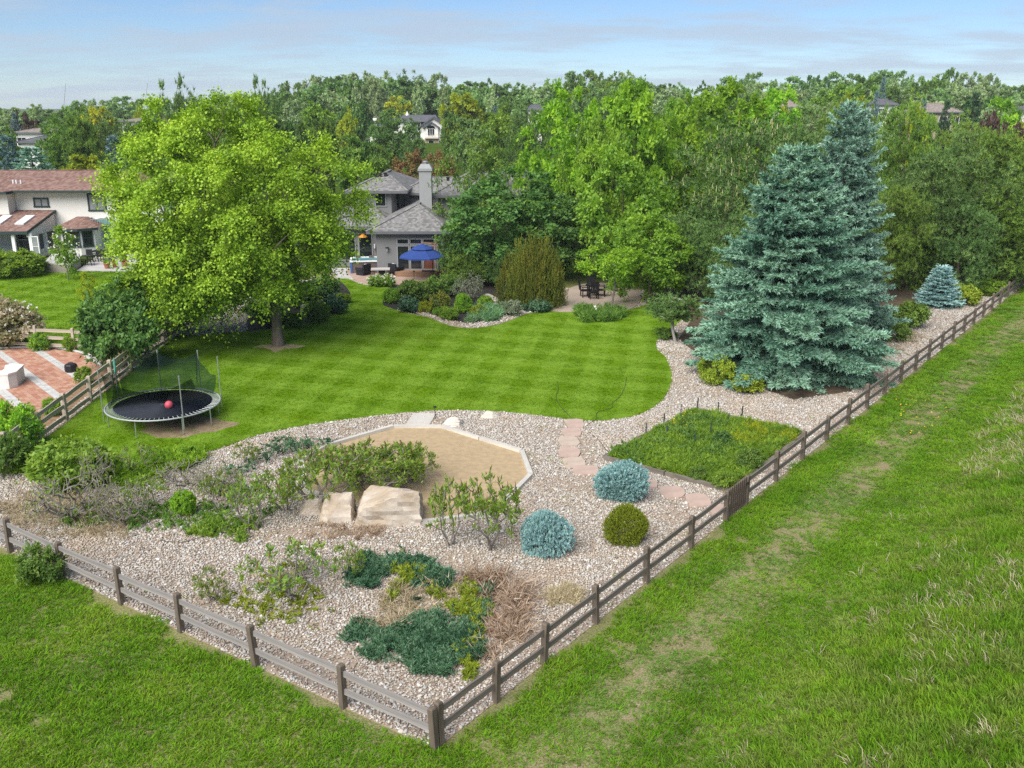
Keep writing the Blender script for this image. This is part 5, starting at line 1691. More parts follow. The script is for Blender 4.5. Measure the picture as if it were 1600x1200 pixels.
def rail_mesh(name, mat, ht=0.14, th=0.045, seed=0):
    r = np.random.default_rng(seed)
    b = MB()
    xs = np.linspace(-0.5, 0.5, 5)
    V = []
    for x in xs:
        dz = r.normal(0, 0.006)
        hh_ = ht / 2 * r.uniform(0.93, 1.05) * (0.9 if abs(x) > 0.45 else 1)
        V += [[x, -th / 2, -hh_ + dz], [x, th / 2, -hh_ + dz], [x, th / 2, hh_ + dz], [x, -th / 2, hh_ + dz]]
    F = [[i * 4 + k, i * 4 + (k + 1) % 4, (i + 1) * 4 + (k + 1) % 4, (i + 1) * 4 + k] for i in range(4) for k in range(4)]
    b.add(V, np.array(F)[:, ::-1])
    b.addp(V, [[0, 1, 2, 3], [19, 18, 17, 16]])
    return b.mesh(name, M[mat])


def rail_fence(name, label, posts, heights, h, post_mat, rail_mat, group=None, skip=(), wd=0.13, ht=0.14, seed=0, z=0.0):
    r = np.random.default_rng(seed)
    f = thing(name, label, 'fence', (posts[0][0], posts[0][1], z), 0, group)
    o0 = np.array([posts[0][0], posts[0][1]])
    pm_ = [post_mesh('post', post_mat, h * k, wd) for k in (1.0, 1.05, 0.96)]
    rm_ = [rail_mesh('rail', rail_mat, ht, 0.045, seed + k) for k in range(3)]
    for i, p in enumerate(posts):
        a = np.array(p) - o0
        d = np.array(posts[min(i + 1, len(posts) - 1)]) - np.array(posts[max(i - 1, 0)])
        o = inst('post', pm_[int(r.integers(3))], f, (a[0], a[1], 0), (r.normal(0, 0.022), r.normal(0, 0.022), math.atan2(d[1], d[0]) + r.normal(0, 0.05)))
    for i in range(len(posts) - 1):
        if i in skip:
            continue
        a, b = np.array(posts[i]) - o0, np.array(posts[i + 1]) - o0
        L = np.linalg.norm(b - a)
        m = (a + b) / 2
        for hz_ in heights:
            dz = r.normal(0, 0.015)
            inst('rail', rm_[int(r.integers(3))], f, (m[0], m[1], hz_ + dz), (r.normal(0, 0.03), -r.normal(0, 0.012), math.atan2(b[1] - a[1], b[0] - a[0])), (float(L - 0.05), 1.0, 1.0))
    return f


lp_ = [tuple(CORNER + UL * d) for d in (0, 2.42, 5.07, 7.67, 9.99, 12.60, 15.10, 17.5, 19.9, 22.3)]
rail_fence('rail_fence', 'weathered grey two rail fence along the near grass field', lp_, (0.42, 0.84), 1.04, 'wood_post', 'wood_rail', 'two rail fence round the yard', seed=3)
foot = [(782, 1100), (855, 1040), (935, 975), (1013, 912), (1082, 857), (1140, 815)]
dists = [float((np.array(G(*p)) - CORNER) @ UR) for p in foot]
rail_fence('rail_fence', 'brown two rail fence, rails tinted for shade, from the near corner to the picket gate', [tuple(CORNER + UR * d) for d in [0.16] + dists], (0.42, 0.84), 1.04, 'wood_post', 'wood_rail_dark_shaded', 'two rail fence round the yard', seed=5)
g0, g1 = dists[-1], dists[-1] + 1.45
far_d = [g1 + 2.42 * k for k in range(0, 22)]
rail_fence('rail_fence', 'long brown two rail fence, rails tinted for shade, beside the field path beyond the gate', [tuple(CORNER + UR * d) for d in far_d], (0.42, 0.84), 1.04, 'wood_post', 'wood_rail_dark_shaded', 'two rail fence round the yard', seed=7)
gp0, gp1 = CORNER + UR * (g0 + 0.12), CORNER + UR * (g1 - 0.12)
ga = math.atan2(UR[1], UR[0])
gt = thing('picket_gate', 'dark brown wooden picket gate in the rail fence', 'gate', (gp0[0], gp0[1], 0.0), ga)
gl = float(np.linalg.norm(gp1 - gp0))
pk = MB().addp([[-.045, -.012, .08], [.045, -.012, .08], [.045, .012, .08], [-.045, .012, .08], [-.045, -.012, .98], [.045, -.012, .98], [.045, .012, .98], [-.045, .012, .98], [0, -.012, 1.04], [0, .012, 1.04]],
               [[0, 1, 5, 8, 4], [2, 3, 7, 9, 6], [1, 2, 6, 5], [3, 0, 4, 7], [5, 6, 9, 8], [7, 4, 8, 9], [3, 2, 1, 0]]).mesh('picket', M['gate'])
for k in range(8):
    inst('picket', pk, gt, (0.08 + (gl - 0.16) * k / 7, -0.04, 0))
rl = MB().box((gl / 2, 0, 0), (gl, 0.035, 0.09)).mesh('rail', M['gate'])
inst('rail', rl, gt, (0, 0, 0.28))
inst('rail', rl, gt, (0, 0, 0.80))
MB().bar((0.05, 0.02, 0.30), (gl - 0.05, 0.02, 0.78), 0.03, 0.08).build('brace', M['gate'], gt)
MB().box((gl - 0.03, -0.07, 0.80), (0.12, 0.03, 0.05)).build('latch', M['darkmetal'], gt)
# fence between the yards (three rails) and the neighbour's rear fence
nf = [(XA(54, 32.0) + 0.2, 30.6)]
nf = [(-17.57 - 0.038 * (y - 32.7), y) for y in np.arange(32.66 - 2.42, 64, 2.42)]
rail_fence('rail_fence', 'tan three rail fence between the lawn and the brick patio', nf, (0.22, 0.62, 1.02), 1.22, 'wood_tan', 'wood_tan', 'three rail neighbour fences', seed=9, ht=0.17, wd=0.16)
nb = [tuple(np.array(G(178, 552)) + (np.array(G(-60, 541)) - np.array(G(178, 552))) * k / 4) for k in range(5)]
rail_fence('rail_fence', 'tan three rail fence behind the brick patio under the blossom shrub', nb, (0.30, 0.68, 1.04), 1.22, 'wood_tan', 'wood_tan', 'three rail neighbour fences', seed=11, ht=0.16)
xf0, xf1 = G(1535, 425), G(1640, 432)
rail_fence('rail_fence', 'short dark rail fence under the pines at the far path end', [xf0, ((xf0[0] + xf1[0]) / 2, (xf0[1] + xf1[1]) / 2), xf1], (0.5, 0.95), 1.1, 'wood_post', 'wood_rail_dark_shaded', seed=13)

# ------------------------------------------------------------------ trampoline
tr = thing('trampoline', 'round black trampoline with torn dark safety net on the lawn', 'trampoline', (-13.7, 34.98, 0.05))
TR, TZ = 2.14, 0.72
circ = lambda r_, z_, n=56: [[r_ * math.cos(a), r_ * math.sin(a), z_] for a in np.linspace(0, 2 * math.pi, n + 1)[:-1]]
MB().tube(circ(TR, TZ), 0.032, 8, closed=True).build('frame_ring', M['white_steel'], tr, smooth=True)
mt = MB()
rings = [(0.0, -0.05), (0.6, -0.045), (1.2, -0.025), (1.86, 0.0)]
mt.lathe((0, 0, TZ), [(1.86, -0.012), (1.2, -0.037), (0.6, -0.057), (0.0, -0.062)], 48)
mt.lathe((0, 0, TZ), [(1.86, 0.0), (1.2, -0.025), (0.6, -0.045), (0.0, -0.05)], 48)
mt.build('jumping_mat', M['matblack'], tr, smooth=True)
spg = MB().tube([(1.84, 0, TZ), (2.12, 0, TZ)], 0.016, 5).mesh('spring', M['white_steel'])
for k in range(72):
    inst('spring', spg, tr, rz=k / 72 * 2 * math.pi)
PA = [math.radians(a) for a in (-158, -52, 28, 68, 112, 160)]
legm = MB().tube([(2.05, 0, TZ - 0.02), (2.06, 0, 0.02)], 0.024, 6).mesh('leg', M['steel'])
for a in PA + [math.radians(x) for x in (-100, -15)]:
    inst('leg', legm, tr, rz=a)
polm = MB().tube([(2.2, 0, 0.25), (2.2, 0, 2.30)], 0.022, 6).tube([(2.2, 0, 2.30), (2.2, 0, 2.36)], 0.03, 6).mesh('net_pole', M['steel'])
for a in PA:
    inst('net_pole', polm, tr, rz=a)
MB().tube([(2.2 * math.cos(PA[5]), 2.2 * math.sin(PA[5]), 1.75), (2.2 * math.cos(PA[5]), 2.2 * math.sin(PA[5]), 2.32)], 0.045, 8).build('foam_sleeve', M['greenfoam'], tr)


def net_mat():
    m, nt = new_mat('torn_net')
    co = nt.n('ShaderNodeTexCoord').outputs['Object']
    n = nt.noise(co, 1.3, 3.0, 0.6)
    d = nt.n('ShaderNodeBsdfDiffuse', {'Color': (0.010, 0.020, 0.020, 1)}).outputs[0]
    t = nt.n('ShaderNodeBsdfTransparent', {'Color': (0.82, 0.92, 0.86, 1)}).outputs[0]
    f = nt.math('ADD', 0.42, nt.math('MULTIPLY', n, 0.40))
    return finish(m, nt, nt.n('ShaderNodeMixShader', {0: f, 1: t, 2: d}).outputs[0])


M['net'] = net_mat()


def net_panel(a0, a1, z0, za, zb, sag, r_=2.14, bow=0.0, nm='net_panel'):
    b = MB()
    nx_, nz_ = 14, 7
    V = []
    for i in range(nx_ + 1):
        u_ = i / nx_
        a = a0 + (a1 - a0) * u_
        top = za + (zb - za) * u_ - sag * math.sin(math.pi * u_)
        p0_, p1_ = np.array([math.cos(a0), math.sin(a0)]) * r_, np.array([math.cos(a1), math.sin(a1)]) * r_
        ch_ = p0_ + (p1_ - p0_) * u_
        arc = np.array([math.cos(a), math.sin(a)]) * 1.95
        for j in range(nz_ + 1):
            v_ = j / nz_
            xy = arc * (1 - v_) + ch_ * v_ + np.array([math.cos(a), math.sin(a)]) * (0.05 * math.sin(9 * u_ + 3 * v_) + bow * math.sin(math.pi * v_))
            V.append([xy[0], xy[1], z0 + (top - z0) * v_])
    F = [[i * (nz_ + 1) + j, (i + 1) * (nz_ + 1) + j, (i + 1) * (nz_ + 1) + j + 1, i * (nz_ + 1) + j + 1] for i in range(nx_) for j in range(nz_)]
    return b.add(V, F).build(nm, M['net'], tr, smooth=True)


net_panel(PA[5], PA[0] + 2 * math.pi, TZ, 2.0, 2.15, 0.25)
net_panel(PA[4], PA[5], TZ, 2.28, 1.75, 0.15)
net_panel(PA[3], PA[4], TZ, 2.25, 2.28, 0.28)
net_panel(PA[2] + 0.12, PA[3], TZ, 1.55, 2.2, 0.25)
net_panel(math.radians(70), PA[0] + 2 * math.pi, TZ, 1.25, 1.65, 0.42, 1.75, nm='fallen_net')
bl_ = tag(MB().lathe((0, 0, 0.16), [(0.16 * math.sin(a), -0.16 * math.cos(a)) for a in np.linspace(0, math.pi, 11)], 18).build('ball', M['pink'], smooth=True, loc=(-13.7 + 0.42, 34.98 - 0.55, 0.05 + TZ - 0.035)),
          'pink rubber ball lying on the trampoline', 'ball')

# ------------------------------------------------------------------ sand pit edging, plank walk, garden plot
sp_ = thing('sand_pit_edging', 'low pale timbers set round the sand pit', 'edging', (0, 0, 0))
SP_ = [np.array(p) for p in SAND]
for i in range(len(SP_)):
    a, b = SP_[i], SP_[(i + 1) % len(SP_)]
    k = max(1, int(round(np.linalg.norm(b - a) / 2.4)))
    for q in range(k):
        p, q_ = a + (b - a) * (q + 0.01) / k, a + (b - a) * (q + 0.99) / k
        m, L = (p + q_) / 2, float(np.linalg.norm(q_ - p))
        o = MB().box((0, 0, 0.055), (L, 0.16, 0.13)).build('timber', M['timber'], sp_, loc=(m[0], m[1], 0.012 + 0.006 * ((i + q) % 3)))
        o.rotation_euler = (0, 0, math.atan2(q_[1] - p[1], q_[0] - p[0]))
wk = thing('plank_walk', 'short pale plank walk from the lawn to the sand pit', 'walkway', (*G(658, 657), 0.015))
pm = MB().box((0, 0, 0.035), (0.92, 0.19, 0.07)).mesh('plank', M['timber'])
for k in range(6):
    inst('plank', pm, wk, (0.055 * (k - 2.5) * 0.5, -0.62 + k * 0.24, 0.002 * (k % 2)), 0.02 * math.sin(k * 3))
ge = thing('garden_plot_edging', 'dark timbers edging the overgrown garden plot', 'edging', (0, 0, 0))
BP = [np.array(p) for p in BED]
for i in range(4):
    a, b = BP[i], BP[(i + 1) % 4]
    k = max(1, int(round(np.linalg.norm(b - a) / 2.3)))
    for q in range(k):
        p, q_ = a + (b - a) * (q + 0.01) / k, a + (b - a) * (q + 0.99) / k
        m, L = (p + q_) / 2, float(np.linalg.norm(q_ - p))
        o = MB().box((0, 0, 0.07), (L, 0.14, 0.17)).build('timber', M['timber_dark'], ge, loc=(m[0], m[1], 0.01 + 0.005 * ((i + q) % 3)))
        o.rotation_euler = (0, 0, math.atan2(q_[1] - p[1], q_[0] - p[0]))
STK = [(1009, 684, 662, 'on the long side nearest the lawn steps'), (1037, 667, 647, 'second along the lawn side of the garden plot'), (1063, 659, 632, 'third along the lawn side of the garden plot'),
       (1089, 644, 622, 'at the far corner of the garden plot'), (1122, 650, 629, 'on the far side of the plot next to the corner'), (1159, 652, 635, 'far side of the plot towards the spruces'),
       (1137, 666, 646, 'standing in the weeds near the far side'), (1109, 688, 661, 'standing in the middle of the weeds'), (1042, 689, 666, 'thick green one inside the plot by yellow flowers'),
       (1085, 700, 678, 'low one in the weeds in front of the others')]
for k, (px, py, tp, lb) in enumerate(STK):
    x, y = G(px, py)
    b = MB().bar((0, 0, -0.05), (0.02 * math.sin(k * 2), 0.02 * math.cos(k), ZA(tp, y)), 0.045 if k != 8 else 0.07, 0.03)
    s_ = thing('garden_stake', 'thin dark stake ' + lb, 'stake', (x, y, 0.02), k * 0.7, 'stakes in the garden plot')
    b.build('shaft', M['tinpost'], s_)
    MB().box((0.02, 0, 0.08), (0.09, 0.012, 0.12)).box((0, 0, ZA(tp, y) * 0.7), (0.06, 0.05, 0.03)).build('anchor_plate', M['tinpost'], s_)
# stepping stones
FS = [(898, 664, 30, 15, 0, 'at the lawn edge, first of the stepping stones'), (893, 678, 31, 14, 0, 'second stepping stone from the lawn'), (889, 692, 33, 16, 1, 'third stepping stone from the lawn'),
      (890, 709, 35, 16, 0, 'fourth stepping stone from the lawn'), (897, 725, 36, 17, 1, 'pale rounded one where the stepping stones turn'), (916, 737, 42, 15, 0, 'pointed pink one beside the nearest blue globe spruce'),
      (985, 730, 30, 12, 0, 'half hidden behind the blue globe spruce'), (1014, 759, 27, 13, 0, 'small one beyond the blue globe spruce'), (1050, 771, 40, 18, 0, 'long one along the garden plot timber'),
      (1091, 784, 40, 20, 0, 'broad one near the picket gate'), (1122, 799, 30, 18, 0, 'last stepping stone before the picket gate')]
rf_ = np.random.default_rng(17)
for fi_, (px, py, wpx, hpx, tan, lb) in enumerate(FS):
    x, y = G(px, py)
    rx = wpx / 2 / PXM(y)
    ry = abs(G(px, py - hpx / 2)[1] - G(px, py + hpx / 2)[1]) / 2
    n = 8
    poly = []
    for a in (np.arange(12) + 0.5 + rf_.uniform(-0.25, 0.25, 12)) / 12 * 2 * math.pi:
        ca_, sa_ = math.cos(a), math.sin(a)
        q_ = (abs(ca_) ** 4 + abs(sa_) ** 4) ** -0.25 * rf_.uniform(0.9, 1.04)
        poly.append((rx * ca_ * q_, ry * sa_ * q_))
    b = MB().prism(poly, 0.0, 0.065)
    tag(b.build('flagstone', M['flagtan' if tan else 'flag'], loc=(x, y, 0.008 + 0.005 * (fi_ % 4))), ('tan flagstone ' if tan else 'pink flagstone ') + lb, 'flagstone', 'stepping stones to the gate')


def rock(name, label, px, py, wpx, top, mat, seed, depth=0.7, sub=3, group=None, rough=0.05, z=0.0, cuts=9, boxy=0.55):
    x, y = G(px, py)
    w_ = wpx / PXM(y)
    h_ = max(0.15, ZA(top, y + w_ * depth * 0.3) * 1.0)
    r = np.random.default_rng(seed)
    bm = bmesh.new()
    bmesh.ops.create_cube(bm, size=2.0)
    bmesh.ops.subdivide_edges(bm, edges=bm.edges, cuts=11, use_grid_fill=True)
    planes = [(unit(np.array([r.normal(), r.normal(), abs(r.normal()) * 0.8])), r.uniform(0.72, 1.0)) for _ in range(cuts)]
    for v in bm.verts:
        p = np.array(v.co)
        p = p * boxy + unit(p) * (1 - boxy) * 1.25
        for n, d in planes:
            e = p @ n - d
            if e > 0:
                p = p - n * e * 0.92
        nz_ = vnoise(p[0] + 5, p[1] * 1.3 + p[2] * 2.1, 0.35, seed) - 0.5 + 0.5 * (vnoise(p[2] + p[0], p[1] - p[2], 0.14, seed + 1) - 0.5)
        p = p * (1 + rough * 2.6 * nz_)
        v.co = p
    me = bpy.data.meshes.new(name)
    bm.to_mesh(me)
    bm.free()
    me.materials.append(M[mat])
    zmax = max(v.co.z for v in me.vertices)
    xmax = max(abs(v.co.x) for v in me.vertices)
    o = link(bpy.data.objects.new(name, me), None, (x, y + w_ * depth * 0.35, z - 0.04))
    for v in me.vertices:
        v.co = (v.co.x / xmax * w_ / 2, v.co.y / xmax * w_ / 2 * depth, (v.co.z / zmax + 0.35) / 1.35 * h_)
    o.rotation_euler = (0, 0, r.uniform(-0.12, 0.12))
    return tag(o, label, 'rock', group)


rock('boulder', 'largest tan sandstone boulder with flat top beside the sand pit', 602, 820, 116, 757, 'sandstone', 4, 0.66, boxy=0.9, cuts=5, rough=0.045)
rock('boulder', 'smaller tan boulder touching the large one under the sumac', 522, 817, 62, 766, 'sandstone', 7, 0.85, boxy=0.7)
rock('boulder', 'low brown boulder half hidden under the sumac branches', 484, 806, 40, 778, 'sandstone', 9, 0.8)
rock('boulder', 'white pointed rock beside the plank walk', 706, 668, 37, 650, 'palerock', 11, 0.7)
rock('boulder', 'white rock at the lawn edge farther from the plank walk', 766, 655, 33, 640, 'palerock', 13, 0.7)
rock('boulder', 'grey slab rock in the planting under the big tree', 482, 490, 30, 473, 'greyrock', 15, 0.6)
rock('boulder', 'pale rounded rock at the top of the planting behind the big tree', 518, 462, 22, 448, 'palerock', 17, 0.7)
rock('boulder', 'flat pale rock in the shrub bed under the spirea', 672, 470, 17, 463, 'palerock', 19, 0.6)
rock('boulder', 'broad tan rock behind the twiggy shrub in the bed', 766, 472, 34, 458, 'greyrock', 21, 0.5)
rock('boulder', 'dark low rock between two bright green mounds', 772, 481, 14, 472, 'greyrock', 23, 0.6)

pl_ = thing('path_light', 'thin black path light beside the plank walk', 'path light', (*G(680, 655), 0.02))
MB().tube([(0, 0, 0), (0, 0, 0.5)], 0.014, 6).build('stake', M['black'], pl_)
MB().lathe((0, 0, 0.48), [(0.07, 0), (0.08, 0.02), (0, 0.07)], 10).build('cap', M['black'], pl_)
cg = MB()
for nm, lb, pts in (('drip_hose', 'brown drip hose from the lawn edge to the garden plot', [(935, 655, .07), (915, 668, .05), (917, 674, .05), (926, 682, .05), (936, 690, .05), (945, 702, .05), (953, 710, .06)]),
                    ('soaker_hose', 'dark hose lying in the lawn before the stepping stones', [(871, 598, .068), (872, 610, .068), (869, 625, .068), (878, 640, .068), (893, 655, .068)]),
                    ('soaker_hose', 'dark hose lying in the lawn near its round end', [(979, 592, .068), (976, 607, .068), (968, 622, .068), (957, 632, .068), (955, 640, .068), (934, 646, .068), (932, 656, .068)]),
                    ('drip_hose', 'black drip hose curving through the river rock by the weeds', [(250, 847, .06), (285, 850, .06), (320, 840, .06), (350, 835, .06), (395, 836, .06)])):
    P = [(*G(a, b), c_) for a, b, c_ in pts]
    tag(MB().tube([(a_, b_, c__) for a_, b_, c__ in spline(P, False, 5)], 0.009, 6).build(nm, M['hose'], smooth=True), lb, 'hose')

# ------------------------------------------------------------------ neighbour's brick patio
NP = GP([(-60, 552), (0, 548), (55, 546), (105, 550), (146, 562), (156, 576), (125, 600), (85, 628), (40, 655), (0, 668), (-60, 680)])
tag(MB().prism(NP, 0.0, 0.03).build('brick_patio', M['concrete']), 'bedding of the red and grey striped brick patio', kind='structure')


def paver_mat():
    m, nt = new_mat('patio_paver')
    t = nt.n('ShaderNodeAttribute', attribute_name='tint').outputs['Fac']
    c = nt.ramp(t, [(0.0, (0.36, 0.16, 0.11)), (0.25, (0.44, 0.235, 0.165)), (0.48, (0.48, 0.30, 0.21)), (0.52, (0.42, 0.41, 0.39)), (1.0, (0.54, 0.53, 0.51))])
    return finish(m, nt, nt.n('ShaderNodeBsdfPrincipled', {'Base Color': c, 'Roughness': 0.9, 'Specular IOR Level': 0.2}).outputs[0])


pv = MB()
rp = np.random.default_rng(31)
ga_, gb_ = G(0, 551), G(92, 619)
ang = math.atan2(gb_[1] - ga_[1], gb_[0] - ga_[0])
ca, sa = math.cos(ang), math.sin(ang)
cx0, cy0 = -22.0, 41.0
for i in range(-60, 60):
    for j in range(-45, 45):
        u_, v_ = (i + 0.5 * (j % 2)) * 0.30, j * 0.20
        x, y = cx0 + ca * u_ - sa * v_, cy0 + sa * u_ + ca * v_
        if -27 < x < -16 and 33 < y < 47 and inpoly(np.array([x]), np.array([y]), NP)[0]:
            grey = (j % 8) in (0, 1)
            tint = rp.uniform(0.55, 1.0) if grey else rp.uniform(0.0, 0.46)
            h_ = 0.055 + rp.uniform(-0.003, 0.003)
            c_, s__ = ca, sa
            pts = [(x + c_ * a - s__ * b, y + s__ * a + c_ * b) for a, b in ((-.144, -.094), (.144, -.094), (.144, .094), (-.144, .094))]
            pv.addp([[p[0], p[1], 0.02] for p in pts] + [[p[0], p[1], h_] for p in pts], [[4, 5, 6, 7], [0, 1, 5, 4], [1, 2, 6, 5], [2, 3, 7, 6], [3, 0, 4, 7]], tint)
tag(pv.build('paving', paver_mat()), 'red and pale grey striped bricks of the neighbour patio', kind='stuff')
kb = MB().tube([(*p, 0.06) for p in spline([G(-60, 548), G(0, 546), G(55, 544), G(106, 548), G(148, 560), G(159, 575)], False, 6)], 0.07, 6).build('patio_kerb', M['concrete'])
tag(kb, 'pale curved kerb along the brick patio', kind='structure')
wb = thing('fire_pit_seat', 'white angled stone seat on the brick patio', 'stone seat', (*G(6, 608), 0.055))
seat_l = [(-1.3, -0.55), (0.9, -0.55), (1.15, -0.2), (1.15, 0.95), (0.6, 1.2), (0.35, 1.0), (0.5, 0.65), (0.5, 0.1), (-1.3, 0.1)]
sb_ = MB().prism(seat_l, 0.0, 0.62).build('seat_wall', M['white'], wb, loc=(-0.65, 0.2, 0))
sb_.rotation_euler = (0, 0, math.radians(12))
sb_2 = MB().prism([(x * 1.03, y * 1.03) for x, y in seat_l], 0.622, 0.69).build('coping', M['white'], wb, loc=(-0.65, 0.2, 0))
sb_2.rotation_euler = (0, 0, math.radians(12))
bg_ = thing('covered_stool', 'black fabric covered stool on the brick patio', 'stool', (*G(112, 582), 0.055), 0.4)
MB().lathe((0, 0, 0), [(0.27, 0.0), (0.29, 0.1), (0.28, 0.3), (0.24, 0.36), (0.0, 0.37)], 8).build('cover', M['black'], bg_)
MB().tube([(-0.12, 0, 0.36), (-0.08, 0, 0.44), (0.08, 0, 0.44), (0.12, 0, 0.36)], 0.018, 5).build('handle', M['black'], bg_)

# ------------------------------------------------------------------ round patio furniture
def slat_chair(label, x, y, rz):
    t = thing('patio_chair', label, 'chair', (x, y, 0.062), rz, 'black chairs on the round patio')
    MB().box((0, 0, 0.42), (0.56, 0.54, 0.06)).build('seat', M['black'], t)
    sl = MB().box((0, 0, 0.80), (0.09, 0.03, 0.72)).mesh('back_slat', M['black'])
    for k in range(5):
        o = inst('back_slat', sl, t, (-0.22 + 0.11 * k, 0.27, 0))
        o.rotation_euler = (-0.14, 0, 0)
    MB().box((0, 0.33, 1.12), (0.56, 0.04, 0.08)).build('top_rail', M['black'], t)
    am = MB().box((0, 0, 0.66), (0.10, 0.56, 0.04)).mesh('armrest', M['black'])
    lg = MB().box((0, 0, 0.20), (0.06, 0.06, 0.40)).box((0, 0, 0.5), (0.05, 0.05, 0.3)).mesh('leg', M['black'])
    for a in (-0.27, 0.27):
        inst('armrest', am, t, (a, 0, 0))
        for b in (-0.22, 0.22):
            inst('leg', lg, t, (a, b, 0))


cxp, cyp = G(926, 466)
slat_chair('black slatted patio chair at the edge of the round patio', *G(914, 465), math.radians(100))
slat_chair('black slatted patio chair turned away from the lawn', *G(927, 468), math.radians(190))
slat_chair('black slatted patio chair behind the small round table', *G(925, 458), math.radians(10))
slat_chair('black slatted patio chair by the leaning small tree', *G(939, 464), math.radians(-90))
t = thing('patio_table', 'small round black table on the round patio', 'table', (*G(926, 463), 0.062))
MB().lathe((0, 0, 0.68), [(0.48, 0), (0.48, 0.04)], 16).build('tabletop', M['black'], t)
lg = MB().tube([(0.08, 0, 0.68), (0.14, 0, 0.35), (0.36, 0, 0)], 0.025, 5).mesh('leg', M['black'])
for k in range(4):
    inst('leg', lg, t, rz=k * 1.571 + 0.4)
HAZE = 0.00017
# ------------------------------------------------------------------ plant kinds (each built once)
rg = np.random.default_rng(77)
# the big maple: crown set off to one side of its trunk
r_ = np.random.default_rng(2)
C_ = crown_points(r_, 350, (6.1, 5.9, 5.3), 6.9, 0.22, 0.74, 0.66, 18)
C_ = np.concatenate([C_, np.stack([r_.uniform(-5.6, -1.5, 36), r_.uniform(-4.0, 3.0, 36), r_.uniform(2.3, 4.2, 36)], -1)])
C_[:, 0] += -1.6 * smooth(0.5, 5.0, C_[:, 2])
hs_ = np.linspace(0, 1, 10)
trunk_ = np.stack([-1.6 * smooth(0.25, 1.1, hs_) - 0.1 * hs_, 0.15 * np.sin(hs_ * 4), hs_ * 9.2], -1)
wd_ = skeleton(trunk_, C_, r_, 0.7, 0.024, trunk_r=0.28, up_pen=1.5, sides=6)
cr_ = MB()
foliage(cr_, C_, r_, 5.5, 1.35, 18, 28, 0.145, 0.68, 0.5, c=np.array([-1.6, 0, 5.0]))
PROTO['maple_hero'] = (wd_.mesh('maple_trunk', M['bark_maple'], True), cr_.mesh('maple_crown', M['maple']), *extent(cr_))
for k in range(4):
    proto('broad%d' % k, broadleaf(100 + k, (3.9, 3.9, 4.2), 5.7, 150, 11, 12, 0.30, 5, 0.20, 0.95, 0.34, 0.85, wd=0.6), 'bark', 'bright', 10.2, 8.6)
for k in range(2):
    proto('airy%d' % k, broadleaf(120 + k, (3.3, 3.3, 4.4), 5.6, 120, 9, 11, 0.26, 5, 0.13, 1.0, 0.38, 0.9, wd=0.5, shell=0.55), 'bark', 'mid', 10.2, 7.6)
for k in range(4):
    proto('far%d' % k, broadleaf(140 + k, (3.9, 3.9, 4.3), 5.6, 80, 8, 9, 0.55, 4, 0.2, 1.1, 0.36, 0.9, wd=0.75, tip=0.03), 'bark', 'far', 10.2, 8.8)
for k in range(2):
    proto('poplar%d' % k, broadleaf(150 + k, (1.7, 1.7, 4.9), 5.2, 60, 8, 8, 0.42, 4, 0.16, 0.9, 0.30, 0.95, wd=0.7, tip=0.035, shell=0.45), 'bark_pale', 'greyg', 10.3, 4.2)
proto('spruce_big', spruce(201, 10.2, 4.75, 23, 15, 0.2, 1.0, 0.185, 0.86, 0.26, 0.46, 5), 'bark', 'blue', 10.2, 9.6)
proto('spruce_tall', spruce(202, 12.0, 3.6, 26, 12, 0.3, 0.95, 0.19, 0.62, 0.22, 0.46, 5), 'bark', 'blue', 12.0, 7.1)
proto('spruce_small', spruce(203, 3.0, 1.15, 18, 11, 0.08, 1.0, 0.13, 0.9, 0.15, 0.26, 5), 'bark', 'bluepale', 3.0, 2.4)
for k in range(2):
    proto('spruce_far%d' % k, spruce(210 + k, 9.0, 2.7, 20, 9, 0.5, 0.5, 0.36, 0.85, 0.2, 0.36, 4), 'bark', 'conifer', 9.0, 5.5)
for k in range(3):
    proto('pine%d' % k, pine(300 + k, 10.0, 3.4, 135, 18, 0.30, 0.17, 0.55, 0.43, amp=0.5, blades=15), 'bark', 'pine', 9.9, 7.2)
for k in range(2):
    proto('pine_full%d' % k, pine(330 + k, 9.0, 3.6, 150, 18, 0.30, 0.17, 0.47, 0.48, amp=0.35, blades=15, low=1.0), 'bark', 'pine')
pc = pine(310, 10.0, 3.6, 200, 13, 0.30, 0.17, 0.55, 0.43, True, 0.35, 15)
PROTO['pine_candle'] = (pc[0].mesh('pine_trunk', M['bark'], True), pc[1].mesh('pine_crown', M['pine']), *extent(pc[1]))
CANDLE = pc[2].mesh('candles', M['candle'])
for k in range(2):
    proto('pine_far%d' % k, pine(320 + k, 10.0, 2.9, 120, 10, 0.50, 0.17, 0.56, 0.43, amp=0.38, blades=12), 'bark', 'pinedark', 10.0, 6.2)
for k in range(4):
    proto('bush%d' % k, bush(400 + k, 1.0, 1.3, 70, 9, 9, 0.13, 0.34, 0.25), 'stem_grey', 'mid', 1.32, 2.0)
for k in range(2):
    proto('mound%d' % k, bush(410 + k, 1.0, 1.1, 120, 11, 10, 0.095, 0.22, 0.10, shell=0.9), 'stem_grey', 'fresh', 1.12, 2.0)
proto('bigshrub', bush(420, 2.2, 3.2, 150, 10, 11, 0.20, 0.62, 0.30, stems=7), 'stem_grey', 'dark', 3.3, 4.4)
proto('twiggy', bush(421, 1.0, 1.4, 90, 5, 4, 0.08, 0.30, 0.2, stems=9, tip=0.010), 'stem_grey', 'silver', 1.42, 2.0)
proto('globe_blue', globe(430, 0.78, 0.98, 2600, 0.085, 0.17), 'bark', 'bluepale', 1.06, 1.62)
proto('globe_blue2', globe(431, 0.80, 0.95, 2600, 0.085, 0.17), 'bark', 'bluepale', 1.03, 1.66)
proto('globe_olive', globe(432, 0.72, 1.0, 3000, 0.06, 0.12), 'bark', 'olive', 1.05, 1.5)
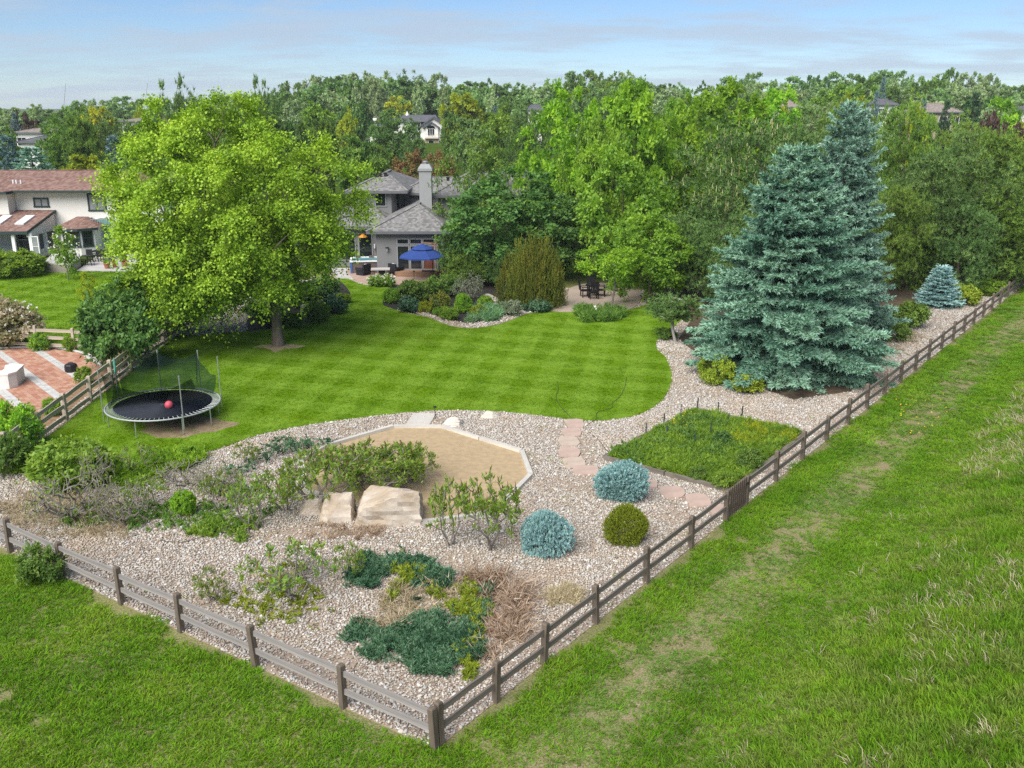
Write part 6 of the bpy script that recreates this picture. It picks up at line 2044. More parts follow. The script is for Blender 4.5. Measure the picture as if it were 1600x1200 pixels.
proto('column', flame(433, 0.9, 3.0, 170), 'bark', 'junipergold')
proto('column1', flame(434, 0.9, 3.0, 170), 'bark', 'junipergold')
proto('vase', broadleaf(450, (1.7, 1.7, 0.85), 3.1, 60, 9, 9, 0.16, 2, 0.06, 0.5, 0.3, 0.6, lean=-0.5, tip=0.008, wd=0.55), 'stem_grey', 'bright')
proto('sapling', broadleaf(440, (0.9, 0.9, 1.5), 2.1, 40, 8, 8, 0.17, 2, 0.045, 0.42, 0.3, 0.9, tip=0.006, wd=0.55), 'stem_grey', 'fresh', 3.7, 2.1)
proto('topiary', pine(441, 2.6, 1.1, 75, 12, 0.17, 0.07, 0.72, 0.27, amp=0.2, blades=14), 'bark', 'pinedark', 2.6, 2.3)
proto('mugo', pine(442, 2.2, 2.0, 90, 12, 0.26, 0.06, 0.50, 0.44, amp=0.3, blades=15), 'bark', 'pine', 2.2, 4.1)
SUM = {}
for k, (R_, H_, st, kw) in enumerate(((1.25, 1.7, 7, dict(forks=4)), (1.0, 1.75, 6, dict(forks=3)), (0.85, 1.5, 5, dict(forks=2)), (1.1, 1.4, 5, dict(forks=2, dens=0.8)))):
    SUM['sumac%d' % k] = tuple(b.mesh(n, M[m]) for b, n, m in zip(sumac(500 + k, R_, H_, st, leafs=16, ll=0.15, **kw), ('stems', 'leaves', 'flower_tips'), ('stem_grey', 'sumac', 'sumactip'))) + (H_, R_ * 2.2)
for k, (R_, H_, st) in enumerate(((1.3, 1.4, 8), (0.9, 1.6, 5))):
    SUM['bare%d' % k] = tuple(b.mesh(n, M[m]) for b, n, m in zip(sumac(520 + k, R_, H_, st, leafs=3, ll=0.09, forks=5), ('stems', 'leaves', 'flower_tips'), ('stem_grey', 'sumac', 'sumactip'))) + (H_, R_ * 2.1)


def leggy(key, px, py, top, wpx, label, name='sumac', cat='shrub', mat=None, group='leggy sumac shrubs in the river rock', rz=None, tips=True):
    x, y = G(px, py)
    h = ZA(top, y)
    a, b, c, H_, W_ = SUM[key]
    o = thing(name, label, cat, (x, y, 0.0), (px * 3.1) % 6.28 if rz is None else rz, group)
    wd = wpx / PXM(y, h / 2)
    s = (wd / W_, wd / W_, h / H_)
    inst('stems', a, o, scale=s)
    inst('leaves', b, o, scale=s, mat=M[mat] if mat else None)
    if tips and len(c.vertices):
        inst('flower_tips', c, o, scale=s)
    return o


# ------------------------------------------------------------------ trees
x0, y0 = G(435, 541)
grow('maple_tree', 'maple_hero', x0, y0, ZA(153, y0), 12.9, 'large yellow green maple with broad crown standing on the lawn', 'tree', rz=0.0, z=0.03)
xs_, ys_ = XA(1248, 42.3, 9.5), 42.3
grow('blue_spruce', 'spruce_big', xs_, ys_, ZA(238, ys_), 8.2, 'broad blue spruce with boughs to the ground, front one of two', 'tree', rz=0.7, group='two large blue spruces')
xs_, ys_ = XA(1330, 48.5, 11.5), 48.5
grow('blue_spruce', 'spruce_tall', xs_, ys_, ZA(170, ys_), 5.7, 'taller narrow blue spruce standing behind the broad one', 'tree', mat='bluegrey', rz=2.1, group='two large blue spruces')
plant('young_spruce', 'spruce_small', 1466, 479, 416, 66, 'young pale blue spruce beside the gravel strip', 'tree')
plant('dwarf_spruce', 'globe_blue', 967, 778, 722, 82, 'blue globe spruce farther from the fence corner, by the stepping stones', 'shrub', group='blue globe spruces', foot='stems', crown='needles')
plant('dwarf_spruce', 'globe_blue2', 848, 858, 797, 88, 'blue globe spruce in front of the sand pit', 'shrub', group='blue globe spruces', foot='stems', crown='needles')
plant('globe_shrub', 'globe_olive', 980, 848, 790, 72, 'clipped yellow green ball shrub in the river rock', 'shrub', foot='stems', crown='leaves')
plant('topiary_pine', 'topiary', 1053, 534, 460, 86, 'small clipped pine on a pale bare trunk at the lawn end', 'tree', bark='bark_pale')
plant('ornamental_tree', 'vase', 953, 491, 384, 112, 'small leaning bright green tree at the round patio edge', 'tree', 'bright')

TREES = [  # name, kind, px, distance, top row, width px, leaf, label
    ('maple_tree', 'broad0', 972, 63, 225, 160, 'fresh', 'bright green maple in front of the others, right of the round patio'),
    ('maple_tree', 'broad1', 888, 73, 133, 150, 'bright', 'tall yellow green maple nearest the grey house'),
    ('maple_tree', 'broad2', 990, 80, 128, 170, 'bright', 'tall bright maple behind the front maple'),
    ('maple_tree', 'broad3', 1115, 92, 128, 175, 'bright', 'wide bright maple above the candle pine'),
    ('maple_tree', 'broad1', 1060, 86, 150, 130, 'bright', 'bright maple between two taller maples'),
    ('maple_tree', 'broad2', 935, 70, 185, 110, 'fresh', 'mid green maple between the house and the front maple'),
    ('maple_tree', 'broad3', 1020, 58, 330, 130, 'fresh', 'low bright green tree beside the clipped pine'),
    ('shade_tree', 'broad0', 1190, 110, 140, 120, 'bright', 'bright round tree behind the pines'),
    ('shade_tree', 'airy1', 752, 73, 196, 130, 'mid', 'tall airy green tree beside the grey house roof'),
    ('shade_tree', 'broad1', 775, 65, 268, 190, 'dark', 'dark green spreading tree hiding the house wall'),
    ('shade_tree', 'broad3', 860, 66, 290, 150, 'dark', 'dark green tree beside the round patio'),
    ('shade_tree', 'airy0', 820, 78, 215, 120, 'mid', 'loose mid green tree behind the house roof'),
    ('shade_tree', 'broad2', 715, 66, 345, 80, 'dark', 'small dark tree close by the blue umbrella'),
    ('pine_tree', 'pine0', 1235, 72, 168, 150, 'pinedark', 'olive pine behind the candle pine'),
    ('pine_tree', 'pine1', 1320, 78, 158, 130, 'pine', 'olive pine just behind the tall blue spruce'),
    ('pine_tree', 'pine2', 1408, 70, 150, 120, 'pine', 'tall olive pine with visible trunk right of the tall spruce'),
    ('pine_tree', 'pine0', 1455, 63, 205, 150, 'pinedark', 'broad olive pine behind the young blue spruce'),
    ('pine_tree', 'pine1', 1540, 66, 205, 170, 'pine', 'broad olive pine over the far fence end'),
    ('pine_tree', 'pine2', 1500, 76, 182, 130, 'pine', 'olive pine standing between two broad pines'),
    ('pine_tree', 'pine0', 1610, 72, 200, 150, 'pine', 'olive pine cut by the picture edge'),
    ('pine_tree', 'pine_full0', 1512, 61, 300, 120, 'pinedark', 'bushy olive pine behind the yellow green shrub by the gravel strip'),
    ('pine_tree', 'pine_full1', 1432, 63, 300, 110, 'pine', 'bushy olive pine right behind the young blue spruce'),
    ('pine_tree', 'pine_full0', 1565, 64, 255, 150, 'pinedark', 'bushy olive pine near the far end of the rail fence'),
    ('pine_tree', 'pine_full1', 1620, 66, 240, 140, 'pine', 'bushy olive pine at the picture edge above the far rail'),
    ('pine_tree', 'pine_full1', 1480, 68, 230, 130, 'pinedark', 'darker bushy pine in the middle of the pine row'),
    ('pine_tree', 'pine_full0', 1130, 58, 330, 120, 'pinedark', 'dark bushy pine between clipped pine and broad spruce'),
    ('shade_tree', 'far0', 500, 125, 186, 80, 'mid', 'green tree seen through the right side of the maple'),
    ('shade_tree', 'far1', 555, 118, 212, 70, 'mid', 'green tree beside the maple above the house roof'),
    ('shade_tree', 'far2', 440, 122, 190, 80, 'dark', 'dark tree behind the middle of the maple'),
    ('shade_tree', 'far3', 370, 120, 188, 80, 'mid', 'mid green tree hidden behind the maple middle'),
    ('shade_tree', 'far0', 300, 118, 190, 80, 'dark', 'dark tree hidden behind the maple left half'),
    ('shade_tree', 'far2', 240, 112, 215, 70, 'mid', 'green tree hidden behind the maple edge by the cream roof'),
    ('shade_tree', 'broad3', 800, 92, 250, 110, 'mid', 'green tree behind the house roof right end'),
    ('shade_tree', 'far1', 590, 130, 226, 60, 'mid', 'green tree left of the crabapple over the roof'),
    ('pine_tree', 'pine1', 1400, 60, 290, 110, 'pine', 'lower olive pine between spruce and gravel strip'),
    ('pine_tree', 'pine2', 1580, 62, 270, 140, 'pine', 'lower olive pine above the dark far rail'),
    ('pine_tree', 'pine2', 1080, 60, 330, 110, 'pinedark', 'dark pine behind the clipped pine'),
    ('pine_tree', 'pine0', 1190, 54, 330, 150, 'pinedark', 'dark low pine hidden behind the broad spruce'),
    ('pine_tree', 'pine_far0', 612, 150, 158, 82, 'pinedark', 'tall dark pine in front of the far white house'),
    ('pine_tree', 'pine_far1', 648, 140, 205, 50, 'pinedark', 'smaller dark pine beside the tall one before the far house'),
    ('pine_tree', 'pine_far0', 262, 105, 130, 52, 'pinedark', 'tall open pine over the maple crown, left one'),
    ('pine_tree', 'pine_far1', 296, 108, 121, 48, 'pinedark', 'tallest open pine over the maple crown'),
    ('pine_tree', 'pine_far1', 412, 118, 122, 44, 'pinedark', 'slim pine tip over the middle of the maple'),
    ('pine_tree', 'pine_far0', 432, 125, 128, 40, 'pinedark', 'slim pine tip beside another over the maple'),
    ('pine_tree', 'pine_far0', 92, 128, 168, 66, 'pine', 'olive pine behind the cream house roof'),
    ('pine_tree', 'pine_far1', 128, 124, 165, 64, 'pine', 'olive pine with bare trunk behind the cream house'),
    ('pine_tree', 'pine_far1', 176, 132, 178, 70, 'pinedark', 'dull pine below the golden tree'),
    ('pine_tree', 'pine_far0', 222, 128, 186, 66, 'pinedark', 'dark pine at the edge of the maple crown'),
    ('pine_tree', 'pine_far1', 815, 130, 160, 52, 'pinedark', 'dark pine between the airy tree and the maples'),
    ('spruce_tree', 'spruce_far0', 50, 108, 232, 96, 'blue', 'rounded blue green spruce behind the cream house ridge'),
    ('spruce_tree', 'spruce_far1', 182, 104, 214, 64, 'bluedark', 'dull blue spruce beside the maple crown'),
    ('spruce_tree', 'spruce_far1', 14, 112, 214, 60, 'bluedark', 'dull blue spruce at the picture edge'),
    ('spruce_tree', 'spruce_far0', 27, 190, 178, 26, 'bluedark', 'small far blue spruce before plum trees'),
    ('shade_tree', 'far0', 8, 118, 200, 50, 'mid', 'green tree above the blue spruces at the picture edge'),
    ('shade_tree', 'far1', 130, 112, 242, 70, 'lime', 'yellow green tree behind the cream roof'),
    ('golden_tree', 'far2', 160, 195, 167, 56, 'golden', 'golden yellow tree behind the pines'),
    ('golden_tree', 'far3', 218, 200, 166, 26, 'lime', 'small lime tree beside the golden tree'),
    ('plum_tree', 'far0', 38, 200, 174, 34, 'plum', 'purple plum tree near the far tan roof'),
    ('plum_tree', 'far1', 54, 185, 186, 36, 'plum', 'brown plum tree beside the small far spruce'),
    ('golden_tree', 'far1', 624, 262, 150, 44, 'golden', 'golden tree behind the roof of the far white house'),
    ('lime_tree', 'far2', 725, 196, 146, 74, 'lime', 'bright lime tree right of the far white house'),
    ('lime_tree', 'far3', 545, 190, 168, 40, 'lime', 'lime tree at the edge of the maple by the far house'),
    ('shade_tree', 'far0', 560, 200, 158, 60, 'dark', 'dark tree left of the tall pine before the far house'),
    ('shade_tree', 'far2', 706, 175, 178, 40, 'mid', 'green tree beside the gable of the far white house'),
    ('crabapple_tree', 'broad1', 640, 98, 236, 84, 'crab', 'reddish crabapple behind the house chimney, left of two'),
    ('crabapple_tree', 'broad2', 688, 104, 236, 60, 'crab', 'reddish crabapple right of the house chimney'),
    ('shade_tree', 'broad0', 590, 95, 246, 60, 'mid', 'green tree between maple crown and crabapple'),
    ('spruce_tree', 'spruce_far0', 866, 200, 143, 16, 'conifer', 'slim dark spruce between far trees behind the maples'),
    ('spruce_tree', 'spruce_far1', 774, 215, 168, 22, 'bluedark', 'small blue spruce right of the lime tree'),
    ('spruce_tree', 'spruce_far0', 1372, 215, 122, 20, 'bluedark', 'slim blue spruce on the far skyline'),
    ('spruce_tree', 'spruce_far1', 1362, 160, 145, 24, 'bluedark', 'blue spruce in front of the slim skyline one'),
    ('spruce_tree', 'spruce_far0', 1436, 150, 152, 22, 'bluedark', 'blue spruce left of the wide tan roof'),
    ('spruce_tree', 'spruce_far1', 1470, 120, 160, 36, 'conifer', 'green spruce in front of the wide tan roof'),
    ('spruce_tree', 'spruce_far0', 1512, 118, 147, 46, 'conifer', 'dark spruce right of the wide tan roof'),
    ('lime_tree', 'far1', 1562, 140, 154, 66, 'bright', 'bright round tree behind the plum thicket'),
    ('lime_tree', 'far0', 1325, 120, 150, 66, 'lime', 'lime tree behind the tall blue spruce'),
    ('lime_tree', 'far2', 1425, 118, 163, 50, 'lime', 'lime tree behind the tall olive pine'),
    ('lime_tree', 'far3', 1215, 130, 158, 40, 'lime', 'lime tree above the candle pine top'),
    ('plum_tree', 'far0', 1545, 108, 178, 70, 'plum', 'purple brown plum tree left of the golden shrub'),
    ('plum_tree', 'far1', 1595, 104, 195, 50, 'plum', 'purple brown plum tree at the picture edge'),
    ('plum_tree', 'far2', 1508, 104, 196, 34, 'plum', 'reddish small plum tree below the dark spruce'),
    ('golden_tree', 'far3', 1600, 112, 176, 34, 'golden', 'golden tree cut by the picture edge'),
    ('shade_tree', 'far1', 836, 150, 172, 44, 'mid', 'green tree in front of the far dark grey roof'),
    ('shade_tree', 'far2', 1452, 130, 182, 40, 'fresh', 'fresh green tree below the wide tan roof'),
    ('shade_tree', 'far3', 1490, 135, 180, 40, 'mid', 'green tree before the wide tan roof right end'),
    ('shade_tree', 'far0', 1382, 135, 166, 44, 'far', 'soft green tree below the far grey roof'),
    ('shade_tree', 'far1', 1232, 140, 168, 40, 'far', 'soft green tree below the far brown roof'),
    ('shade_tree', 'far2', 215, 150, 190, 60, 'mid', 'green tree below the pale brown far roof'),
    ('poplar_tree', 'poplar0', 560, 275, 128, 24, 'greyg', 'pale poplar left of three on the far slope'),
    ('poplar_tree', 'poplar1', 590, 270, 126, 24, 'greyg', 'pale poplar above the dark tree on the far slope'),
    ('poplar_tree', 'poplar0', 655, 262, 124, 26, 'greyg', 'pale poplar with white limbs above the far house'),
    ('poplar_tree', 'poplar1', 695, 250, 132, 24, 'greyg', 'pale poplar left of the lime tree'),
    ('poplar_tree', 'poplar0', 768, 230, 135, 30, 'greyg', 'pale poplar right of the lime tree'),
    ('poplar_tree', 'poplar1', 60, 230, 163, 24, 'greyg', 'pale poplar between plum tree and pines'),
]
for nm, key, px, Yd, top, wpx, mt_, lb in TREES:
    far_plant(nm, key, px, Yd, top, wpx, lb, 'tree', mt_)
xc, yc = XA(1150, 62.0, 5), 62.0
cp_ = grow('pine_tree', 'pine_candle', xc, yc, ZA(186, yc), 7.9, 'olive pine covered with upright pale candles', 'tree', mat='pinedark', rz=1.0)
inst('candles', CANDLE, cp_, scale=(7.9 / PROTO['pine_candle'][3], 7.9 / PROTO['pine_candle'][3], ZA(186, yc) / PROTO['pine_candle'][2]))

SKY_ = [(-80, 172), (0, 172), (60, 167), (100, 168), (150, 152), (200, 152), (240, 158), (330, 150), (400, 145), (470, 128), (520, 117), (560, 113), (640, 112), (700, 118), (720, 132), (760, 123), (800, 128), (840, 127),
        (900, 112), (960, 110), (990, 111), (1040, 126), (1080, 133), (1130, 119), (1200, 120), (1250, 126), (1310, 108), (1370, 106), (1420, 118), (1470, 110), (1500, 112), (1540, 118), (1600, 125), (1680, 122)]
sk = lambda px: float(np.interp(px, [a for a, _ in SKY_], [b for _, b in SKY_]))
KL = {'far': 'soft green tree', 'greyg': 'grey green tree', 'mid': 'mid green tree', 'dark': 'dark green tree', 'pinedark': 'dark pine', 'fresh': 'fresh green tree'}
KG = {'far': 'soft green', 'greyg': 'grey green', 'mid': 'mid green', 'dark': 'dark green', 'pinedark': 'pine', 'fresh': 'fresh green'}
MARKS = [(0, 'beyond the blue spruces at the left edge'), (40, 'near the far tan roof'), (100, 'behind the olive pines of the cream house'), (150, 'behind the golden tree'), (200, 'left of the tall open pines'), (250, 'behind the tall open pines'),
         (320, 'above the middle of the maple'), (390, 'behind the slim pine tips'), (450, 'above the right side of the maple'), (500, 'beside the right end of the maple'), (540, 'left of the far white house'),
         (590, 'above the tall dark pine'), (630, 'above the far white house'), (670, 'above the gable of the far white house'), (710, 'behind the bright lime tree'), (760, 'right of the bright lime tree'), (810, 'behind the far dark grey roof'),
         (860, 'behind the slim dark spruce'), (910, 'above the yellow green maple by the house'), (970, 'above the tall bright maple'), (1030, 'between the maple tops'), (1090, 'above the wide bright maple'), (1150, 'above the candle pine'),
         (1210, 'above the far brown roof'), (1260, 'left of the tall blue spruce'), (1310, 'above the tall blue spruce'), (1360, 'above the far grey roof'), (1410, 'above the tall olive pine'), (1450, 'above the wide tan roof'),
         (1500, 'behind the dark spruce by the tan roof'), (1540, 'behind the plum trees'), (1590, 'at the right edge of the picture')]
for Yd, dpy, step_, wp in ((340, 0, 30, 46), (290, 11, 34, 54), (245, 24, 38, 60), (205, 38, 44, 66), (170, 54, 50, 70)):
    px = -70 + rg.uniform(0, 20)
    while px < 1680:
        top = sk(px) + dpy + rg.normal(1.5, 3.0)
        hid = (top > 172 and 215 < px < 545) or (top > 160 and px > 1090 and Yd < 200) or (Yd < 250 and 555 < px < 712) or (Yd < 225 and 812 < px < 860) or (Yd < 200 and px < 260) or (top > 150 and 830 < px < 1180 and Yd < 240) \
            or (Yd < 212 and (1205 < px < 1250 or 1355 < px < 1405 or 1425 < px < 1510))
        if not hid:
            kd = str(rg.choice(['far', 'greyg', 'mid', 'dark', 'pinedark', 'fresh'], p=[0.36, 0.26, 0.16, 0.06, 0.06, 0.10]))
            key = 'pine_far%d' % rg.integers(2) if kd == 'pinedark' else 'far%d' % rg.integers(4)
            wv = wp * rg.uniform(0.75, 1.3) * (0.6 if kd == 'pinedark' else 1.0)
            far_plant('skyline_tree', key, px, Yd + rg.uniform(-12, 12), top, wv, KL[kd] + (' on the far skyline ' if Yd > 270 else ' below the far skyline ') + ([m_ for p_, m_ in MARKS if p_ <= px] or [MARKS[0][1]])[-1],
                      'tree', kd, rg.uniform(0, 6.28), KG[kd] + ' trees of the far wood', hmin=5.0)
        px += step_ * rg.uniform(0.7, 1.25)

# ------------------------------------------------------------------ shrubs and beds
SH = [  # name, kind, px, py foot, top, width, leaf, label
    ('leafy_shrub', 'bigshrub', 196, 572, 436, 140, 'dark', 'large dark green shrub below the maple beside the fence'),
    ('leafy_shrub', 'bigshrub', 262, 525, 440, 110, 'mid', 'mid green shrub behind the fence under the maple edge'),
    ('blossom_shrub', 'bigshrub', 15, 540, 466, 100, 'blossom', 'pale blossoming shrub sprawling over the neighbour fence'),
    ('leafy_shrub', 'bush0', 66, 548, 520, 34, 'fresh', 'small green shrub at the foot of the blossom shrub'),
    ('leafy_shrub', 'bush1', 112, 549, 524, 24, 'fresh', 'small leafy shrub by the second fence post of the brick patio'),
    ('hedge_shrub', 'mound0', 22, 431, 391, 104, 'fresh', 'rounded clipped green hedge beside the sunroom'),
    ('blossom_sapling', 'sapling', 107, 438, 352, 46, 'fresh', 'young green tree with white blossom before the cream house'),
    ('yellow_sapling', 'sapling', 142, 488, 424, 34, 'lime', 'thin yellowish young tree on the neighbour lawn'),
    ('leafy_shrub', 'bush2', 132, 600, 572, 30, 'fresh', 'small shrub leaning through the three rail fence'),
    ('leafy_shrub', 'bush0', 30, 700, 628, 84, 'bright', 'bright shrub at the near end of the three rail fence'),
    ('leafy_shrub', 'bush3', 10, 742, 672, 90, 'mid', 'dense green shrub at the picture edge below the fence'),
    ('leafy_shrub', 'bush1', 84, 650, 622, 30, 'fresh', 'small shrub between fence rails near the brick patio'),
    ('spreading_shrub', 'bush1', 118, 758, 690, 130, 'sumac', 'broad yellow green shrub in front of the trampoline lawn'),
    ('round_shrub', 'mound0', 288, 806, 768, 44, 'bright', 'small round bright green shrub in the river rock'),
    ('fence_shrub', 'bush2', 66, 908, 854, 78, 'mid', 'green shrub growing through the near rail fence'),
    ('yew_shrub', 'mound0', 458, 512, 488, 38, 'mid', 'low yew nearest the maple trunk'),
    ('yew_shrub', 'bush0', 424, 508, 480, 44, 'fresh', 'leafy shrub just behind the maple trunk'),
    ('yew_shrub', 'bush1', 497, 504, 470, 44, 'mid', 'mid green shrub right of the slab rock'),
    ('yew_shrub', 'bush2', 524, 490, 462, 42, 'juniper', 'bluish green spreading shrub at the lawn corner'),
    ('yew_shrub', 'bush3', 470, 480, 440, 66, 'mid', 'green shrub behind the slab rock'),
    ('yew_shrub', 'bush0', 510, 466, 432, 56, 'dark', 'dark shrub at the back of the planting near the patio'),
    ('yew_shrub', 'bush1', 538, 474, 458, 26, 'fresh', 'small fresh green shrub at the planting tip'),
    ('yew_shrub', 'bush2', 440, 470, 430, 70, 'dark', 'dark shrub deep under the maple crown'),
    ('yew_shrub', 'bush3', 400, 498, 470, 40, 'dark', 'dark low shrub left of the maple trunk'),
    ('spirea_shrub', 'mound0', 613, 474, 451, 32, 'fresh', 'round bright shrub at the left tip of the mulch bed'),
    ('spirea_shrub', 'bush0', 645, 472, 436, 56, 'mid', 'mid green shrub behind the round bright one'),
    ('spirea_shrub', 'bush1', 690, 462, 430, 62, 'mid', 'green shrub below the blue umbrella'),
    ('spirea_shrub', 'bush2', 640, 488, 463, 38, 'juniper', 'low dark shrub on the mulch near the lawn'),
    ('spirea_shrub', 'bush3', 663, 489, 470, 26, 'lime', 'low yellow shrub beside the low dark one'),
    ('spirea_shrub', 'bush0', 690, 487, 456, 36, 'junipergold', 'bronze tinted shrub in the middle of the bed'),
    ('spirea_shrub', 'mound1', 724, 490, 459, 30, 'bright', 'round lime mound left of the dark low rock'),
    ('spirea_shrub', 'mound0', 758, 486, 462, 28, 'bright', 'round lime mound right of the twiggy shrub'),
    ('spirea_shrub', 'bush1', 702, 501, 478, 32, 'fresh', 'low spreading shrub on the bed front'),
    ('spirea_shrub', 'bush2', 747, 497, 475, 26, 'olive', 'small golden shrub above the iris clump'),
    ('spirea_shrub', 'bush3', 682, 493, 480, 16, 'fresh', 'tiny green plant on open mulch'),
    ('spirea_shrub', 'bush0', 796, 478, 436, 30, 'juniper', 'bluish upright shrub left of the gold junipers'),
    ('spirea_shrub', 'bush1', 800, 494, 468, 32, 'silver', 'pale loose shrub right of the iris clump'),
    ('twiggy_shrub', 'twiggy', 732, 472, 424, 56, 'silver', 'silvery twiggy shrub in the middle of the bed'),
    ('mugo_pine', 'mugo', 735, 445, 393, 96, 'pine', 'olive spreading pine right of the patio umbrella'),
    ('mugo_pine', 'mugo', 790, 450, 400, 70, 'pinedark', 'dark spreading pine behind the silvery shrub'),
    ('upright_juniper', 'column', 796, 478, 392, 44, 'junipergold', 'golden tipped upright juniper nearest the silvery shrub'),
    ('upright_juniper', 'column1', 813, 482, 374, 48, 'junipergold', 'golden tipped upright juniper second from the bed'),
    ('upright_juniper', 'column', 832, 484, 362, 52, 'junipergold', 'tallest golden tipped upright juniper'),
    ('upright_juniper', 'column1', 850, 483, 370, 50, 'junipergold', 'golden tipped upright juniper right of the tallest'),
    ('upright_juniper', 'column', 865, 478, 390, 42, 'junipergold', 'golden tipped upright juniper next to the round patio'),
    ('ground_juniper', 'mound1', 838, 487, 466, 50, 'juniper', 'low green shrub at the foot of the upright junipers'),
    ('leafy_shrub', 'mound1', 1118, 600, 556, 62, 'olive', 'yellow green shrub under the left edge of the broad spruce'),
    ('leafy_shrub', 'bush2', 1168, 612, 585, 52, 'olive', 'low yellow green shrub in front of the broad spruce'),
    ('leafy_shrub', 'mound0', 1502, 476, 444, 58, 'olive', 'yellow green shrub right of the young blue spruce'),
    ('leafy_shrub', 'bush1', 1548, 462, 436, 50, 'fresh', 'green shrub near the far end of the gravel strip'),
    ('leafy_shrub', 'bush3', 1420, 512, 470, 70, 'pine', 'olive low shrub between tall spruce and young spruce'),
    ('leafy_shrub', 'bush0', 1396, 532, 496, 56, 'pine', 'olive shrub at the tall spruce foot'),
    ('leafy_shrub', 'bush0', 1042, 530, 512, 34, 'mid', 'low shrub at the foot of the clipped pine'),
    ('flower_shrub', 'bush1', 588, 448, 430, 30, 'fresh', 'leafy flower clump on the patio edge, left half'),
    ('flower_shrub', 'bush2', 607, 449, 428, 24, 'fresh', 'leafy flower clump on the patio edge, right half'),
]
for nm, key, px, py, top, wpx, mt_, lb in SH:
    cat_ = 'tree' if 'sapling' in nm else 'shrub'
    o = plant(nm, key, px, py, top, wpx, lb, cat_, mt_, foot='stems', crown='leaves')
    if nm in ('flower_shrub', 'blossom_sapling', 'blossom_shrub'):
        x, y = G(px, py)
        h_ = ZA(top, y)
        w_ = wpx / PXM(y)
        n = 40 if nm == 'flower_shrub' else 70
        fb_ = MB()
        P = unit(rg.normal(0, 1, (n, 3))) * np.array([w_ * 0.48, w_ * 0.48, h_ * 0.34]) + np.array([0, 0, h_ * 0.62])
        for kk in range(4):
            leaf_quads(fb_, P, rg.normal(0, 1, P.shape) + [0, 0, 0.5], np.full(n, 0.10), np.full(n, 0.05), rg, rg.uniform(0, 1, n))
        f_ = fb_.build('blossoms', M['petal'], o)

# leggy sumacs and bare shrubs in the river rock
SU = [('sumac0', 555, 762, 694, 130, 'dense sumac between the boulders and the sand'), ('sumac1', 622, 768, 696, 100, 'sumac right above the largest boulder'), ('sumac0', 500, 790, 702, 150, 'sumac over the smaller tan boulder'), ('sumac1', 590, 772, 690, 150, 'red tipped sumac behind the largest boulder'), ('sumac0', 640, 752, 690, 100, 'red tipped sumac at the sand pit edge'),
      ('sumac2', 706, 852, 742, 80, 'tall thin sumac right of the largest boulder'), ('sumac1', 762, 858, 738, 118, 'open sumac in front of the sand pit'), ('sumac3', 452, 936, 850, 170, 'sparse sumac in the near river rock'),
      ('sumac2', 400, 828, 742, 96, 'sumac left of the low brown boulder'), ('sumac3', 350, 800, 735, 90, 'low sumac near the round bright shrub'), ('sumac2', 545, 905, 846, 60, 'small sumac above the juniper mat'),
      ('sumac2', 330, 940, 884, 56, 'small sumac left of the sparse one'), ('sumac3', 440, 800, 730, 110, 'green sumac mass between lawn and boulders'), ('sumac2', 230, 800, 742, 80, 'thin sumac left of the round bright shrub'),
      ('sumac2', 385, 725, 690, 50, 'thin sumac at the lawn edge before the trampoline'), ('sumac3', 215, 745, 694, 90, 'reddish sumac at the lawn edge below the trampoline')]
for key, px, py, top, wpx, lb in SU:
    leggy(key, px, py, top, wpx, lb)
for key, px, py, top, wpx, lb in (('bare0', 118, 815, 738, 150, 'grey leafless shrub beside the near fence end'), ('bare1', 156, 780, 696, 60, 'tall leafless grey stems in the yellow green shrub'), ('bare0', 195, 822, 752, 110, 'leafless sprawling shrub with dark stems'),
                                  ('bare0', 290, 760, 722, 120, 'low grey leafless branches near the lawn edge'), ('bare1', 470, 905, 868, 90, 'bare grey branches in the sparse sumac'), ('bare0', 345, 775, 730, 90, 'dry branches left of the sumacs')):
    leggy(key, px, py, top, wpx, lb, 'bare_shrub', 'shrub', 'sumac', 'leafless shrubs in the river rock', tips=False)


def cover(name, poly_px, n, mat, label, h=0.25, sharp=False, thin=0.92, ln=0.30, needle=0.10, cat=None, kind=None, seed=0, flat=0.5, per=5, wdf=0.36, hump=0.8):
    """a low mat of sprays over a patch of ground"""
    r = np.random.default_rng(seed)
    poly = GP(poly_px, not sharp)
    a = np.array(poly)
    x = r.uniform(a[:, 0].min(), a[:, 0].max(), n * 4)
    y = r.uniform(a[:, 1].min(), a[:, 1].max(), n * 4)
    wx, wy = x + 1.1 * (vnoise(x, y, 0.6, seed + 50) - 0.5), y + 1.3 * (vnoise(x, y, 0.6, seed + 51) - 0.5)
    k = inpoly(x if sharp else wx, y if sharp else wy, poly) & (r.uniform(0, 1, len(x)) > thin * smooth(0.42, 0.72, 0.6 * vnoise(x, y, 0.7, seed + 52) + 0.4 * vnoise(x, y, 0.3, seed + 53)))
    x, y = x[k][:n], y[k][:n]
    hh_ = h * (0.35 + hump * vnoise(x, y, 0.55, seed))
    P = np.stack([x, y, hh_ * r.uniform(0.4, 1.0, len(x)) + 0.03], -1)
    D = unit(np.stack([r.normal(0, 1, len(x)), r.normal(0, 1, len(x)), np.abs(r.normal(flat, 0.3, len(x)))], -1)) * (ln * r.uniform(0.6, 1.3, len(x)))[:, None]
    b = MB()
    needles(b, P - D * 0.4, D, needle * 0.6, needle, needle * wdf, r, per, np.clip(vnoise(x, y, 0.4, seed + 3) * 0.6 + r.normal(0.2, 0.15, len(x)), 0, 1))
    return tag(b.build(name, M[mat]), label, cat, kind=kind)


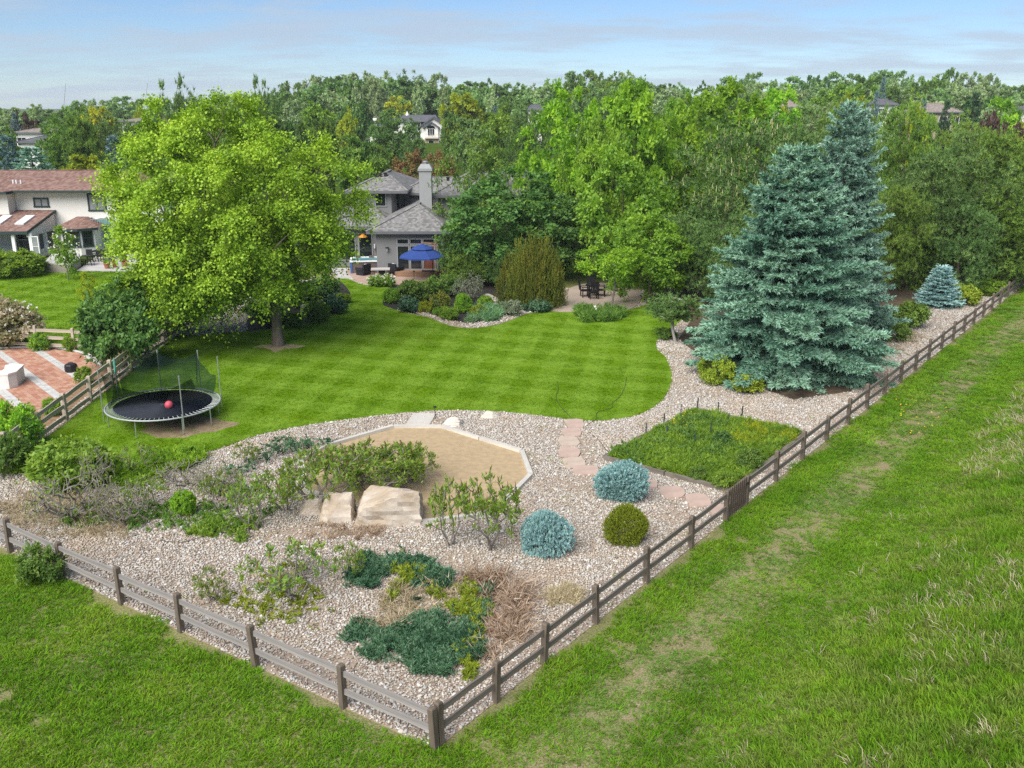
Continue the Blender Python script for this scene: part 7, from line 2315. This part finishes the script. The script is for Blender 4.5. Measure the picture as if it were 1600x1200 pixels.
cover('juniper_mat', [(535, 1005), (590, 985), (640, 960), (700, 955), (735, 925), (762, 940), (765, 985), (745, 1020), (720, 1050), (640, 1062), (590, 1045), (548, 1020)], 2900, 'juniper', 'blue green creeping juniper nearest the fence corner', 0.22, ln=0.2, needle=0.085, cat='shrub', seed=1)
cover('juniper_mat', [(538, 895), (575, 868), (625, 865), (660, 880), (705, 895), (690, 925), (640, 905), (600, 912), (560, 908)], 1400, 'juniper', 'creeping juniper at the top of the dry patch', 0.22, ln=0.22, needle=0.09, cat='shrub', seed=2)
cover('juniper_mat', [(430, 700), (500, 690), (520, 705), (470, 720), (430, 725), (360, 760), (380, 775), (350, 790), (330, 770), (370, 735)], 260, 'juniper', 'blue green juniper tangled under the sumacs', 0.45, cat='shrub', seed=4)
cover('weeds', [(590, 905), (650, 895), (720, 915), (765, 940), (770, 985), (740, 1040), (760, 1060), (700, 1060), (740, 1010), (720, 960), (640, 930)], 900, 'olive', 'yellow green weeds among the junipers', 0.2, ln=0.22, needle=0.12, kind='stuff', seed=5)
cover('dead_grass', [(590, 950), (620, 925), (690, 915), (745, 935), (720, 955), (650, 965), (600, 985), (560, 990)], 300, 'straw', 'grey brown dead grass between the junipers', 0.07, ln=0.5, needle=0.24, kind='stuff', seed=6, flat=0.1, per=3, wdf=0.10)
cover('dead_branches', [(720, 910), (770, 902), (812, 910), (820, 950), (810, 1010), (780, 1030), (755, 1000), (770, 960), (740, 930)], 400, 'deadbrown', 'reddish brown dead juniper branches beside the fence', 0.10, ln=0.7, needle=0.30, kind='stuff', seed=7, flat=0.12, per=3, wdf=0.09)
cover('dry_patch', [(860, 940), (900, 922), (925, 930), (910, 950), (870, 960)], 500, 'straw', 'tan dry grass tuft at the fence', 0.1, ln=0.25, needle=0.14, kind='stuff', seed=8, flat=0.3, per=4, wdf=0.12)
cover('weeds', [(290, 838), (340, 818), (395, 815), (410, 832), (360, 848), (310, 848)], 350, 'sumac', 'green weeds in the river rock by the hose', 0.16, ln=0.2, needle=0.13, kind='stuff', seed=9)
cover('weeds', [(350, 900), (430, 880), (500, 900), (540, 930), (480, 960), (440, 985), (400, 975), (360, 940)], 110, 'olive', 'thin weeds under the sparse sumac', 0.10, ln=0.25, needle=0.13, kind='stuff', seed=10)
cover('weeds', [(20, 740), (120, 760), (200, 760), (300, 735), (340, 712), (260, 718), (160, 730), (60, 725)], 1500, 'bright', 'tall weedy grass along the lawn front', 0.35, ln=0.3, needle=0.15, kind='stuff', seed=11)
cover('weeds', [(90, 800), (200, 790), (330, 790), (420, 800), (400, 825), (240, 830), (140, 830)], 320, 'mid', 'low weeds under the leafless shrubs', 0.14, ln=0.25, needle=0.13, kind='stuff', seed=12)
cover('dry_patch', [(0, 790), (120, 770), (220, 800), (190, 840), (60, 830)], 900, 'straw', 'dry straw under the leafless shrubs', 0.08, ln=0.3, needle=0.16, kind='stuff', seed=13, flat=0.15, per=4, wdf=0.10)
cover('dry_patch', [(470, 820), (540, 822), (600, 832), (560, 850), (500, 842)], 500, 'deadbrown', 'dry litter in front of the boulders', 0.05, ln=0.2, needle=0.12, kind='stuff', seed=14, flat=0.1, per=3, wdf=0.12)
cover('dry_patch', [(1345, 560), (1400, 530), (1450, 515), (1430, 535), (1375, 570)], 500, 'straw', 'dry grass on the gravel strip beside the tall spruce', 0.1, ln=0.25, needle=0.14, kind='stuff', seed=15, flat=0.2, per=4, wdf=0.12)
cover('iris_clump', [(744, 500), (752, 488), (775, 484), (797, 486), (795, 498), (770, 506), (750, 508)], 500, 'iris', 'pale green iris clump at the front of the bed', 0.3, ln=0.55, needle=0.30, cat='plant', seed=16, flat=1.5, per=3, wdf=0.16)
cover('iris_clump', [(728, 506), (733, 498), (742, 498), (742, 507)], 110, 'iris', 'small grassy clump left of the pale iris clump', 0.22, ln=0.4, needle=0.24, cat='plant', seed=17, flat=1.2, per=3, wdf=0.16)
cover('iris_clump', [(902, 499), (912, 488), (945, 486), (978, 493), (974, 502), (940, 506), (910, 505)], 750, 'mid', 'dark green iris bed with one white bloom by the round patio', 0.3, ln=0.5, needle=0.26, cat='plant', seed=18, flat=1.2, per=4, wdf=0.2)
fb_ = MB()
P = np.repeat(np.array([[*G(930, 499), 0.75]]), 14, 0) + rg.normal(0, 0.05, (14, 3))
leaf_quads(fb_, P, rg.normal(0, 1, P.shape), np.full(14, 0.12), np.full(14, 0.06), rg, rg.uniform(0, 1, 14))
tag(fb_.build('iris_bloom', M['petal']), 'single white iris bloom by the round patio', 'flower')
# the overgrown plot
GB = [(950, 718), (1085, 647), (1250, 682), (1140, 767)]
cover('plot_weeds', GB, 9000, 'fresh', 'green weeds and grass filling the garden plot', 0.24, True, 0.4, ln=0.26, needle=0.15, kind='stuff', seed=20, flat=0.8, per=4, wdf=0.26)
cover('plot_weeds', [(960, 716), (1040, 680), (1090, 660), (1150, 690), (1120, 740), (1060, 730)], 2000, 'mid', 'darker leafy weeds in the garden plot', 0.30, False, 0.8, ln=0.26, needle=0.16, kind='stuff', seed=21, flat=0.6, per=4, wdf=0.34)
cover('plot_weeds', [(1130, 680), (1180, 672), (1235, 684), (1200, 705), (1150, 700)], 900, 'lime', 'yellowish weeds in the far part of the garden plot', 0.26, ln=0.24, needle=0.14, kind='stuff', seed=22, flat=0.8, per=4, wdf=0.26)
for px, py, top, wpx, mt_, lb in ((1172, 736, 705, 46, 'mid', 'dark leafy plant near the gate corner of the plot'), (1128, 766, 735, 36, 'sumac', 'reddish leafy plant at the near plot corner'), (1126, 700, 672, 34, 'dark', 'dark bushy plant in the plot middle'), (1090, 752, 728, 30, 'mid', 'leafy plant by the near plot timber')):
    plant('garden_plant', 'bush%d' % (px % 4), px, py, top, wpx, lb, 'plant', mt_, foot='stems', crown='leaves', group='leafy plants in the garden plot')
fl = MB()
for cx_, cy_, n in ((1053, 672, 10), (1066, 675, 8), (1075, 664, 6)):
    P = np.array([[*G(cx_ + rg.normal(0, 6), cy_ + rg.normal(0, 4)), rg.uniform(0.32, 0.5)] for _ in range(n)])
    for _ in range(4):
        leaf_quads(fl, P, rg.normal(0, 1, P.shape) * [1, 1, 0.3], np.full(n, 0.045), np.full(n, 0.022), rg, rg.uniform(0, 1, n))
for _ in range(34):
    px, py = rg.uniform(1395, 1480), rg.uniform(612, 680)
    P = np.array([[*G(px, py), 0.10]])
    s_ = (P[0, 0] - CORNER[0]) * NR[0] + (P[0, 1] - CORNER[1]) * NR[1]
    if s_ > 0.5:
        for _ in range(3):
            leaf_quads(fl, P, rg.normal(0, 1, P.shape) * [1, 1, 0.3], np.full(1, 0.05), np.full(1, 0.03), rg, rg.uniform(0, 1, 1))
tag(fl.build('yellow_wildflowers', M['yellowflower']), 'tiny yellow flowers in the garden plot and field grass', kind='stuff')
# pots on the neighbour patio
for px, py, r0, mat_, fm, lb in ((168, 421, 0.26, 'terra', 'fresh', 'terracotta pot with green and orange plants'), (180, 419, 0.22, 'terra', 'redflower', 'pot of dark red flowers'), (188, 418, 0.36, 'white', 'purpleflower', 'large white pot of purple flowers'), (196, 418, 0.22, 'terra', 'redflower', 'small pot of red flowers at the maple edge')):
    x, y = G(px, py)
    o = thing('flower_pot', lb, 'flower pot', (x, y, 0.075), 0, 'pots along the neighbour patio edge')
    MB().lathe((0, 0, 0), [(r0 * 0.65, 0), (r0 * 0.95, r0 * 1.4), (r0 * 1.08, r0 * 1.42), (r0 * 1.08, r0 * 1.6), (r0 * 0.9, r0 * 1.6), (0, r0 * 1.55)], 14).build('pot', M[mat_], o, smooth=False)
    b = MB()
    n = 90
    P = unit(rg.normal(0, 1, (n, 3))) * r0 * 1.1 * rg.uniform(0.4, 1, (n, 1))
    P[:, 2] = np.abs(P[:, 2]) * 0.8 + r0 * 1.6
    leaf_quads(b, P, P - [0, 0, r0], np.full(n, 0.13), np.full(n, 0.045), rg, rg.uniform(0, 1, n))
    b.build('blooms', M[fm], o)

# ------------------------------------------------------------------ thin air haze round everything
hm = bpy.data.materials.new('thin_haze')
hm.use_nodes = True
hm.node_tree.nodes.clear()
hv = hm.node_tree.nodes.new('ShaderNodeVolumePrincipled')
hv.inputs['Color'].default_value = (0.86, 0.92, 1.0, 1)
hv.inputs['Density'].default_value = HAZE
ho = hm.node_tree.nodes.new('ShaderNodeOutputMaterial')
hm.node_tree.links.new(hv.outputs[0], ho.inputs['Volume'])
hz_ob = MB().box((0, 1050, 20.0), (3200, 3100, 44.0)).build('haze', hm)
tag(hz_ob, 'thin pale haze in the air over the far trees', kind='stuff')

for ob in [o for o in bpy.data.meshes if o.users == 0]:
    bpy.data.meshes.remove(ob)
